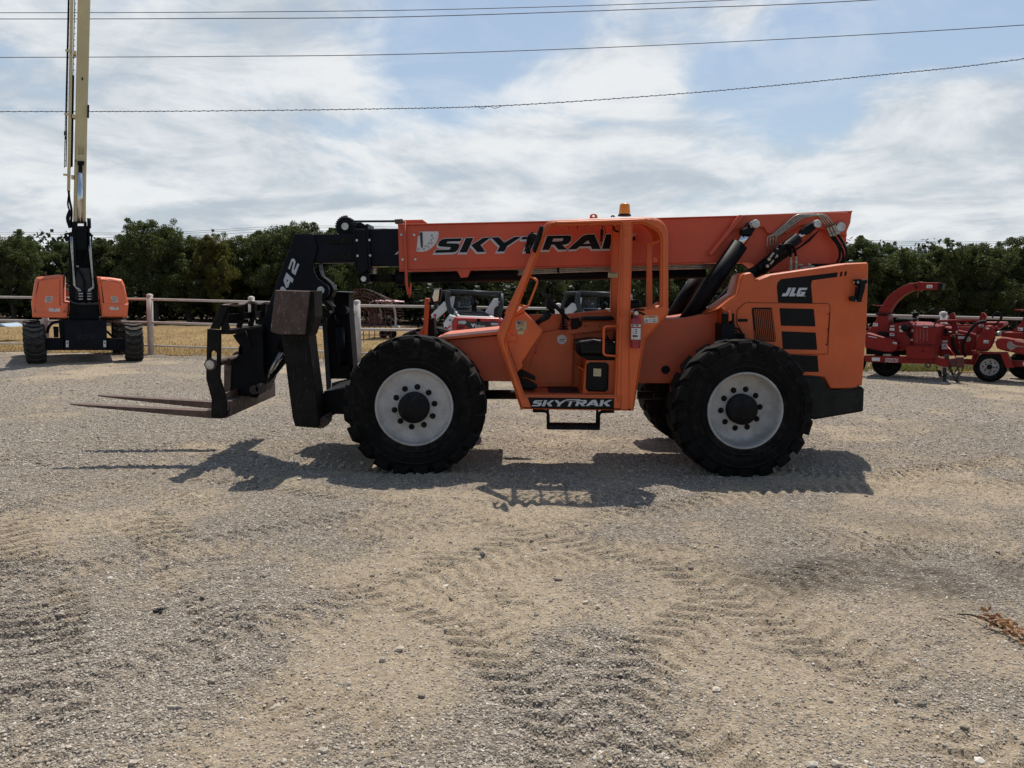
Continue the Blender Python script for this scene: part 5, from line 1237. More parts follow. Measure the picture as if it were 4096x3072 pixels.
# seat
m = MB(); m.plate('B', [(706, 1000, 14), (730, 985, 14), (830, 972, 30), (985, 990, 10), (985, 1080), (930, 1085), (745, 1082, 20), (708, 1062, 12)], 8.52, 8.98, b=.03, seg=3); m.plate('B', [(720, 1010, 14), (740, 1000), (985, 1000), (985, 1078), (735, 1080, 18)], 8.49, 8.53, b=.015, seg=2); seat = part(m, 'seat_cushion', VINYL)
m = MB(); m.plate('B', [(985, 1010), (1000, 960), (1085, 700, 20), (1150, 697, 20), (1164, 735, 12), (1120, 900), (1080, 1040)], 8.52, 8.98, b=.03, seg=3); part(m, 'seat_backrest', VINYL, seat)
m = MB(); m.plate('B', [(725, 1082), (990, 1092), (990, 1118), (780, 1116)], 8.54, 8.96, b=.006); m.plate('B', [(712, 1030), (722, 1030), (722, 1050), (712, 1050)], 8.56, 8.60); m.plate('B', [(920, 940), (950, 990), (915, 990)], 8.7, 8.75); part(m, 'seat_base', PLASTIC, seat)
m = MB(); m.plate('B', [(780, 1120), (985, 1120), (985, 1358), (752, 1355), (765, 1190)], 8.50, 9.0, b=.008); m.plate('B', [(722, 1158), (770, 1190), (770, 1200), (722, 1168)], 8.6, 9.0, b=.003); sb = part(m, 'seat_pedestal', ORANGE)
m = MB(); m.plate('B', [(780, 1150, 10), (800, 1134, 10), (915, 1136, 12), (935, 1152, 10), (931, 1325, 8), (915, 1332), (915, 1340, 4), (790, 1338, 4), (790, 1330), (775, 1322, 8)], 8.465, 8.50, b=.012, seg=2); dcb = part(m, 'document_box', PLASTIC, sb)
m = MB(); m.plate('B', [(828, 1177), (882, 1179), (880, 1232), (827, 1230)], 8.461, 8.4648, b=.0005); dl = part(m, 'cream_label', DECALY, dcb)
m = MB(); 
for l in ([(836, 1222), (836, 1190), (853, 1184), (873, 1190), (873, 1222)], [(845, 1220), (848, 1205), (840, 1196)], [(853, 1195), (862, 1205), (866, 1222)]): m.tube([pc('B', x, y, 8.4605) for x, y in l], .001, 4)
part(m, 'label_drawing', PLASTIC, dl)
# handles and mirrors
m = MB(); m.tube(bend([pc('B', 990, 880, CB0-.01), pc('B', 900, 884, CB0-.04), pc('B', 897, 1083, CB0-.04), pc('B', 985, 1090, CB0-.01)], .035), .012, 10); m.tube(bend([pc('B', 375, 530, CB0+.02), pc('B', 441, 562, CB0-.03), pc('B', 368, 752, CB0-.03), pc('B', 302, 728, CB0+.02)], .04), .012, 10); each(m, 'grab_handle', ORANGE, cab)
m = MB(); m.plate('B', [(452, 180, 12), (470, 173, 10), (480, 190, 12), (466, 262, 10), (425, 372, 12), (406, 355, 10), (404, 330, 10), (440, 220)], 8.08, 8.24, b=.02, seg=2); mir = part(m, 'side_mirror', PLASTIC)
m = MB(); m.plate('B', [(462, 185), (473, 190), (458, 262), (420, 362), (412, 352), (440, 240)], 8.10, 8.22, b=.004); part(m, 'mirror_pane', MIRROR, mir)
m = MB(); m.tube([pc('B', 362, 305, 8.31), pc('B', 372, 375, 8.31)], .024, 12); m.tube(bend([pc('B', 370, 310, 8.30), pc('B', 378, 252, 8.26), pc('B', 408, 238, 8.22), pc('B', 440, 262, 8.18)], .03), .020, 10); m.lathe([(.026, -.02), (.026, .02)], pc('B', 405, 240, 8.24), 'Y', 12); part(m, 'mirror_arm', PLASTIC, mir)
m = MB(); m.plate('A', [(826, 815, 14), (866, 812, 14), (846, 1180), (810, 1180)], 9.98, 10.06, b=.008); m.plate('A', [(822, 1035), (816, 1180), (730, 1180)], 10.0, 10.04, b=.004); post = part(m, 'mirror_post', ORANGE)
m = MB(); m.plate('A', [(890, 735, 20), (958, 728, 16), (966, 750, 14), (952, 845, 18), (895, 856, 18), (872, 830, 14)], 9.82, 9.96, b=.02, seg=2); m.tube([pc('A', 868, 860, 9.96), pc('A', 900, 850, 9.93)], .02, 8); mir2 = part(m, 'front_mirror', PLASTIC, post)
m = MB(); m.plate('A', [(908, 745, 12), (950, 738, 10), (940, 835, 12), (900, 845, 10), (890, 810, 10)], 9.815, 9.823, b=.002); part(m, 'front_mirror_pane', MIRROR, post)
m = MB(); m.plate('A', [(855, 985, 10), (905, 975, 10), (912, 1130), (845, 1180), (845, 1010)], 10.02, 10.3, b=.01); m.tube(curve_pts([pc('A', 772, 1060, 10.1), pc('A', 776, 1000, 10.1), pc('A', 815, 970, 10.1), pc('A', 870, 985, 10.1)]), .012, 8); m.tube([pc('A', 872, 860, 10.05), pc('A', 868, 985, 10.05)], .016, 8); part(m, 'work_light', WORNBLK, post)
# warning plates
m = MB(); m.plate('B', [(1178, 812, 4), (1180, 808, 4), (1276, 808, 4), (1278, 857, 4), (1180, 860, 4)], CB0-.004, CB0-.0005, b=.0005); wd = part(m, 'warning_plate', DECALW, cab)
m = MB(); m.plate('B', [(1182, 811), (1274, 811), (1274, 822), (1182, 823)], CB0-.0055, CB0-.0042, b=0); part(m, 'warning_band', DECALO, wd)
m = MB(); text_on(m, 'WARNING', 'B', (1212, 821), (1254, 820), (1212, 813), CB0-.0062)
for l in ([(1184, 853), (1197, 832), (1211, 853), (1184, 853)], [(1194, 848), (1200, 840), (1206, 848)]): m.tube([pc('B', x, y, CB0-.005) for x, y in l], .0022, 4)
for k in range(4): m.tube([pc('B', 1217, 834+k*5, CB0-.005), pc('B', 1232, 834+k*5, CB0-.005)], .0008, 4)
for dx, dy in ((1242, 832), (1252, 830), (1262, 834), (1246, 842), (1258, 843), (1250, 848), (1266, 845), (1240, 847)): m.plate('B', [(dx, dy), (dx+6, dy+1), (dx+5, dy+7), (dx+1, dy+6)], CB0-.005, CB0-.0042, b=0)
part(m, 'warning_print', DECALK, wd)
m = MB(); m.plate('B', [(930, 504), (996, 506), (994, 542), (930, 541)], CB1-.066, CB1-.0605, b=0); wl = part(m, 'pillar_label', DECALY, cab)
m = MB()
for k in range(4): m.tube([pc('B', 938, 518+k*6, CB1-.067), pc('B', 986, 519+k*6, CB1-.067)], .0012, 4)
m.plate('B', [(934, 506), (992, 508), (992, 513), (934, 512)], CB1-.068, CB1-.0665, b=0); part(m, 'pillar_label_print', DECALK, wl)

# ---- fire extinguisher hung on the cab pillar: a thing of its own
e0 = pc('B', 1119, 1034, 8.26)
EX = thing('fire_extinguisher', (e0.x, e0.y, e0.z), 'red fire extinguisher with white label strapped to the cab pillar of the telehandler', 'fire extinguisher')
hgt = pc('B', 1119, 815, 8.26).z-e0.z; er = .0500*1.0
m = MB(); m.lathe([(er*.92, 0), (er, .008), (er, hgt*.86), (er*.9, hgt*.94), (er*.55, hgt), (er*.34, hgt*1.03), (er*.34, hgt*1.08)], e0, 'Z', 32); m.build('bottle', EXTRED, EX)
m = MB(); pp_ = []
def wrap(mb, y0, y1, half):
    z0 = pc('B', 1119, y0, 8.26).z; z1 = pc('B', 1119, y1, 8.26).z; V = []; n = 12
    for i in range(n+1):
        a = -math.pi/2-half+2*half*i/n
        for z in (z0, z1): V.append((e0.x+(er+.0012)*math.cos(a), e0.y+(er+.0012)*math.sin(a), z))
    mb.add(V, [(2*i, 2*i+2, 2*i+3, 2*i+1) for i in range(n)], True)
wrap(m, 972, 893, 1.15); lab = m.build('label', DECALW, EX)
m = MB(); wrap(m, 884, 868, 1.3); m.build('band', DECALW, EX)
m = MB()
for y in (903, 915, 927):
    m.plate('B', [(1118, y), (1134, y), (1134, y+5), (1118, y+5)], 8.207, 8.209, b=0); m.tube([pc('B', 1100, y+2, 8.2075), pc('B', 1106, y-3, 8.2075), pc('B', 1110, y+6, 8.2075), pc('B', 1102, y+8, 8.2075)], .001, 4)
for x in (1101, 1114, 1127): m.plate('B', [(x, 944), (x+10, 944), (x+10, 957), (x, 957)], 8.207, 8.209, b=0)
m.tube([pc('B', 1102, 966, 8.2075), pc('B', 1128, 967, 8.2075)], .0014, 4); m.build('label_print', DECALK, lab)
m = MB()
for k, x in enumerate((1094, 1100, 1107, 1124, 1131, 1138)): m.plate('B', [(x, 871), (x+4, 871), (x+4, 882), (x, 882)], 8.2055, 8.2075, b=0)
m.build('band_print', DECALK, EX)
m = MB(); m.tube([pc('B', 1110, 770, 8.25), pc('B', 1140, 764, 8.25), pc('B', 1182, 768, 8.25)], [.010, .012, .010], 8); m.tube([pc('B', 1112, 782, 8.25), pc('B', 1150, 785, 8.25), pc('B', 1187, 802, 8.25)], [.010, .012, .009], 8); m.tube([pc('B', 1098, 800, 8.24), pc('B', 1096, 830, 8.26)], .012, 8); m.build('handle', PLASTIC, EX)
m = MB(); m.tube([pc('B', 1086, 780, 8.24), pc('B', 1112, 779, 8.24)], .009, 8); m.lathe([(.02, -.03), (.02, 0)], pc('B', 1124, 790, 8.24), 'Y', 14); m.lathe([(er*.4, hgt*1.0), (er*.4, hgt*1.14)], e0, 'Z', 14); m.build('valve', STEEL, EX)
# ================================================================ YARD: fence, boom lift, loaders, chippers, wires
# ---- pipe fence (posts and rails)
FENCE = thing('pipe_fence', (0, 22.5, 0), 'long cream three-rail pipe fence between the gravel lot and the dry field', 'fence')
posts = [(-640, 1157, 1399), (-225, 1164.5, 1407), (185, 1171, 1413), (604, 1177, 1418), (1011, 1187, 1433), (1434, 1202, 1449), (1830, 1208, 1452), (2235, 1215, 1458), (2630, 1222, 1465), (3010, 1230, 1472), (3390, 1239, 1480), (3776, 1248, 1490), (4165, 1257, 1499), (4560, 1266, 1508)]
PY = []
tops = []
for x, yt, yb in posts:
    g = G(x, yb); tp_ = P(x-(6 if x < 1500 else 2), yt, g.y); tops.append((g, tp_))
    m = MB(); m.tube([(g.x, g.y, -.1), tp_-Vector((0, 0, .045))], .083, 16); m.lathe([(.087, -.05), (.087, -.02), (.07, .0), (.03, .015), (0, .018)], tp_, 'Z', 16); m.build('post', FENCEW, FENCE)
for fr, r_ in ((.918, .034), (.535, .034), (.150, .026)):
    m = MB(); pts = []
    for g, tp_ in tops: pts.append(Vector((g.x, g.y, 0)).lerp(tp_, fr))
    m.tube(pts, r_, 12); m.build('rail', RAILW, FENCE)
m = MB(); m.plate('X', [(1401, 1249, 3), (1429, 1244), (1429, 1311), (1401, 1309, 3)], tops[5][0].y-.09, tops[5][0].y-.07, b=.002); sg = m.build('sign_board', FENCEW); sgd = tag(sg, 'small blank cream board with a dark tick mark fixed to a fence post', 'sign')
m = MB(); m.tube([P(1405, 1257, tops[5][0].y-.094), P(1414, 1268, tops[5][0].y-.094), P(1420, 1256, tops[5][0].y-.094)], .008, 6)
o = m.build('tick_mark', PLASTIC, sg)

# ---- boom lift
VIEW[0] = math.atan((340-2048)/F); LY = depth(340, 1453)
lb = P(340, 1454, LY); LIFT = thing('boom_lift', turn((lb.x, LY+1, 0)), 'orange and black self-propelled boom lift with cream boom raised straight up', 'boom lift')
def le(mb, name, mat, par=None, k=1): return mb.each(name, mat, LIFT if par is None else par, k)
def lp(mb, name, mat, par=None): return mb.build(name, mat, LIFT if par is None else par)
def lift_wheel(xc, Rt, wd, Yc):
    c = P(xc, 1380, Yc); c = Vector((c.x, Yc, Rt)); mm = MB()
    pr = [(Rt*.5, -wd*.44), (Rt*.62, -wd*.5), (Rt*.84, -wd*.47), (Rt*.885, -wd*.44), (Rt*.895, 0)]
    pr = pr+[(r, -h) for r, h in pr[::-1][1:]]
    mm.lathe(pr, c, 'X', 40, cap=False)
    n = 17
    for k in range(n):
        a0 = 2*math.pi*k/n
        for s in (-1, 1):
            a1 = a0+(math.pi/n if s > 0 else 0)*0
            V = []
            for (x, da, rr) in ((s*.5, -.10, .90), (s*.42, -.06, 1.0), (s*.14, .10, 1.0), (0.0, .10, 1.0)):
                for e_ in (-.092, .092):
                    aa = a1+da+e_
                    for r2 in (Rt*.86, Rt*rr): V.append((c.x+x*wd, c.y+r2*math.cos(aa), c.z+r2*math.sin(aa)))
            Fc = []
            for i in range(3):
                b_ = i*4; Fc += [(b_+1, b_+3, b_+7, b_+5), (b_, b_+1, b_+5, b_+4), (b_+2, b_+3, b_+7, b_+6)]
            Fc += [(0, 1, 3, 2), (12, 13, 15, 14)]
            mm.add(V, Fc)
    wo_ = lp(mm, 'wheel', DUSTYRUB)
    mm = MB(); mm.lathe([(Rt*.52, -wd*.40), (Rt*.3, -wd*.36), (0, -wd*.36)], c, 'X', 24); mm.lathe([(Rt*.52, wd*.40), (Rt*.3, wd*.36), (0, wd*.36)], c, 'X', 24); mm.build('rim', RIMW, wo_)
for xc, Yc in ((143, LY+.35), (535, LY+.35)): lift_wheel(xc, .475, .42, Yc)
for xc, Yc in ((131, LY+2.9), (481, LY+2.9)): lift_wheel(xc, .475, .40, Yc)
Lp = 'Gl'
m = MB(); m.plate(Lp, [(775, 1002), (1285, 1002), (1290, 1160), (1290, 1360), (772, 1360)], LY+.15, LY+3.2, b=.015); base_ = lp(m, 'chassis', NAVY)
m = MB(); m.plate(Lp, [(540, 1218), (770, 1218), (770, 1360), (545, 1362)], LY+.30, LY+.65, b=.01); m.plate(Lp, [(1292, 1218), (1520, 1222), (1510, 1360), (1292, 1362)], LY+.30, LY+.65, b=.01); le(m, 'front_axle', NAVY)
m = MB(); m.plate(Lp, [(540, 1218), (1500, 1222), (1490, 1300), (545, 1300)], LY+2.7, LY+3.0, b=.01); lp(m, 'rear_axle', BLACKP)
m = MB(); m.plate(Lp, [(705, 1000), (775, 1000), (775, 1210), (720, 1210)], LY+.3, LY+.6); m.plate(Lp, [(640, 1075), (705, 1080), (705, 1205), (650, 1205)], LY+.4, LY+.6); m.tube(curve_pts([pc(Lp, 570, 1150, LY+.4), pc(Lp, 590, 1080, LY+.35), pc(Lp, 640, 1030, LY+.35), pc(Lp, 720, 1012, LY+.4)]), .035, 8); m.tube(curve_pts([pc(Lp, 1290, 1130, LY+.3), pc(Lp, 1320, 1160, LY+.3), pc(Lp, 1360, 1200, LY+.35)]), .03, 8); le(m, 'steer_cylinder', BLACKP)
m = MB()
for x in (795, 1247): m.plate(Lp, [(x, 1243), (x+33, 1243), (x+33, 1324), (x, 1322)], LY+.143, LY+.149, b=0)
dcl = le(m, 'white_plate', DECALW, base_)
m = MB()
for x in (806, 1258): m.plate(Lp, [(x, 1262), (x+12, 1262), (x+12, 1285), (x, 1285)], LY+.14, LY+.1425, b=0)
lp(m, 'plate_print', GREYP, base_)
m = MB()                                                   # chalked number 8095
def chalk(pts): m.tube(curve_pts([pc(Lp, x, y, LY+.146) for x, y in pts], 5), .006, 5)
chalk([(985, 1175), (955, 1170), (932, 1185), (965, 1200), (975, 1218), (945, 1228), (930, 1215), (960, 1195), (985, 1178)])
chalk([(1020, 1175), (1000, 1200), (1010, 1228), (1040, 1225), (1052, 1200), (1045, 1178), (1020, 1175)])
chalk([(1115, 1185), (1095, 1172), (1085, 1195), (1110, 1205), (1118, 1185), (1118, 1230)])
chalk([(1165, 1178), (1138, 1175), (1132, 1195)])
lp(m, 'chalk_number', GREYP, base_)
LH = 'left'
hl = [(440, 478, 20), (600, 458), (700, 446, 30), (745, 450, 20), (768, 470), (768, 782), (826, 792), (808, 972, 10), (395, 962, 10), (372, 800), (418, 510, 20)]
hr = [(1165, 470, 10), (1330, 482), (1470, 503, 30), (1503, 570, 20), (1550, 795), (1537, 960, 8), (1230, 960, 8), (1182, 600)]
m = MB(); m.plate(Lp, hl, LY+.35, LY+3.0, b=.09, seg=4); h1 = lp(m, 'engine_cover', LIFTOR)
m = MB(); m.plate(Lp, hr, LY+.35, LY+3.0, b=.09, seg=4); h2 = lp(m, 'engine_cover', LIFTOR)
m = MB(); m.plate(Lp, [(385, 900), (812, 908), (808, 974), (390, 964)], LY+.32, LY+.40, b=.02); lp(m, 'cover_rim', LIFTOR, h1)
m = MB(); m.plate(Lp, [(1225, 790), (1552, 797), (1535, 962), (1228, 962)], LY+.32, LY+.44, b=.03); lp(m, 'cover_rim', LIFTOR, h2)
m = MB(); m.plate(Lp, [(548, 710), (637, 712), (633, 745), (546, 742)], LY+.342, LY+.349, b=0); m.plate(Lp, [(542, 748), (630, 750), (627, 782), (540, 780)], LY+.342, LY+.349, b=0); m.plate(Lp, [(588, 850), (724, 858), (724, 895), (588, 892)], LY+.342, LY+.349, b=0); s1 = le(m, 'sticker', DECALW, h1)
m = MB(); m.plate(Lp, [(1337, 712), (1412, 712), (1418, 742), (1343, 745)], LY+.342, LY+.349, b=0); m.plate(Lp, [(1350, 750), (1420, 750), (1426, 780), (1355, 782)], LY+.342, LY+.349, b=0); m.plate(Lp, [(1322, 835), (1430, 840), (1430, 875), (1324, 870)], LY+.312, LY+.319, b=0); s2 = le(m, 'sticker', DECALW, h2)
m = MB()
for x, y, Y in ((648, 862, LY+.341), (1380, 845, LY+.311)): m.plate(Lp, [(x, y), (x+12, y-6), (x+22, y), (x+18, y+6), (x, y+6)], Y-.003, Y, b=0)
for y in (722, 733, 757, 768): m.tube([pc(Lp, 560, y, LY+.341), pc(Lp, 620, y+1, LY+.341)], .006, 4); m.tube([pc(Lp, 1352, y, LY+.341), pc(Lp, 1408, y+1, LY+.341)], .006, 4)
lp(m, 'sticker_print', GREYP)
m = MB(); m.plate(Lp, [(793, 640), (835, 642), (842, 715), (797, 712)], LY+.6, LY+.9); lp(m, 'inner_panel', LIFTOR)
m = MB(); m.plate(Lp, [(840, 760), (1180, 760), (1200, 1000), (830, 1000)], LY+.5, LY+2.6, b=.02); tur = lp(m, 'turntable', BLACKP)
m = MB(); m.plate(Lp, [(800, 720), (890, 780), (965, 790), (1010, 778), (1040, 798), (1075, 775), (1110, 790), (1180, 780), (1192, 806), (1000, 815), (890, 800), (800, 745)], LY+.40, LY+.5, b=.004); lp(m, 'turntable_edge', GREYP, tur)
m = MB()
for pts in ([(880, 870), (910, 840), (940, 870), (935, 930)], [(900, 910), (950, 940), (1000, 930)], [(1140, 880), (1190, 850), (1195, 900)]): m.tube(curve_pts([pc(Lp, x, y, LY+.49) for x, y in pts]), .008, 6)
le(m, 'turntable_hose', HOSE, tur)
m = MB(); m.plate(Lp, [(925, 368), (1080, 368), (1105, 470), (1150, 760), (890, 760), (915, 470)], LY+.55, LY+.7, b=.01); lp(m, 'tower_cover', GREYP)
m = MB(); m.plate(Lp, [(826, -60), (905, -80), (925, 370), (900, 790), (838, 790)], LY+.5, LY+1.6, b=.01); m.plate(Lp, [(1070, -80), (1110, -40), (1120, 330), (1165, 500), (1190, 790), (1150, 790), (1085, 480)], LY+.5, LY+1.6, b=.01); le(m, 'tower_side_plate', BLACKP)
m = MB(); m.plate(Lp, [(905, -140), (1085, -140), (1085, 380), (925, 380)], LY+.75, LY+1.5, b=.01); m.plate(Lp, [(790, -10), (830, -15), (830, 40), (800, 45)], LY+.5, LY+.7); lp(m, 'tower', BLACKP)
m = MB()
for pts in ([(868, -10), (875, 120), (890, 590), (965, 625), (972, 660)], [(852, -10), (862, 150), (905, 600), (945, 630), (955, 660)], [(1085, -10), (1095, 150), (1125, 600), (1070, 625), (1065, 660)], [(1075, 100), (1085, 200), (1130, 610), (1085, 632), (1082, 660)]):
    m.tube(bend([pc(Lp, x, y, LY+.42) for x, y in pts], .12), .018, 8)
le(m, 'hydraulic_pipe', STEEL)
m = MB()
for x in (962, 985, 1065, 1085): m.tube([pc(Lp, x, 660, LY+.40), pc(Lp, x+5, 770, LY+.42)], .028, 8)
le(m, 'hydraulic_hose', HOSE)
m = MB()
for x in (962, 985, 1065, 1085):
    for y in (668, 700, 735): m.tube([pc(Lp, x, y, LY+.38), pc(Lp, x, y+18, LY+.38)], .036, 8)
m.tube([pc(Lp, 920, 350, LY+.5), pc(Lp, 950, 350, LY+.5)], .03, 8); m.tube([pc(Lp, 1000, 500, LY+.5), pc(Lp, 1025, 500, LY+.5)], .03, 8); le(m, 'hose_fitting', STEEL)
m = MB(); m.tube(curve_pts([pc(Lp, 930, 360, LY+.48), pc(Lp, 980, 440, LY+.48), pc(Lp, 1015, 520, LY+.47), pc(Lp, 1020, 640, LY+.46), pc(Lp, 1030, 770, LY+.46)]), .028, 8); m.tube(curve_pts([pc(Lp, 990, 270, LY+.7), pc(Lp, 1005, 150, LY+.7), pc(Lp, 980, 0, LY+.7)]), .02, 8); lp(m, 'control_cable', HOSE)
m = MB(); q = pc(Lp, 545, 430, LY+1.5); m.tube([pc(Lp, 552, 455, LY+1.5), pc(Lp, 545, 415, LY+1.5)], .03, 8); m.tube([pc(Lp, 772, 600, LY+.4), pc(Lp, 780, 410, LY+.4)], .018, 6); lp(m, 'exhaust_pipe', GREYP)
# boom
m = MB(); m.plate('Fb', [(500, 0), (602, 0), (618, -900), (512, -900)], LY+.6, LY+1.05, b=.01); 
m = MB(); m.plate('Fb', [(485, 1475), (515, 0), (533, -900), (620, -900), (600, 0), (578, 900), (568, 1475)], LY+.75, LY+1.25, b=.012); bm1 = lp(m, 'main_boom', CREAM)
m = MB(); m.plate('Fb', [(510, 965), (516, 960), (518, 1025), (556, 1025), (558, 975), (566, 970), (570, 1080), (570, 1470), (548, 1470), (548, 1145), (515, 1145), (515, 1470), (492, 1470), (500, 1100)], LY+.66, LY+.75, b=.006); lp(m, 'boom_bracket', CREAM, bm1)
m = MB(); m.plate('Fb', [(513, 1068), (560, 1068), (556, 1092), (547, 1095), (546, 1146), (520, 1146), (520, 1095), (513, 1090)], LY+.58, LY+.66, b=.006); m.plate('Fb', [(581, 695), (593, 695), (591, 775), (580, 775)], LY+.7, LY+.9); m.plate('Fb', [(541, 514), (551, 514), (551, 532), (541, 532)], LY+.742, LY+.749, b=0); m.plate('Fb', [(500, 1058), (506, 1058), (506, 1075), (500, 1075)], LY+.65, LY+.7); le(m, 'boom_pad', BLACKP, bm1)
m = MB(); m.tube([pc('Fb', 532, 1146, LY+.63), pc('Fb', 531, 1475, LY+.63)], .062, 16); lp(m, 'boom_cylinder_rod', CHROME, bm1)
m = MB(); m.plate('Fb', [(444, 1266), (465, -20), (478, -900), (500, -900), (488, -20), (466, 1266)], LY+.75, LY+.85, b=.006)
for y in (335, 757, 1160): x = 455-(y-757)*-.0; x0 = 441-(y-335)*.0165; m.plate('Fb', [(x0-8, y-10), (x0+35, y-4), (x0+35, y+8), (x0-8, y+4)], LY+.7, LY+.75); m.plate('Fb', [(x0+44, y), (x0+64, y+2), (x0+64, y+26, 4), (x0+44, y+22, 4)], LY+.7, LY+.95)
trk = lp(m, 'cable_track', CREAM)
m = MB()
for dx, ph in ((0, 0), (44, 1)):
    a = pc('Fb', 428+dx, 1112, LY+.9); 
    m.tube([pc('Fb', 427+dx*.97, 1112, LY+.88), pc('Fb', 452+dx, 0, LY+.88), pc('Fb', 466+dx, -900, LY+.88)], .010, 5)
for k in range(46):
    y = 1105-k*40; x0 = 428+(1105-y)*.0225; m.tube([pc('Fb', x0-2, y, LY+.88), pc('Fb', x0+12, y, LY+.88)], .008, 4); m.tube([pc('Fb', x0+42, y, LY+.88), pc('Fb', x0+52, y, LY+.88)], .012, 4)
lp(m, 'track_ladder', GREYP, trk)
m = MB(); m.tube(curve_pts([pc('Fb', 438, 1105, LY+.86), pc('Fb', 445, 600, LY+.86), pc('Fb', 458, 0, LY+.86), pc('Fb', 470, -900, LY+.86)], 4), .014, 8); m.tube(curve_pts([pc('Fb', 475, 1105, LY+.86), pc('Fb', 480, 760, LY+.86), pc('Fb', 484, 500, LY+.86)], 4), .030, 8); m.tube(curve_pts([pc('Fb', 455, 1266, LY+.8), pc('Fb', 462, 1330, LY+.8), pc('Fb', 475, 1400, LY+.75), pc('Fb', 470, 1500, LY+.7)]), .028, 8); m.tube(curve_pts([pc('Fb', 460, 1266, LY+.8), pc('Fb', 450, 1350, LY+.8), pc('Fb', 462, 1400, LY+.75)]), .02, 8); m.tube(curve_pts([pc('Fb', 465, 1400, LY+.7), pc('Fb', 450, 1450, LY+.65), pc('Fb', 466, 1510, LY+.6)]), .045, 8); m.plate('Fb', [(424, 870), (436, 870), (436, 895), (424, 895)], LY+.7, LY+.8); m.plate('Fb', [(428, 905), (440, 905), (440, 922), (428, 922)], LY+.7, LY+.8); lp(m, 'track_hose', HOSE, trk)
m = MB(); m.tube([pc('Fb', 590, 1448, LY+.6), pc('Fb', 592, 1515, LY+.6)], .045, 10); m.plate('Fb', [(478, 1470), (515, 1470), (512, 1500), (555, 1500), (555, 1470), (575, 1470), (582, 1660), (468, 1660)], LY+.6, LY+1.3, b=.01); lp(m, 'boom_foot', BLACKP)

VIEW[0] = 0.0
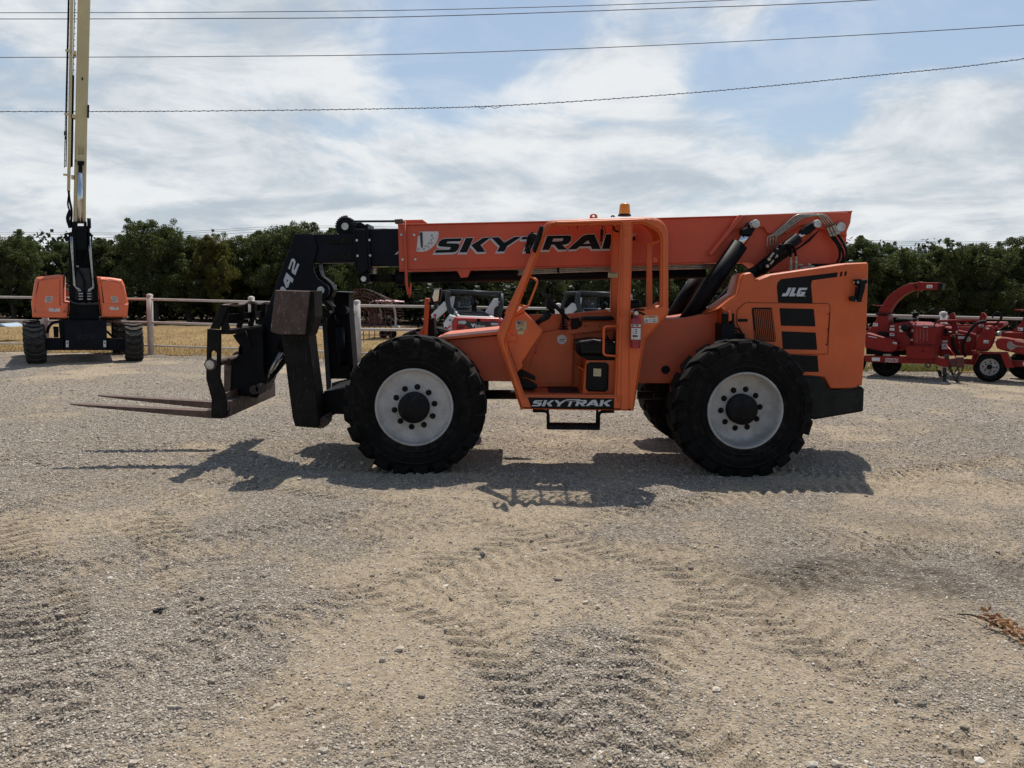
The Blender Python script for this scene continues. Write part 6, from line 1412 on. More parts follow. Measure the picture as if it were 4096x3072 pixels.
# ---- compact track loaders seen through the telehandler
def loader(lab):
    Y0 = 19.6; b0 = P(1950, 1430, Y0+1.2)
    r = thing('track_loader', (b0.x, Y0+1.2, 0), lab, 'track loader', None)
    B = lambda mb, name, mat, par=None: mb.build(name, mat, r if par is None else par)
    BE = lambda mb, name, mat, par=None, k=1: mb.each(name, mat, r if par is None else par, k)
    m = MB(); m.plate('J', [(514, 345, 20), (545, 290, 20), (970, 298, 20), (1010, 330, 15), (1004, 640), (514, 640)], Y0, Y0+.3, b=.02, seg=2); dr = B(m, 'tailgate', LOADR)
    m = MB(); m.plate('J', [(562, 325, 8), (645, 320), (665, 335), (880, 340), (905, 330), (975, 345, 8), (962, 378), (890, 378), (855, 405), (680, 402), (640, 372), (570, 358)], Y0-.03, Y0-.001, b=.006); bz = B(m, 'tail_bezel', GREYP, dr)
    m = MB(); m.plate('J', [(570, 330), (640, 326), (655, 345), (635, 362), (575, 355)], Y0-.038, Y0-.031, b=.003); m.plate('J', [(895, 345), (970, 350), (960, 372), (895, 370)], Y0-.038, Y0-.031, b=.003); BE(m, 'tail_lamp', LAMPW, bz)
    m = MB(); text_on(m, 'Bobcat', 'J', (740, 396), (836, 399), (740, 360), Y0-.034, 0, .008); m.plate('J', [(697, 350), (705, 358), (720, 360), (732, 350), (735, 362), (730, 378), (722, 392), (712, 390), (708, 372), (698, 366)], Y0-.036, Y0-.031, b=0); B(m, 'tailgate_lettering', DECALW, bz)
    m = MB()
    for k in range(7):
        y = 372+k*15; m.plate('J', [(558, y), (622, y+3), (640, y+11), (558, y+8)], Y0-.008, Y0-.001, b=0)
        m.plate('J', [(650, y+30), (860, y+34), (860, y+41), (650, y+37)], Y0-.008, Y0-.001, b=0); m.plate('J', [(885, y+6), (965, y+3), (965, y+10), (880, y+14)], Y0-.008, Y0-.001, b=0)
    m.lathe([(.045, -.02), (.045, 0)], pc('J', 772, 320, Y0), 'Y', 14); B(m, 'grille_slots', PLASTIC, dr)
    m = MB(); m.plate('J', [(425, 352, 10), (486, 266), (548, 288), (515, 335), (515, 640), (440, 640), (440, 420)], Y0+.05, Y0+.5, b=.02); m.plate('J', [(990, 300), (1060, 360), (1060, 640), (1010, 640), (1010, 330)], Y0+.05, Y0+.5, b=.02); fr_ = BE(m, 'rear_frame', LOADW)
    m = MB(); m.plate('J', [(440, 415), (498, 367), (498, 385), (445, 430)], Y0+.04, Y0+.049, b=0); B(m, 'red_stripe', LOADR, fr_)
    m = MB()
    for x, y in ((492, 320), (450, 395), (410, 288)): m.lathe([(.022, -.012), (.022, 0)], pc('J', x, y, Y0+.05), 'Y', 10)
    BE(m, 'frame_hole', PLASTIC, fr_)
    # sloping vented hood
    a, b2, c, d = pc('J', 575, 283, Y0+.05), pc('J', 935, 294, Y0+.05), pc('J', 760, 206, Y0+.9), pc('J', 525, 202, Y0+.9)
    up = Vector((0, 0, -.05)); m = MB(); m.add([a, b2, c, d, a+up, b2+up, c+up, d+up], [(0, 1, 2, 3), (0, 1, 5, 4), (1, 2, 6, 5), (2, 3, 7, 6), (3, 0, 4, 7)]); hd = B(m, 'vented_hood', LOADW)
    m = MB(); f = lambda u, v: (a.lerp(b2, u)).lerp(d.lerp(c, u), v)+Vector((0, -.01, .014))
    m.add([f(.06, .12), f(.94, .12), f(.94, .93), f(.06, .93)], [(0, 1, 2, 3)]); B(m, 'hood_screen', PLASTIC, hd)
    m = MB()
    for k in range(22): m.tube([f(.06+.88*k/21, .12)+Vector((0, -.004, .006)), f(.06+.88*k/21, .93)+Vector((0, -.004, .006))], .006, 4)
    for k in range(8): m.tube([f(.06, .12+.81*k/7)+Vector((0, -.004, .008)), f(.94, .12+.81*k/7)+Vector((0, -.004, .008))], .006, 4)
    B(m, 'hood_slats', GREYP, hd)
    m = MB(); m.plate('J', [(835, 240), (905, 130), (918, 110), (966, 108), (966, 180), (925, 200), (920, 285), (880, 292)], Y0+.6, Y0+.75, b=.01); m.plate('J', [(305, 268), (432, 138), (462, 150), (478, 205), (420, 260), (345, 330), (320, 320)], Y0+.7, Y0+.85, b=.01); m.plate('J', [(490, 95), (520, 82), (540, 85), (535, 130), (520, 205), (500, 205)], Y0+.9, Y0+1.0); BE(m, 'lift_arm', LOADW)
    m = MB(); m.plate('J', [(330, 262), (355, 258), (356, 285), (330, 310)], Y0+.69, Y0+.699, b=0); m.plate('J', [(428, 268), (440, 264), (440, 285), (428, 290)], Y0+.69, Y0+.699, b=0); BE(m, 'arm_sticker', LOADR)
    m = MB(); m.tube(curve_pts([pc('J', 478, 40, Y0+.5), pc('J', 468, 110, Y0+.45), pc('J', 480, 190, Y0+.4), pc('J', 512, 268, Y0+.35)]), .062, 10); m.tube([pc('J', 470, 38, Y0+.6), pc('J', 1006, 62, Y0+.6)], .055, 12); m.tube([pc('J', 1000, 60, Y0+.6), pc('J', 996, 200, Y0+.5), pc('J', 972, 285, Y0+.4)], .055, 10); m.tube([pc('J', 925, 60, Y0+.64), pc('J', 935, 44, Y0+.64)], .03, 8); m.plate('J', [(935, 205), (970, 150), (985, 290), (920, 290)], Y0+.7, Y0+.85); BE(m, 'guard_tube', GREYP)
    m = MB(); m.plate('J', [(385, 28, 10), (480, 22), (560, 30), (1000, 62), (1000, 95), (720, 78), (560, 72), (560, 240), (320, 260), (330, 180), (380, 60)], Y0+1.0, Y0+1.1, [[(400, 75), (470, 75), (460, 240), (345, 245), (390, 120)]], b=.01); m.plate('J', [(385, 28), (560, 28), (700, 50), (700, 62), (385, 60)], Y0+.8, Y0+2.2, b=.01); cb = B(m, 'loader_cab', GREYP)
    m = MB()
    for k in range(9): m.tube([pc('J', 345+k*2, 90+k*18, Y0+1.04), pc('J', 470, 88+k*18, Y0+1.04)], .007, 4)
    for k in range(6): m.tube([pc('J', 400+k*12, 75, Y0+1.05), pc('J', 385+k*13, 245, Y0+1.05)], .007, 4)
    B(m, 'side_screen', PLASTIC, cb)
    m = MB(); m.plate('J', [(556, 84, 10), (690, 78, 12), (712, 95, 10), (708, 205), (552, 208)], Y0+1.1, Y0+1.12, b=.002); B(m, 'rear_window', GLASS, cb)
    m = MB(); m.tube([pc('J', 712, 80, Y0+1.1), pc('J', 710, 210, Y0+1.1)], .025, 8); m.tube([pc('J', 880, 85, Y0+1.1), pc('J', 875, 210, Y0+1.1)], .02, 8); BE(m, 'window_post', GREYP, cb)
    m = MB(); m.tube(curve_pts([pc('J', 730, 225, Y0+.6), pc('J', 732, 175, Y0+.6), pc('J', 755, 142, Y0+.55)]), .06, 12); m.tube([pc('J', 545, 145, Y0+1.4), pc('J', 590, 145, Y0+1.4)], .001, 4); B(m, 'exhaust_stack', BLACKP)
    m = MB(); m.plate('J', [(360, 420), (440, 420), (440, 690), (350, 690)], Y0+.2, Y0+2.3, b=.08, seg=3); B(m, 'track', RUBBER); m = MB(); m.plate('J', [(1010, 420), (1085, 420), (1090, 690), (1010, 690)], Y0+.2, Y0+2.3, b=.08, seg=3); B(m, 'track', RUBBER)
    return r
L1 = loader('white compact track loader with red tailgate seen beside the front wheel of the telehandler')
L2 = copy_tree(L1)
L2['label'] = 'dark cabbed compact track loader seen through the open cab behind the steering wheel'
dx = (P(2310, 1180, 20.2)-P(1791, 1162, 20.2)); L2.location = L1.location+Vector((dx.x, .15, 0))
for o in (L1, L2): o['group'] = 'compact track loaders by the fence'

# ---- red wood chippers
def chip_wheel(pxx, pyy, Y, Rt, wd, yaw, par, rimvis=True):
    c = P(pxx, pyy, Y); c = Vector((c.x, Y, Rt)); rot = Matrix.Rotation(yaw, 3, 'Z')
    mm = MB(); pr = [(Rt*.56, .03), (Rt*.62, .0), (Rt*.80, -.008), (Rt*.93, .02), (Rt*.985, .05), (Rt, wd*.5)]; pr = pr+[(r, wd-h) for r, h in pr[::-1][1:]]
    mm.lathe(pr, c, 'Y', 40, rot=rot, cap=False); w_ = mm.build('wheel', RUBBER, par)
    mm = MB(); mm.lathe([(Rt*.56, .03), (Rt*.565, .01), (Rt*.53, .0), (Rt*.50, .045), (Rt*.40, .075), (Rt*.33, .05), (Rt*.20, .045), (0, .045)], c, 'Y', 36, rot=rot, cap=False); rm = mm.build('rim', RIMW if rimvis else BLACKP, w_)
    mm = MB()
    for k in range(8):
        a = 2*math.pi*k/8; q = Vector((Rt*.385*math.cos(a), .0, Rt*.385*math.sin(a))); q = c+rot @ q
        mm.lathe([(.017, .058), (.017, .07)], q, 'Y', 10, rot=rot)
    mm.lathe([(.050, -.02), (.055, .05)], c, 'Y', 16, rot=rot)
    for k in range(5): a = 2*math.pi*k/5; mm.lathe([(.014, .01), (.014, .05)], c+rot @ Vector((.085*math.cos(a), 0, .085*math.sin(a))), 'Y', 6, rot=rot)
    mm.build('hub', WORNBLK, w_); return w_
VIEW[0] = R(37); CY = depth(3778, 1528); c1 = P(3680, 1500, CY); C1 = thing('wood_chipper', turn((c1.x, CY+.6, 0)), 'red towable wood chipper with tall curved discharge chute and white number on its frame', 'wood chipper', 'red wood chippers parked by the fence')
def ce(mb, name, mat, par=None, k=1): return mb.each(name, mat, C1 if par is None else par, k)
def cp(mb, name, mat, par=None): return mb.build(name, mat, C1 if par is None else par)
m = MB(); m.plate('E', [(250, 1160), (900, 1180), (1225, 1195), (1225, 1262), (800, 1250), (250, 1230)], CY, CY+.10, b=.006); fr1 = cp(m, 'trailer_frame', CHIPRED)
m = MB(); text_on(m, '5020230', 'E', (664, 1240), (808, 1246), (666, 1194), CY-.003, 0, .006); cp(m, 'frame_lettering', DECALW, fr1)
m = MB(); m.plate('E', [(518, 1188), (607, 1190), (607, 1229), (518, 1227)], CY-.003, CY-.0005, b=0); cp(m, 'frame_plate', DECALW, fr1)
m = MB(); m.plate('E', [(1215, 1186), (1370, 1202), (1372, 1298), (1268, 1284), (1215, 1262)], CY-.02, CY+.12, b=.006); m.plate('E', [(500, 1165), (1200, 1185), (1200, 1240), (500, 1230)], CY+1.1, CY+1.2, b=.004); ce(m, 'drawbar', CHIPRED)
m = MB(); m.tube([(lambda t: pc('E', 1140+26*math.cos(t), 1275+22*math.sin(t), CY-.02))(2*math.pi*k/16) for k in range(16)], .020, 6, closed=True); cp(m, 'tie_ring', RUSTY, fr1)
m = MB(); m.plate('E', [(1365, 1205), (1460, 1190), (1465, 1290), (1375, 1298)], CY-.01, CY+.1, b=.008); m.plate('E', [(1462, 1182, 6), (1520, 1184, 6), (1532, 1250), (1530, 1300, 8), (1455, 1300), (1455, 1240)], CY-.03, CY+.12, b=.01); m.plate('E', [(1490, 1272), (1562, 1272), (1562, 1282), (1490, 1280)], CY-.03, CY+.1); cp(m, 'hitch_coupler', paint('hitch_red_rust', (.10, .022, .018), .6, var=.4, scale=14))
m = MB(); m.tube([pc('E', 1325, 1300, CY+.04), pc('E', 1323, 1455, CY+.04)], .035, 8, smooth=False); m.tube([pc('E', 1347, 1160, CY), pc('E', 1347, 1205, CY)], .045, 12); m.plate('E', [(1298, 1452), (1352, 1452), (1365, 1470), (1285, 1470)], CY-.05, CY+.12); cp(m, 'jack_stand', GREYP)
m = MB()
def chain(pts, n=26):
    cp_ = curve_pts([pc('E', x, y, CY-.05) for x, y in pts], max(2, n//(len(pts)-1)))
    for i in range(len(cp_)-1):
        a, b2 = cp_[i], cp_[i+1]; d = (b2-a); s = d.cross(Vector((0, 1, 0))).normalized()*.012 if i % 2 else Vector((0, .012, 0))
        m.tube([a-d*.15, a+s, b2+s, b2+d*.15, b2-s, a-s, a-d*.15], .007, 4)
chain([(1375, 1230), (1400, 1330), (1420, 1400), (1440, 1440), (1470, 1465)]); chain([(1470, 1290), (1480, 1370), (1455, 1420), (1470, 1470)]); chain([(1528, 1290), (1510, 1350), (1480, 1390)]); chain([(1380, 1300), (1410, 1380), (1450, 1330), (1470, 1300)]); chain([(1360, 1290), (1400, 1350), (1450, 1380), (1490, 1350)])
m.tube([(lambda t: pc('E', 1474+18*math.cos(t), 1470+18*math.sin(t), CY-.05))(2*math.pi*k/14) for k in range(14)], .010, 6, closed=True); cp(m, 'safety_chain', CHAINM)
m = MB(); coil = [pc('E', 1235, 1285, CY-.04), pc('E', 1238, 1330, CY-.04)]
for k in range(60): a = k*.62; coil.append(pc('E', 1262+16*math.cos(a)+k*.25, 1335+k*1.05+9*math.sin(a), CY-.05-.02*math.sin(a)))
coil += [pc('E', 1300, 1400, CY-.05), pc('E', 1340, 1385, CY-.05), pc('E', 1390, 1340, CY-.05)]
m.tube(coil, .010, 5); cp(m, 'coiled_cable', HOSE)
m = MB(); m.plate('E', [(895, 1060), (1205, 1070), (1200, 1211), (896, 1200)], CY-.06, CY+.5, b=.01); m.plate('E', [(893, 1056), (1207, 1066), (1207, 1074), (893, 1064)], CY-.07, CY+.5, b=.003); tbx = cp(m, 'tool_box', CHIPRED)
m = MB(); m.plate('E', [(1060, 1113), (1098, 1113), (1095, 1124), (1065, 1126)], CY-.066, CY-.061, b=0); m.plate('E', [(1070, 1078), (1095, 1078), (1083, 1096)], CY-.066, CY-.061, b=0); cp(m, 'box_latch', WORNBLK, tbx)
m = MB(); m.plate('E', [(978, 846), (1225, 850), (1218, 1000), (1206, 1070), (975, 1060)], CY+.05, CY+1.2, b=.01)
a, b2, c, d = pc('E', 976, 846, CY+.05), pc('E', 1227, 850, CY+.05), pc('E', 1168, 795, CY+.75), pc('E', 925, 785, CY+.75)
e_, f_ = Vector((a.x, CY+1.2, a.z)), Vector((b2.x, CY+1.2, b2.z)); m.add([a, b2, c, d, e_, f_], [(0, 1, 2, 3), (1, 5, 2), (0, 3, 4), (3, 2, 5, 4)]); eng = cp(m, 'engine_enclosure', CHIPRED)
m = MB(); m.plate('E', [(722, 828, 6), (745, 815), (925, 788), (985, 846), (975, 1060), (700, 985)], CY+.18, CY+1.15, b=.01); m.plate('E', [(480, 860), (730, 862), (720, 985), (480, 985)], CY+.5, CY+1.1, b=.005); cp(m, 'radiator_housing', CHIPRED)
m = MB()
for i in range(4):
    for j in range(12):
        x = 1008+i*38+(2 if j % 2 else 0); y = 880+j*13
        if i > 0 and j > 8 and (i+j) % 3: continue
        m.plate('E', [(x, y), (x+12, y), (x+12, y+3.2), (x, y+3.2)], CY+.044, CY+.049, b=0)
cp(m, 'louvre_slat', paint('bright_slot', (.42, .25, .22), .5), eng)
m = MB(); m.plate('E', [(905, 912), (965, 914), (962, 975), (905, 972)], CY+.165, CY+.178, b=0); cp(m, 'control_opening', PLASTIC)
m = MB(); m.lathe([(.0, -.24), (.075, -.24), (.078, -.2), (.078, -.02), (.09, -.01), (.09, .03)], pc('E', 905, 856, CY+.2), 'Y', 20); m.plate('E', [(875, 895), (935, 895), (915, 912), (880, 910)], CY-.02, CY+.15); cp(m, 'air_filter', PLASTIC)
m = MB(); m.plate('E', [(770, 765, 20), (800, 750, 15), (985, 755, 12), (992, 780), (880, 795), (790, 800, 15)], CY+.6, CY+1.1, b=.03, seg=2); cp(m, 'fuel_tank', DKGREEN)
m = MB(); m.tube(bend([pc('E', 990, 790, CY+.9), pc('E', 990, 702, CY+.9), pc('E', 1038, 712, CY+.9)], .05), .045, 10); cp(m, 'exhaust_pipe', BLACKP)
m = MB()
for x, y in ((728, 808), (1003, 820), (1218, 822)): m.tube([(lambda t: pc('E', x+8*math.cos(t), y+12*math.sin(t), CY+.1))(math.pi*k/8+math.pi) for k in range(9)], .011, 6); m.tube([pc('E', x-8, y, CY+.1), pc('E', x-7, y+25, CY+.1)], .011, 6)
ce(m, 'lifting_hook', WORNBLK, eng, 2)
m = MB(); m.plate('E', [(582, 722, 8), (692, 722, 8), (704, 800), (718, 962), (690, 975), (560, 940), (455, 905), (520, 845), (565, 765)], CY+.25, CY+.75, b=.01); ch0 = cp(m, 'chute_base', CHIPRED)
m = MB(); m.plate('E', [(580, 716), (600, 660), (625, 615), (660, 560), (705, 508), (755, 462), (810, 425), (870, 393), (920, 373), (980, 363), (1035, 357), (1038, 440), (985, 445), (930, 464), (885, 490), (840, 522), (795, 562), (755, 608), (725, 655), (700, 716)], CY+.30, CY+.62, b=.008); ch = cp(m, 'discharge_chute', CHIPRED)
m = MB(); m.plate('E', [(1045, 356), (1252, 359), (1244, 438), (1040, 441)], CY+.28, CY+.64, b=.008); m.plate('E', [(1030, 346), (1044, 348), (1044, 452), (1022, 450)], CY+.25, CY+.67, b=.003); m.plate('E', [(1024, 440), (1036, 440), (1028, 520), (1018, 520)], CY+.3, CY+.33); m.tube([pc('E', 530, 612, CY+.3), pc('E', 745, 622, CY+.3)], .012, 6); cp(m, 'chute_nozzle', CHIPRED, ch)
m = MB(); m.plate('E', [(1254, 364), (1305, 368), (1293, 440), (1246, 437)], CY+.30, CY+.62, b=.004); m.plate('E', [(560, 700), (725, 703), (722, 716), (640, 720), (565, 722)], CY+.22, CY+.7, b=.003); m.tube(curve_pts([pc('E', 990, 380, CY+.27), pc('E', 1000, 410, CY+.27), pc('E', 1020, 425, CY+.27)]), .012, 6); cp(m, 'chute_deflector', WORNBLK, ch)
m = MB(); m.plate('E', [(440, 920), (480, 915), (640, 958), (740, 985), (792, 1008, 15), (806, 1060, 15), (790, 1110, 20), (730, 1133, 20), (660, 1128), (440, 1080)], CY-.05, CY+.14, b=.02, seg=2); bg1 = cp(m, 'belt_guard', CHIPRED)
m = MB(); m.lathe([(.19, -.05), (.18, .02), (.08, .06), (0, .065)], pc('E', 850, 1020, CY+.2), 'Y', 24); m.tube([pc('E', 760, 1070, CY-.02), pc('E', 905, 1030, CY-.02)], .012, 6); cp(m, 'clutch_housing', CHIPRED)
m = MB()
for q in ([(535, 800), (585, 802), (582, 845), (527, 843)], [(720, 835), (770, 836), (770, 848), (720, 846)], [(716, 862), (768, 864), (768, 893), (716, 890)], [(718, 912), (768, 914), (766, 952), (716, 950)], [(820, 840), (865, 842), (865, 866), (818, 864)], [(822, 875), (862, 877), (862, 908), (822, 906)], [(960, 876), (982, 876), (980, 908), (960, 906)], [(918, 985), (972, 985), (970, 1005), (918, 1003)]):
    m.plate('E', q, (CY+.24 if q[0][0] < 600 else CY+.17), (CY+.246 if q[0][0] < 600 else CY+.178), b=0)
m.plate('E', [(750, 1015), (795, 1025), (792, 1043), (752, 1037)], CY-.056, CY-.0505, b=0); m.plate('E', [(1127, 374), (1190, 376), (1186, 422), (1122, 420)], CY+.272, CY+.279, b=0); m.plate('E', [(1085, 848), (1138, 850), (1138, 858), (1085, 857)], CY+.043, CY+.049, b=0); m.plate('E', [(480, 950), (570, 966), (570, 974), (480, 957)], CY-.056, CY-.0505, b=0); ce(m, 'warning_sticker', DECALW)
m = MB()
for x, y, Y in ((548, 830, CY+.238), (735, 935, CY+.168), (752, 935, CY+.168), (1142, 408, CY+.27), (1170, 410, CY+.27), (765, 1032, CY-.058), (935, 996, CY+.168)): m.plate('E', [(x-6, y+5), (x-2, y-7), (x+7, y-3), (x+5, y+6)], Y-.004, Y, b=0)
for q, Y in (([(716, 862), (768, 864), (768, 870), (716, 868)], CY+.168), ([(1127, 374), (1190, 376), (1189, 390), (1126, 388)], CY+.27)): pass
cp(m, 'sticker_print', PLASTIC)
m = MB(); m.plate('E', [(1127, 374), (1190, 376), (1189, 388), (1126, 386)], CY+.268, CY+.2715, b=0); m.plate('E', [(718, 912), (768, 914), (768, 924), (718, 922)], CY+.165, CY+.169, b=0); m.plate('E', [(535, 800), (585, 802), (585, 810), (534, 808)], CY+.235, CY+.2395, b=0); cp(m, 'sticker_band', LOADR)
m = MB(); m.plate('E', [(580, 910), (610, 905), (680, 910), (690, 960), (600, 950)], CY+.15, CY+.24); m.plate('E', [(455, 985), (700, 985), (900, 1060), (900, 1165), (455, 1155)], CY+.35, CY+1.1, b=.004); cp(m, 'engine_block', WORNBLK)
m = MB(); m.plate('E', [(640, 1150), (730, 1150), (740, 1185), (640, 1180)], CY+.05, CY+.2); m.plate('E', [(690, 975), (715, 890), (720, 960), (712, 985)], CY+.3, CY+.32); cp(m, 'pale_drum', ZINC)
chip_wheel(3542, 1450, depth(3542, 1507), .31, .24, 0, C1, False); chip_wheel(3400, 1450, CY-.06, .31, .24, 0, C1)

D0 = depth(3960, 1529)+.06; c2 = P(3960, 1530, D0); C2 = thing('wood_chipper', turn((c2.x+.5, D0+.6, 0)), 'red towable wood chipper with raised infeed arms, torn guard sticker and white spoked wheel', 'wood chipper', 'red wood chippers parked by the fence')
def de(mb, name, mat, par=None, k=1): return mb.each(name, mat, C2 if par is None else par, k)
def dp(mb, name, mat, par=None): return mb.build(name, mat, C2 if par is None else par)
m = MB(); m.plate('N', [(760, 1115), (1900, 1145), (2600, 1170), (2600, 1275), (1700, 1250), (760, 1205)], D0+.12, D0+.22, b=.006); dp(m, 'trailer_frame', CHIPRED)
m = MB(); m.plate('N', [(1928, 1168), (2010, 1170), (2010, 1235), (1928, 1232)], D0+.113, D0+.119, b=0); dp(m, 'frame_plate', DECALW)
m = MB(); m.plate('N', [(475, 560), (560, 560), (690, 600), (1120, 695), (1110, 900), (1060, 1060), (640, 1062), (470, 1072), (385, 985), (400, 800), (450, 740)], D0+.3, D0+1.3, b=.01); inf = dp(m, 'infeed_housing', CHIPRED)
m = MB(); m.plate('N', [(455, 720), (700, 700), (700, 730), (680, 1062), (470, 1072), (395, 1010), (395, 830)], D0+.24, D0+.30, b=.004); m.plate('N', [(480, 680), (900, 690), (900, 705), (480, 690)], D0+.2, D0+.3); m.plate('N', [(790, 715), (840, 712), (850, 900), (900, 1050), (820, 1055), (795, 900)], D0+.25, D0+.3); dp(m, 'infeed_side', CHIPRED, inf)
m = MB(); m.plate('N', [(518, 600), (610, 600), (600, 672), (520, 675)], D0+.285, D0+.299, b=0); m.tube(curve_pts([pc('N', 700, 740, D0+.2), pc('N', 715, 880, D0+.2), pc('N', 800, 1050, D0+.2)]), .03, 8); dp(m, 'infeed_gap', PLASTIC, inf)
m = MB(); m.plate('N', [(795, 552), (1115, 556), (1120, 690), (1000, 660), (800, 610)], D0+.75, D0+.78, b=.003); dp(m, 'hopper_plate', paint('sunlit_chipper_plate', (.30, .06, .06), .4), inf)  # lighter, pinker red puts the sunlight on this plate into its colour
m = MB(); m.tube(bend([pc('N', 400, 800, D0+.35), pc('N', 452, 700, D0+.35), pc('N', 452, 452, D0+.35), pc('N', 560, 450, D0+.35), pc('N', 1160, 452, D0+.5)], .18), .030, 10); m.tube([pc('N', 470, 515, D0+.4), pc('N', 690, 520, D0+.5), pc('N', 1120, 545, D0+.6)], .02, 8); m.plate('N', [(490, 515), (1120, 520), (1120, 555), (510, 560)], D0+1.1, D0+1.15); dp(m, 'hopper_rail', CHIPRED)
def armp(pts, s=.0):
    m = MB(); m.plate('N', pts, D0+.45+s, D0+.62+s, b=.006); return dp(m, 'infeed_arm', CHIPRED)
armp([(623, 352), (714, 303), (745, 395), (792, 590), (780, 640), (690, 600), (655, 440)]); armp([(1200, 308), (1238, 308), (1292, 368), (1255, 448), (1225, 400), (1165, 470), (1130, 560), (1110, 540)], .4)
m = MB(); m.plate('N', [(1152, 478), (1578, 478), (1594, 520, 6), (1580, 545), (1500, 580), (1420, 640), (1110, 700), (1105, 600)], D0+.35, D0+1.2, b=.01); dp(m, 'feed_drum_housing', CHIPRED)
m = MB(); m.plate('N', [(1240, 585), (1275, 540, 20), (1320, 528, 20), (1380, 535, 30), (1428, 590, 30), (1435, 750), (1400, 850), (1360, 930), (1300, 985, 30), (1180, 988, 30), (1105, 960, 30), (1092, 890, 20), (1110, 780)], D0+.05, D0+.22, b=.02, seg=2); dp(m, 'belt_cover', CHIPRED)
m = MB(); m.tube([pc('N', 1440, 590, D0+.3), pc('N', 1505, 590, D0+.3)], .075, 14); m.lathe([(.03, -.02), (.03, 0)], pc('N', 1268, 700, D0+.05), 'Y', 14); dp(m, 'feed_motor', CHIPRED)
m = MB(); m.tube([pc('N', 1450, 690, D0+.2), pc('N', 1545, 660, D0+.2)], .05, 12); m.lathe([(.055, -.06), (.055, 0)], pc('N', 980, 770, D0+.3), 'Y', 16)
for p, q in (((625, 652), (690, 650)), ((655, 690), (695, 735)), ((710, 690), (745, 735)), ((750, 685), (800, 685)), ((755, 655), (790, 655))): m.tube([pc('N', *p, D0+.22), pc('N', *q, D0+.22)], .016, 8)
for x, y in ((823, 675), (820, 825), (812, 977)): m.lathe([(.012, -.01), (.012, 0)], pc('N', x, y, D0+.25), 'Y', 8)
de(m, 'hydraulic_fitting', ZINC)
m = MB(); m.tube(curve_pts([pc('N', 925, 1080, D0+.15), pc('N', 885, 980, D0+.12), pc('N', 890, 850, D0+.12), pc('N', 940, 730, D0+.12), pc('N', 1000, 630, D0+.12), pc('N', 1080, 530, D0+.12), pc('N', 1160, 475, D0+.15), pc('N', 1290, 463, D0+.2)]), .028, 8); m.tube(curve_pts([pc('N', 1395, 400, D0+.3), pc('N', 1425, 330, D0+.3), pc('N', 1490, 300, D0+.3), pc('N', 1545, 340, D0+.3), pc('N', 1560, 400, D0+.3), pc('N', 1500, 470, D0+.3), pc('N', 1410, 530, D0+.3)]), .016, 8); m.tube(curve_pts([pc('N', 1430, 370, D0+.3), pc('N', 1490, 330, D0+.3), pc('N', 1535, 360, D0+.3), pc('N', 1525, 430, D0+.3), pc('N', 1440, 520, D0+.3)]), .014, 8); de(m, 'hydraulic_hose', HOSE)
m = MB(); m.tube([pc('N', 598, 885, D0+.05), pc('N', 768, 1095, D0-.1)], .014, 6); m.tube([pc('N', 800, 500, D0+.5), pc('N', 830, 560, D0+.5)], .008, 5); m.tube([pc('N', 925, 465, D0+.5), pc('N', 1015, 545, D0+.5)], .008, 5); de(m, 'control_rod', LOADR)
m = MB(); m.plate('N', [(1445, 850, 60), (1475, 765, 50), (1560, 735, 30), (1640, 742), (1950, 800), (2300, 880, 60), (2330, 1010, 60), (2230, 1110, 40), (1950, 1048), (1560, 962), (1475, 930, 40)], D0-.02, D0+.2, b=.02, seg=2); bg2 = dp(m, 'belt_guard', CHIPRED)
m = MB(); m.plate('N', [(1690, 812), (1730, 808), (1770, 860), (1815, 880), (1960, 900), (1960, 912), (1840, 905), (1790, 925), (1722, 972), (1648, 912), (1650, 850)], D0-.027, D0-.021, b=0); dp(m, 'torn_sticker', paint('torn_sticker_grey', (.26, .21, .19), .7, var=.3, scale=30), bg2)
m = MB(); m.plate('N', [(1530, 655), (1860, 652), (2300, 700), (2300, 900), (1900, 770), (1640, 745), (1560, 730)], D0+.3, D0+1.0, b=.006); m.plate('N', [(1740, 640), (1885, 500), (1960, 330), (2080, 330), (2110, 640), (2100, 800), (1900, 760)], D0+.4, D0+.9, b=.01); dp(m, 'chute_base', CHIPRED)
m = MB(); m.plate('N', [(1960, 330), (2000, 200), (2070, 60), (2160, -60), (2270, -130), (2420, -190), (2560, -220), (2570, -90), (2450, -70), (2340, -10), (2240, 80), (2160, 200), (2085, 330)], D0+.45, D0+.8, b=.008); m.tube([pc('N', 1785, 262, D0+.5), pc('N', 2100, 268, D0+.5)], .016, 6); dp(m, 'discharge_chute', CHIPRED)
m = MB(); m.plate('N', [(2110, 560), (2600, 560), (2600, 1000), (2110, 900)], D0+.3, D0+1.2, b=.01); dp(m, 'engine_enclosure', CHIPRED)
m = MB(); m.plate('N', [(1050, 1240), (1160, 1003), (1652, 1008), (1768, 1270), (1632, 1272), (1532, 1030), (1180, 1028), (1072, 1240)], D0-.10, D0-.07, b=.003); m.plate('N', [(1160, 1001), (1652, 1006), (1650, 1016), (1162, 1012)], D0-.1, D0+.2, b=.003); m.plate('N', [(1640, 1012), (1768, 1268), (1700, 1270), (1560, 1020)], D0-.07, D0+.2, b=.003); m.plate('N', [(1032, 968), (1110, 975), (1150, 1040), (1050, 1050), (1015, 1180), (1100, 1160)], D0+.0, D0+.1, b=.003); dp(m, 'mudguard', CHIPRED)
m = MB()
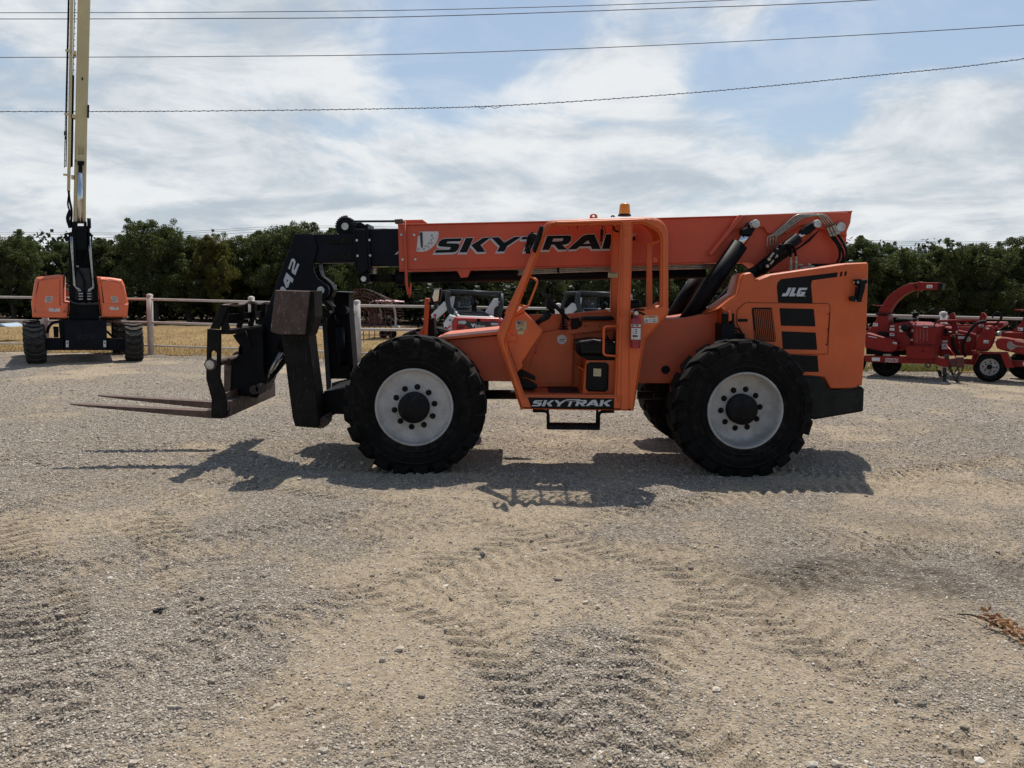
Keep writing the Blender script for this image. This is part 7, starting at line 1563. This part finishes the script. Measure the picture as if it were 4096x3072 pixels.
for q, Y in (([(1160, 512), (1250, 520), (1235, 566), (1156, 560)], D0+.34), ([(1284, 568), (1336, 570), (1336, 598), (1284, 596)], D0+.043), ([(1243, 788), (1330, 790), (1328, 843), (1240, 840)], D0+.043), ([(792, 716), (940, 722), (940, 768), (794, 764)], D0+.243), ([(516, 793), (612, 795), (612, 827), (516, 826)], D0+.233), ([(514, 848), (612, 850), (612, 948), (512, 945)], D0+.233), ([(1842, 566), (1930, 570), (1925, 626), (1838, 622)], D0+.39), ([(1792, 796), (1960, 828), (1960, 838), (1792, 806)], D0-.028)):
    m.plate('N', q, Y, Y+.005, b=0)
de(m, 'warning_sticker', DECALW)
m = MB()
for l, Y in (([(535, 905), (555, 885), (575, 868), (590, 880), (575, 892), (555, 900)], D0+.23), ([(1850, 612), (1858, 590), (1885, 608), (1880, 614)], D0+.386), ([(1170, 552), (1180, 535), (1205, 552)], D0+.336), ([(1250, 832), (1258, 815), (1275, 832)], D0+.04)): m.plate('N', l, Y, Y+.003, b=0)
for k in range(3): m.tube([pc('N', 1195, 535+k*9, D0+.338), pc('N', 1230, 537+k*9, D0+.338)], .004, 4); m.tube([pc('N', 1285, 812+k*9, D0+.041), pc('N', 1318, 812+k*9, D0+.041)], .004, 4)
dp(m, 'sticker_print', PLASTIC)
chip_wheel(3957, 1475, D0-.06, .325, .26, 0, C2); chip_wheel(4096, 1470, D0+1.2, .325, .26, 0, C2, False)
VIEW[0] = 0.0

# ---- hay rake cage and canopied cart out in the field
HY = 30.0; hb = P(1470, 1310, HY); RK = thing('crop_basket', (hb.x, HY, 0), 'rusty red wire cage implement standing in the dry field behind the fence post', 'farm implement')
gz = G(1500, 1330).y
m = MB(); c0 = pc('Q', 640, 760, HY); rr = abs(pc('Q', 870, 760, HY).x-pc('Q', 500, 760, HY).x)*.62
ctr = pc('Q', 560, 760, HY)
for k in range(26):
    a = math.pi*k/25; tip = ctr+Vector((math.cos(a)*.95, 0, math.sin(a)*.95)); side = Vector((.35, .5, -.05))
    m.tube([ctr+Vector((0, .5, 0))+(tip-ctr)*.15, tip, tip+Vector((.55 if math.cos(a) > .1 else .2, .25, -.28*max(0, math.sin(a))))], .014, 4)
for k in range(7):
    r_ = .95*(k+1)/7; m.tube([ctr+Vector((math.cos(math.pi*j/16)*r_, .02*k, math.sin(math.pi*j/16)*r_)) for j in range(17)], .014, 4)
for k in range(6): z = ctr.z-.08-k*.16; m.tube([(ctr.x-.95, HY, z), (ctr.x+1.05, HY, z)], .016, 4)
for k in range(11): x = ctr.x-.95+k*.2; m.tube([(x, HY, .02), (x, HY, ctr.z+.1)], .018, 4)
cage = m.build('cage', REDRUST, RK)
m = MB(); m.plate('Q', [(680, 780), (860, 740), (930, 830), (900, 930), (700, 970)], HY+.3, HY+.8, b=.02); m.build('frame', REDRUST, RK)
KY = 31.0; kb = P(1580, 1305, KY); CT = thing('canopy_cart', (kb.x, KY, 0), 'small open cart under a faded pink canopy on bent white posts in the field', 'cart')
m = MB(); m.plate('Q', [(802, 490, 10), (830, 480), (1130, 482), (1298, 508, 6), (1295, 514), (1200, 522), (820, 512)], KY-.2, KY+.9, b=.03, seg=2); m.build('canopy', PINKRED, CT)
m = MB(); m.tube(curve_pts([pc('Q', 690, 560, KY), pc('Q', 740, 510, KY), pc('Q', 815, 488, KY)]), .022, 8); m.tube(curve_pts([pc('Q', 850, 512, KY), pc('Q', 895, 620, KY), pc('Q', 930, 780, KY)]), .028, 8); m.tube(curve_pts([pc('Q', 1110, 520, KY), pc('Q', 1165, 620, KY), pc('Q', 1190, 760, KY), pc('Q', 1195, 985, KY)]), .04, 8); m.tube([pc('Q', 930, 520, KY+.5), pc('Q', 1080, 560, KY+.5)], .015, 6); m.each('canopy_post', FENCEW, CT)
m = MB(); m.plate('Q', [(930, 770), (960, 770), (1080, 880), (1085, 1000), (1060, 960), (1000, 900), (940, 880)], KY, KY+.5, b=.02); m.plate('Q', [(1050, 840), (1110, 805), (1135, 830), (1095, 860), (1080, 990), (1060, 985)], KY+.1, KY+.5); m.plate('Q', [(860, 930), (1090, 930), (1095, 950), (860, 950)], KY, KY+.5); m.lathe([(.17, -.05), (.17, .05)], (pc('Q', 970, 950, KY).x, KY, .17), 'Y', 16); m.lathe([(.17, -.05), (.17, .05)], (pc('Q', 1080, 950, KY).x+.1, KY, .17), 'Y', 16); m.build('cart_body', WORNBLK, CT)
m = MB(); m.tube([pc('Q', 1045, 840, KY+.2), pc('Q', 1070, 775, KY+.2)], .016, 6); m.plate('Q', [(1080, 978), (1195, 982), (1215, 955, 10), (1240, 960), (1270, 995), (1080, 998)], KY-.1, KY+.2, b=.02); m.build('cart_step', DECALG, CT)
# pale tarpaulin lying in the grass at the left edge
m = MB(); tz = G(20, 1330).y*0+27
m.plate('Gl', [(-60, 1060), (0, 1038), (30, 1050), (60, 1068), (140, 1078), (-60, 1078)], tz, tz+1.0, b=.03); tag(m.build('tarpaulin', paint('pale_blue_tarp', (.30, .38, .44), .5)), 'crumpled pale blue tarpaulin lying in the field beyond the boom lift', 'tarpaulin')

# ---- overhead wires
def wire(pts, r, label, Y=(30, 24), name='overhead_wire', wig=0, grp='overhead wires crossing the sky'):
    pts = [(x*4096/2212, y*4096/2212) for x, y in pts]; n = len(pts); V = []
    xs_ = [p[0] for p in pts]
    for x, y in pts: f = (x+1500)/7000; V.append(P(x, y, Y[0]+(Y[1]-Y[0])*f))
    cv = curve_pts(V, 24)
    m = MB(); m.tube(cv, r, 6)
    if wig:
        tw = []
        for i in range(len(cv)-1):
            for k in range(6):
                p = cv[i].lerp(cv[i+1], k/6); ph = (i*6+k)*.9; tw.append(p+Vector((0, math.cos(ph), math.sin(ph)))*r*1.5)
        m.tube(tw, r*.8, 5)
        q = cv[int(len(cv)*wig)]
        m.tube(curve_pts([q+Vector((-.5, 0, .02)), q+Vector((-.25, 0, -.07)), q+Vector((-.05, 0, .01)), q+Vector((.15, 0, -.06)), q+Vector((.4, 0, .02))]), r*.9, 6)
    return tag(m.build(name, WIREM), label, 'wire', grp)
wire([(-700, 27), (0, 27.5), (500, 26), (1000, 19.5), (1580, 0), (2300, -42)], .011, 'topmost thin overhead wire, leaving the sky above the telehandler cab')
wire([(-700, 40.5), (0, 41), (450, 40), (860, 36.5), (1380, 20), (1880, 0), (2700, -62)], .013, 'second overhead wire from the top, just under the topmost one')
wire([(-700, 126), (0, 124), (450, 122), (900, 116.5), (1500, 94), (2212, 54), (2900, 0)], .012, 'single overhead wire in the middle of the sky, above the twisted cable')
wire([(-700, 240), (0, 241), (400, 240), (800, 235.5), (1100, 227.5), (1500, 200), (1850, 167), (2212, 127), (2900, 20)], .010, 'lowest overhead line, a twisted cable with a small drooping splice', wig=.487)
for k, (yl, yr) in enumerate(((502, 520), (506, 524), (512, 529))):
    wire([(-900, yl+4), (0, yl+1), (350, yl), (700, yl-14), (1300, yl+2), (1900, yr), (2212, yr+2), (3000, yr-2)], .030, 'thin distant power line just above the treetops', (150, 150), 'distant_power_line', 0, 'distant power lines above the treetops')

# ---- fallen oak twig with dry leaves, dark clod
tw = G(3960, 2510); TW = thing('fallen_twig', (tw.x, tw.y, 0), 'broken oak twig with curled brown leaves lying on the gravel near the dark stain', 'twig')
gh = lambda p: float(ground_h(np.array([p.x]), np.array([p.y]))[0][0])
m = MB(); st = []
for x, y, h in ((3828, 2466, .015), (3880, 2480, .03), (3930, 2500, .035), (3990, 2522, .03), (4050, 2556, .03), (4130, 2600, .02)): q = G(x, y); q.z = gh(q)+h; st.append(q)
m.tube(curve_pts(st), [.004, .006, .008], 6)
q = G(3730, 2478); q.z = gh(q)+.008; q2 = G(3775, 2486); q2.z = gh(q2)+.02; q3 = G(3815, 2503); q3.z = gh(q3)+.01; m.tube(curve_pts([q, q2, q3]), .0025, 5)
m.build('stem', BARK, TW)
DRY = leafmat('dry_brown_leaf', (.16, .06, .025), (.38, .20, .10), .25, False)
m = MB(); rs = random.Random(5)
for k in range(66):
    t_ = rs.uniform(.42, 1.0); i = min(int(t_*5), 4); p = st[i].lerp(st[i+1], t_*5-i)+Vector((rs.gauss(0, .028), rs.gauss(0, .030), rs.uniform(.0, .05)))
    L_ = rs.uniform(.030, .056); az = rs.uniform(0, 6.28); d = Vector((math.cos(az), math.sin(az), rs.uniform(-.2, .6))).normalized(); s = d.orthogonal().normalized(); s = Matrix.Rotation(rs.uniform(-1, 1), 3, d) @ s; nrm = d.cross(s)
    prof = [(0, .06), (.2, .35), (.3, .22), (.45, .5), (.58, .3), (.72, .42), (.88, .25), (1, .03)]
    V = []
    for u, w_ in prof:
        bendz = nrm*(.25*(u-.3)**2*L_)
        V += [p+d*u*L_+s*w_*L_*.55+bendz+nrm*w_*.2*L_, p+d*u*L_+bendz, p+d*u*L_-s*w_*L_*.55+bendz+nrm*w_*.2*L_]
    Fc = []
    for i in range(len(prof)-1): Fc += [(3*i, 3*i+1, 3*i+4, 3*i+3), (3*i+1, 3*i+2, 3*i+5, 3*i+4)]
    m.add(V, Fc)
m.build('leaves', DRY, TW)
def clod(pxx, pyy, r, label, mat, seed):
    q = G(pxx, pyy); rs = random.Random(seed); v, f = ico(); V = []; m = MB()
    h = gh(q)
    for _ in range(14):
        o = Vector((rs.gauss(0, r*.5), rs.gauss(0, r*.4), abs(rs.gauss(0, r*.3)))); s = r*rs.uniform(.25, .5)
        m.add([(q.x+o.x+a[0]*s*rs.uniform(.7, 1.2), q.y+o.y+a[1]*s*rs.uniform(.7, 1.2), h+o.z+a[2]*s*.8) for a in v], [tuple(x) for x in f])
    return tag(m.build('clod', mat), label, 'clod')
clod(633, 2448, .030, 'small dark clump of mud lying alone on the gravel below the fork shadow', paint('dark_mud', (.020, .019, .016), .9), 3)
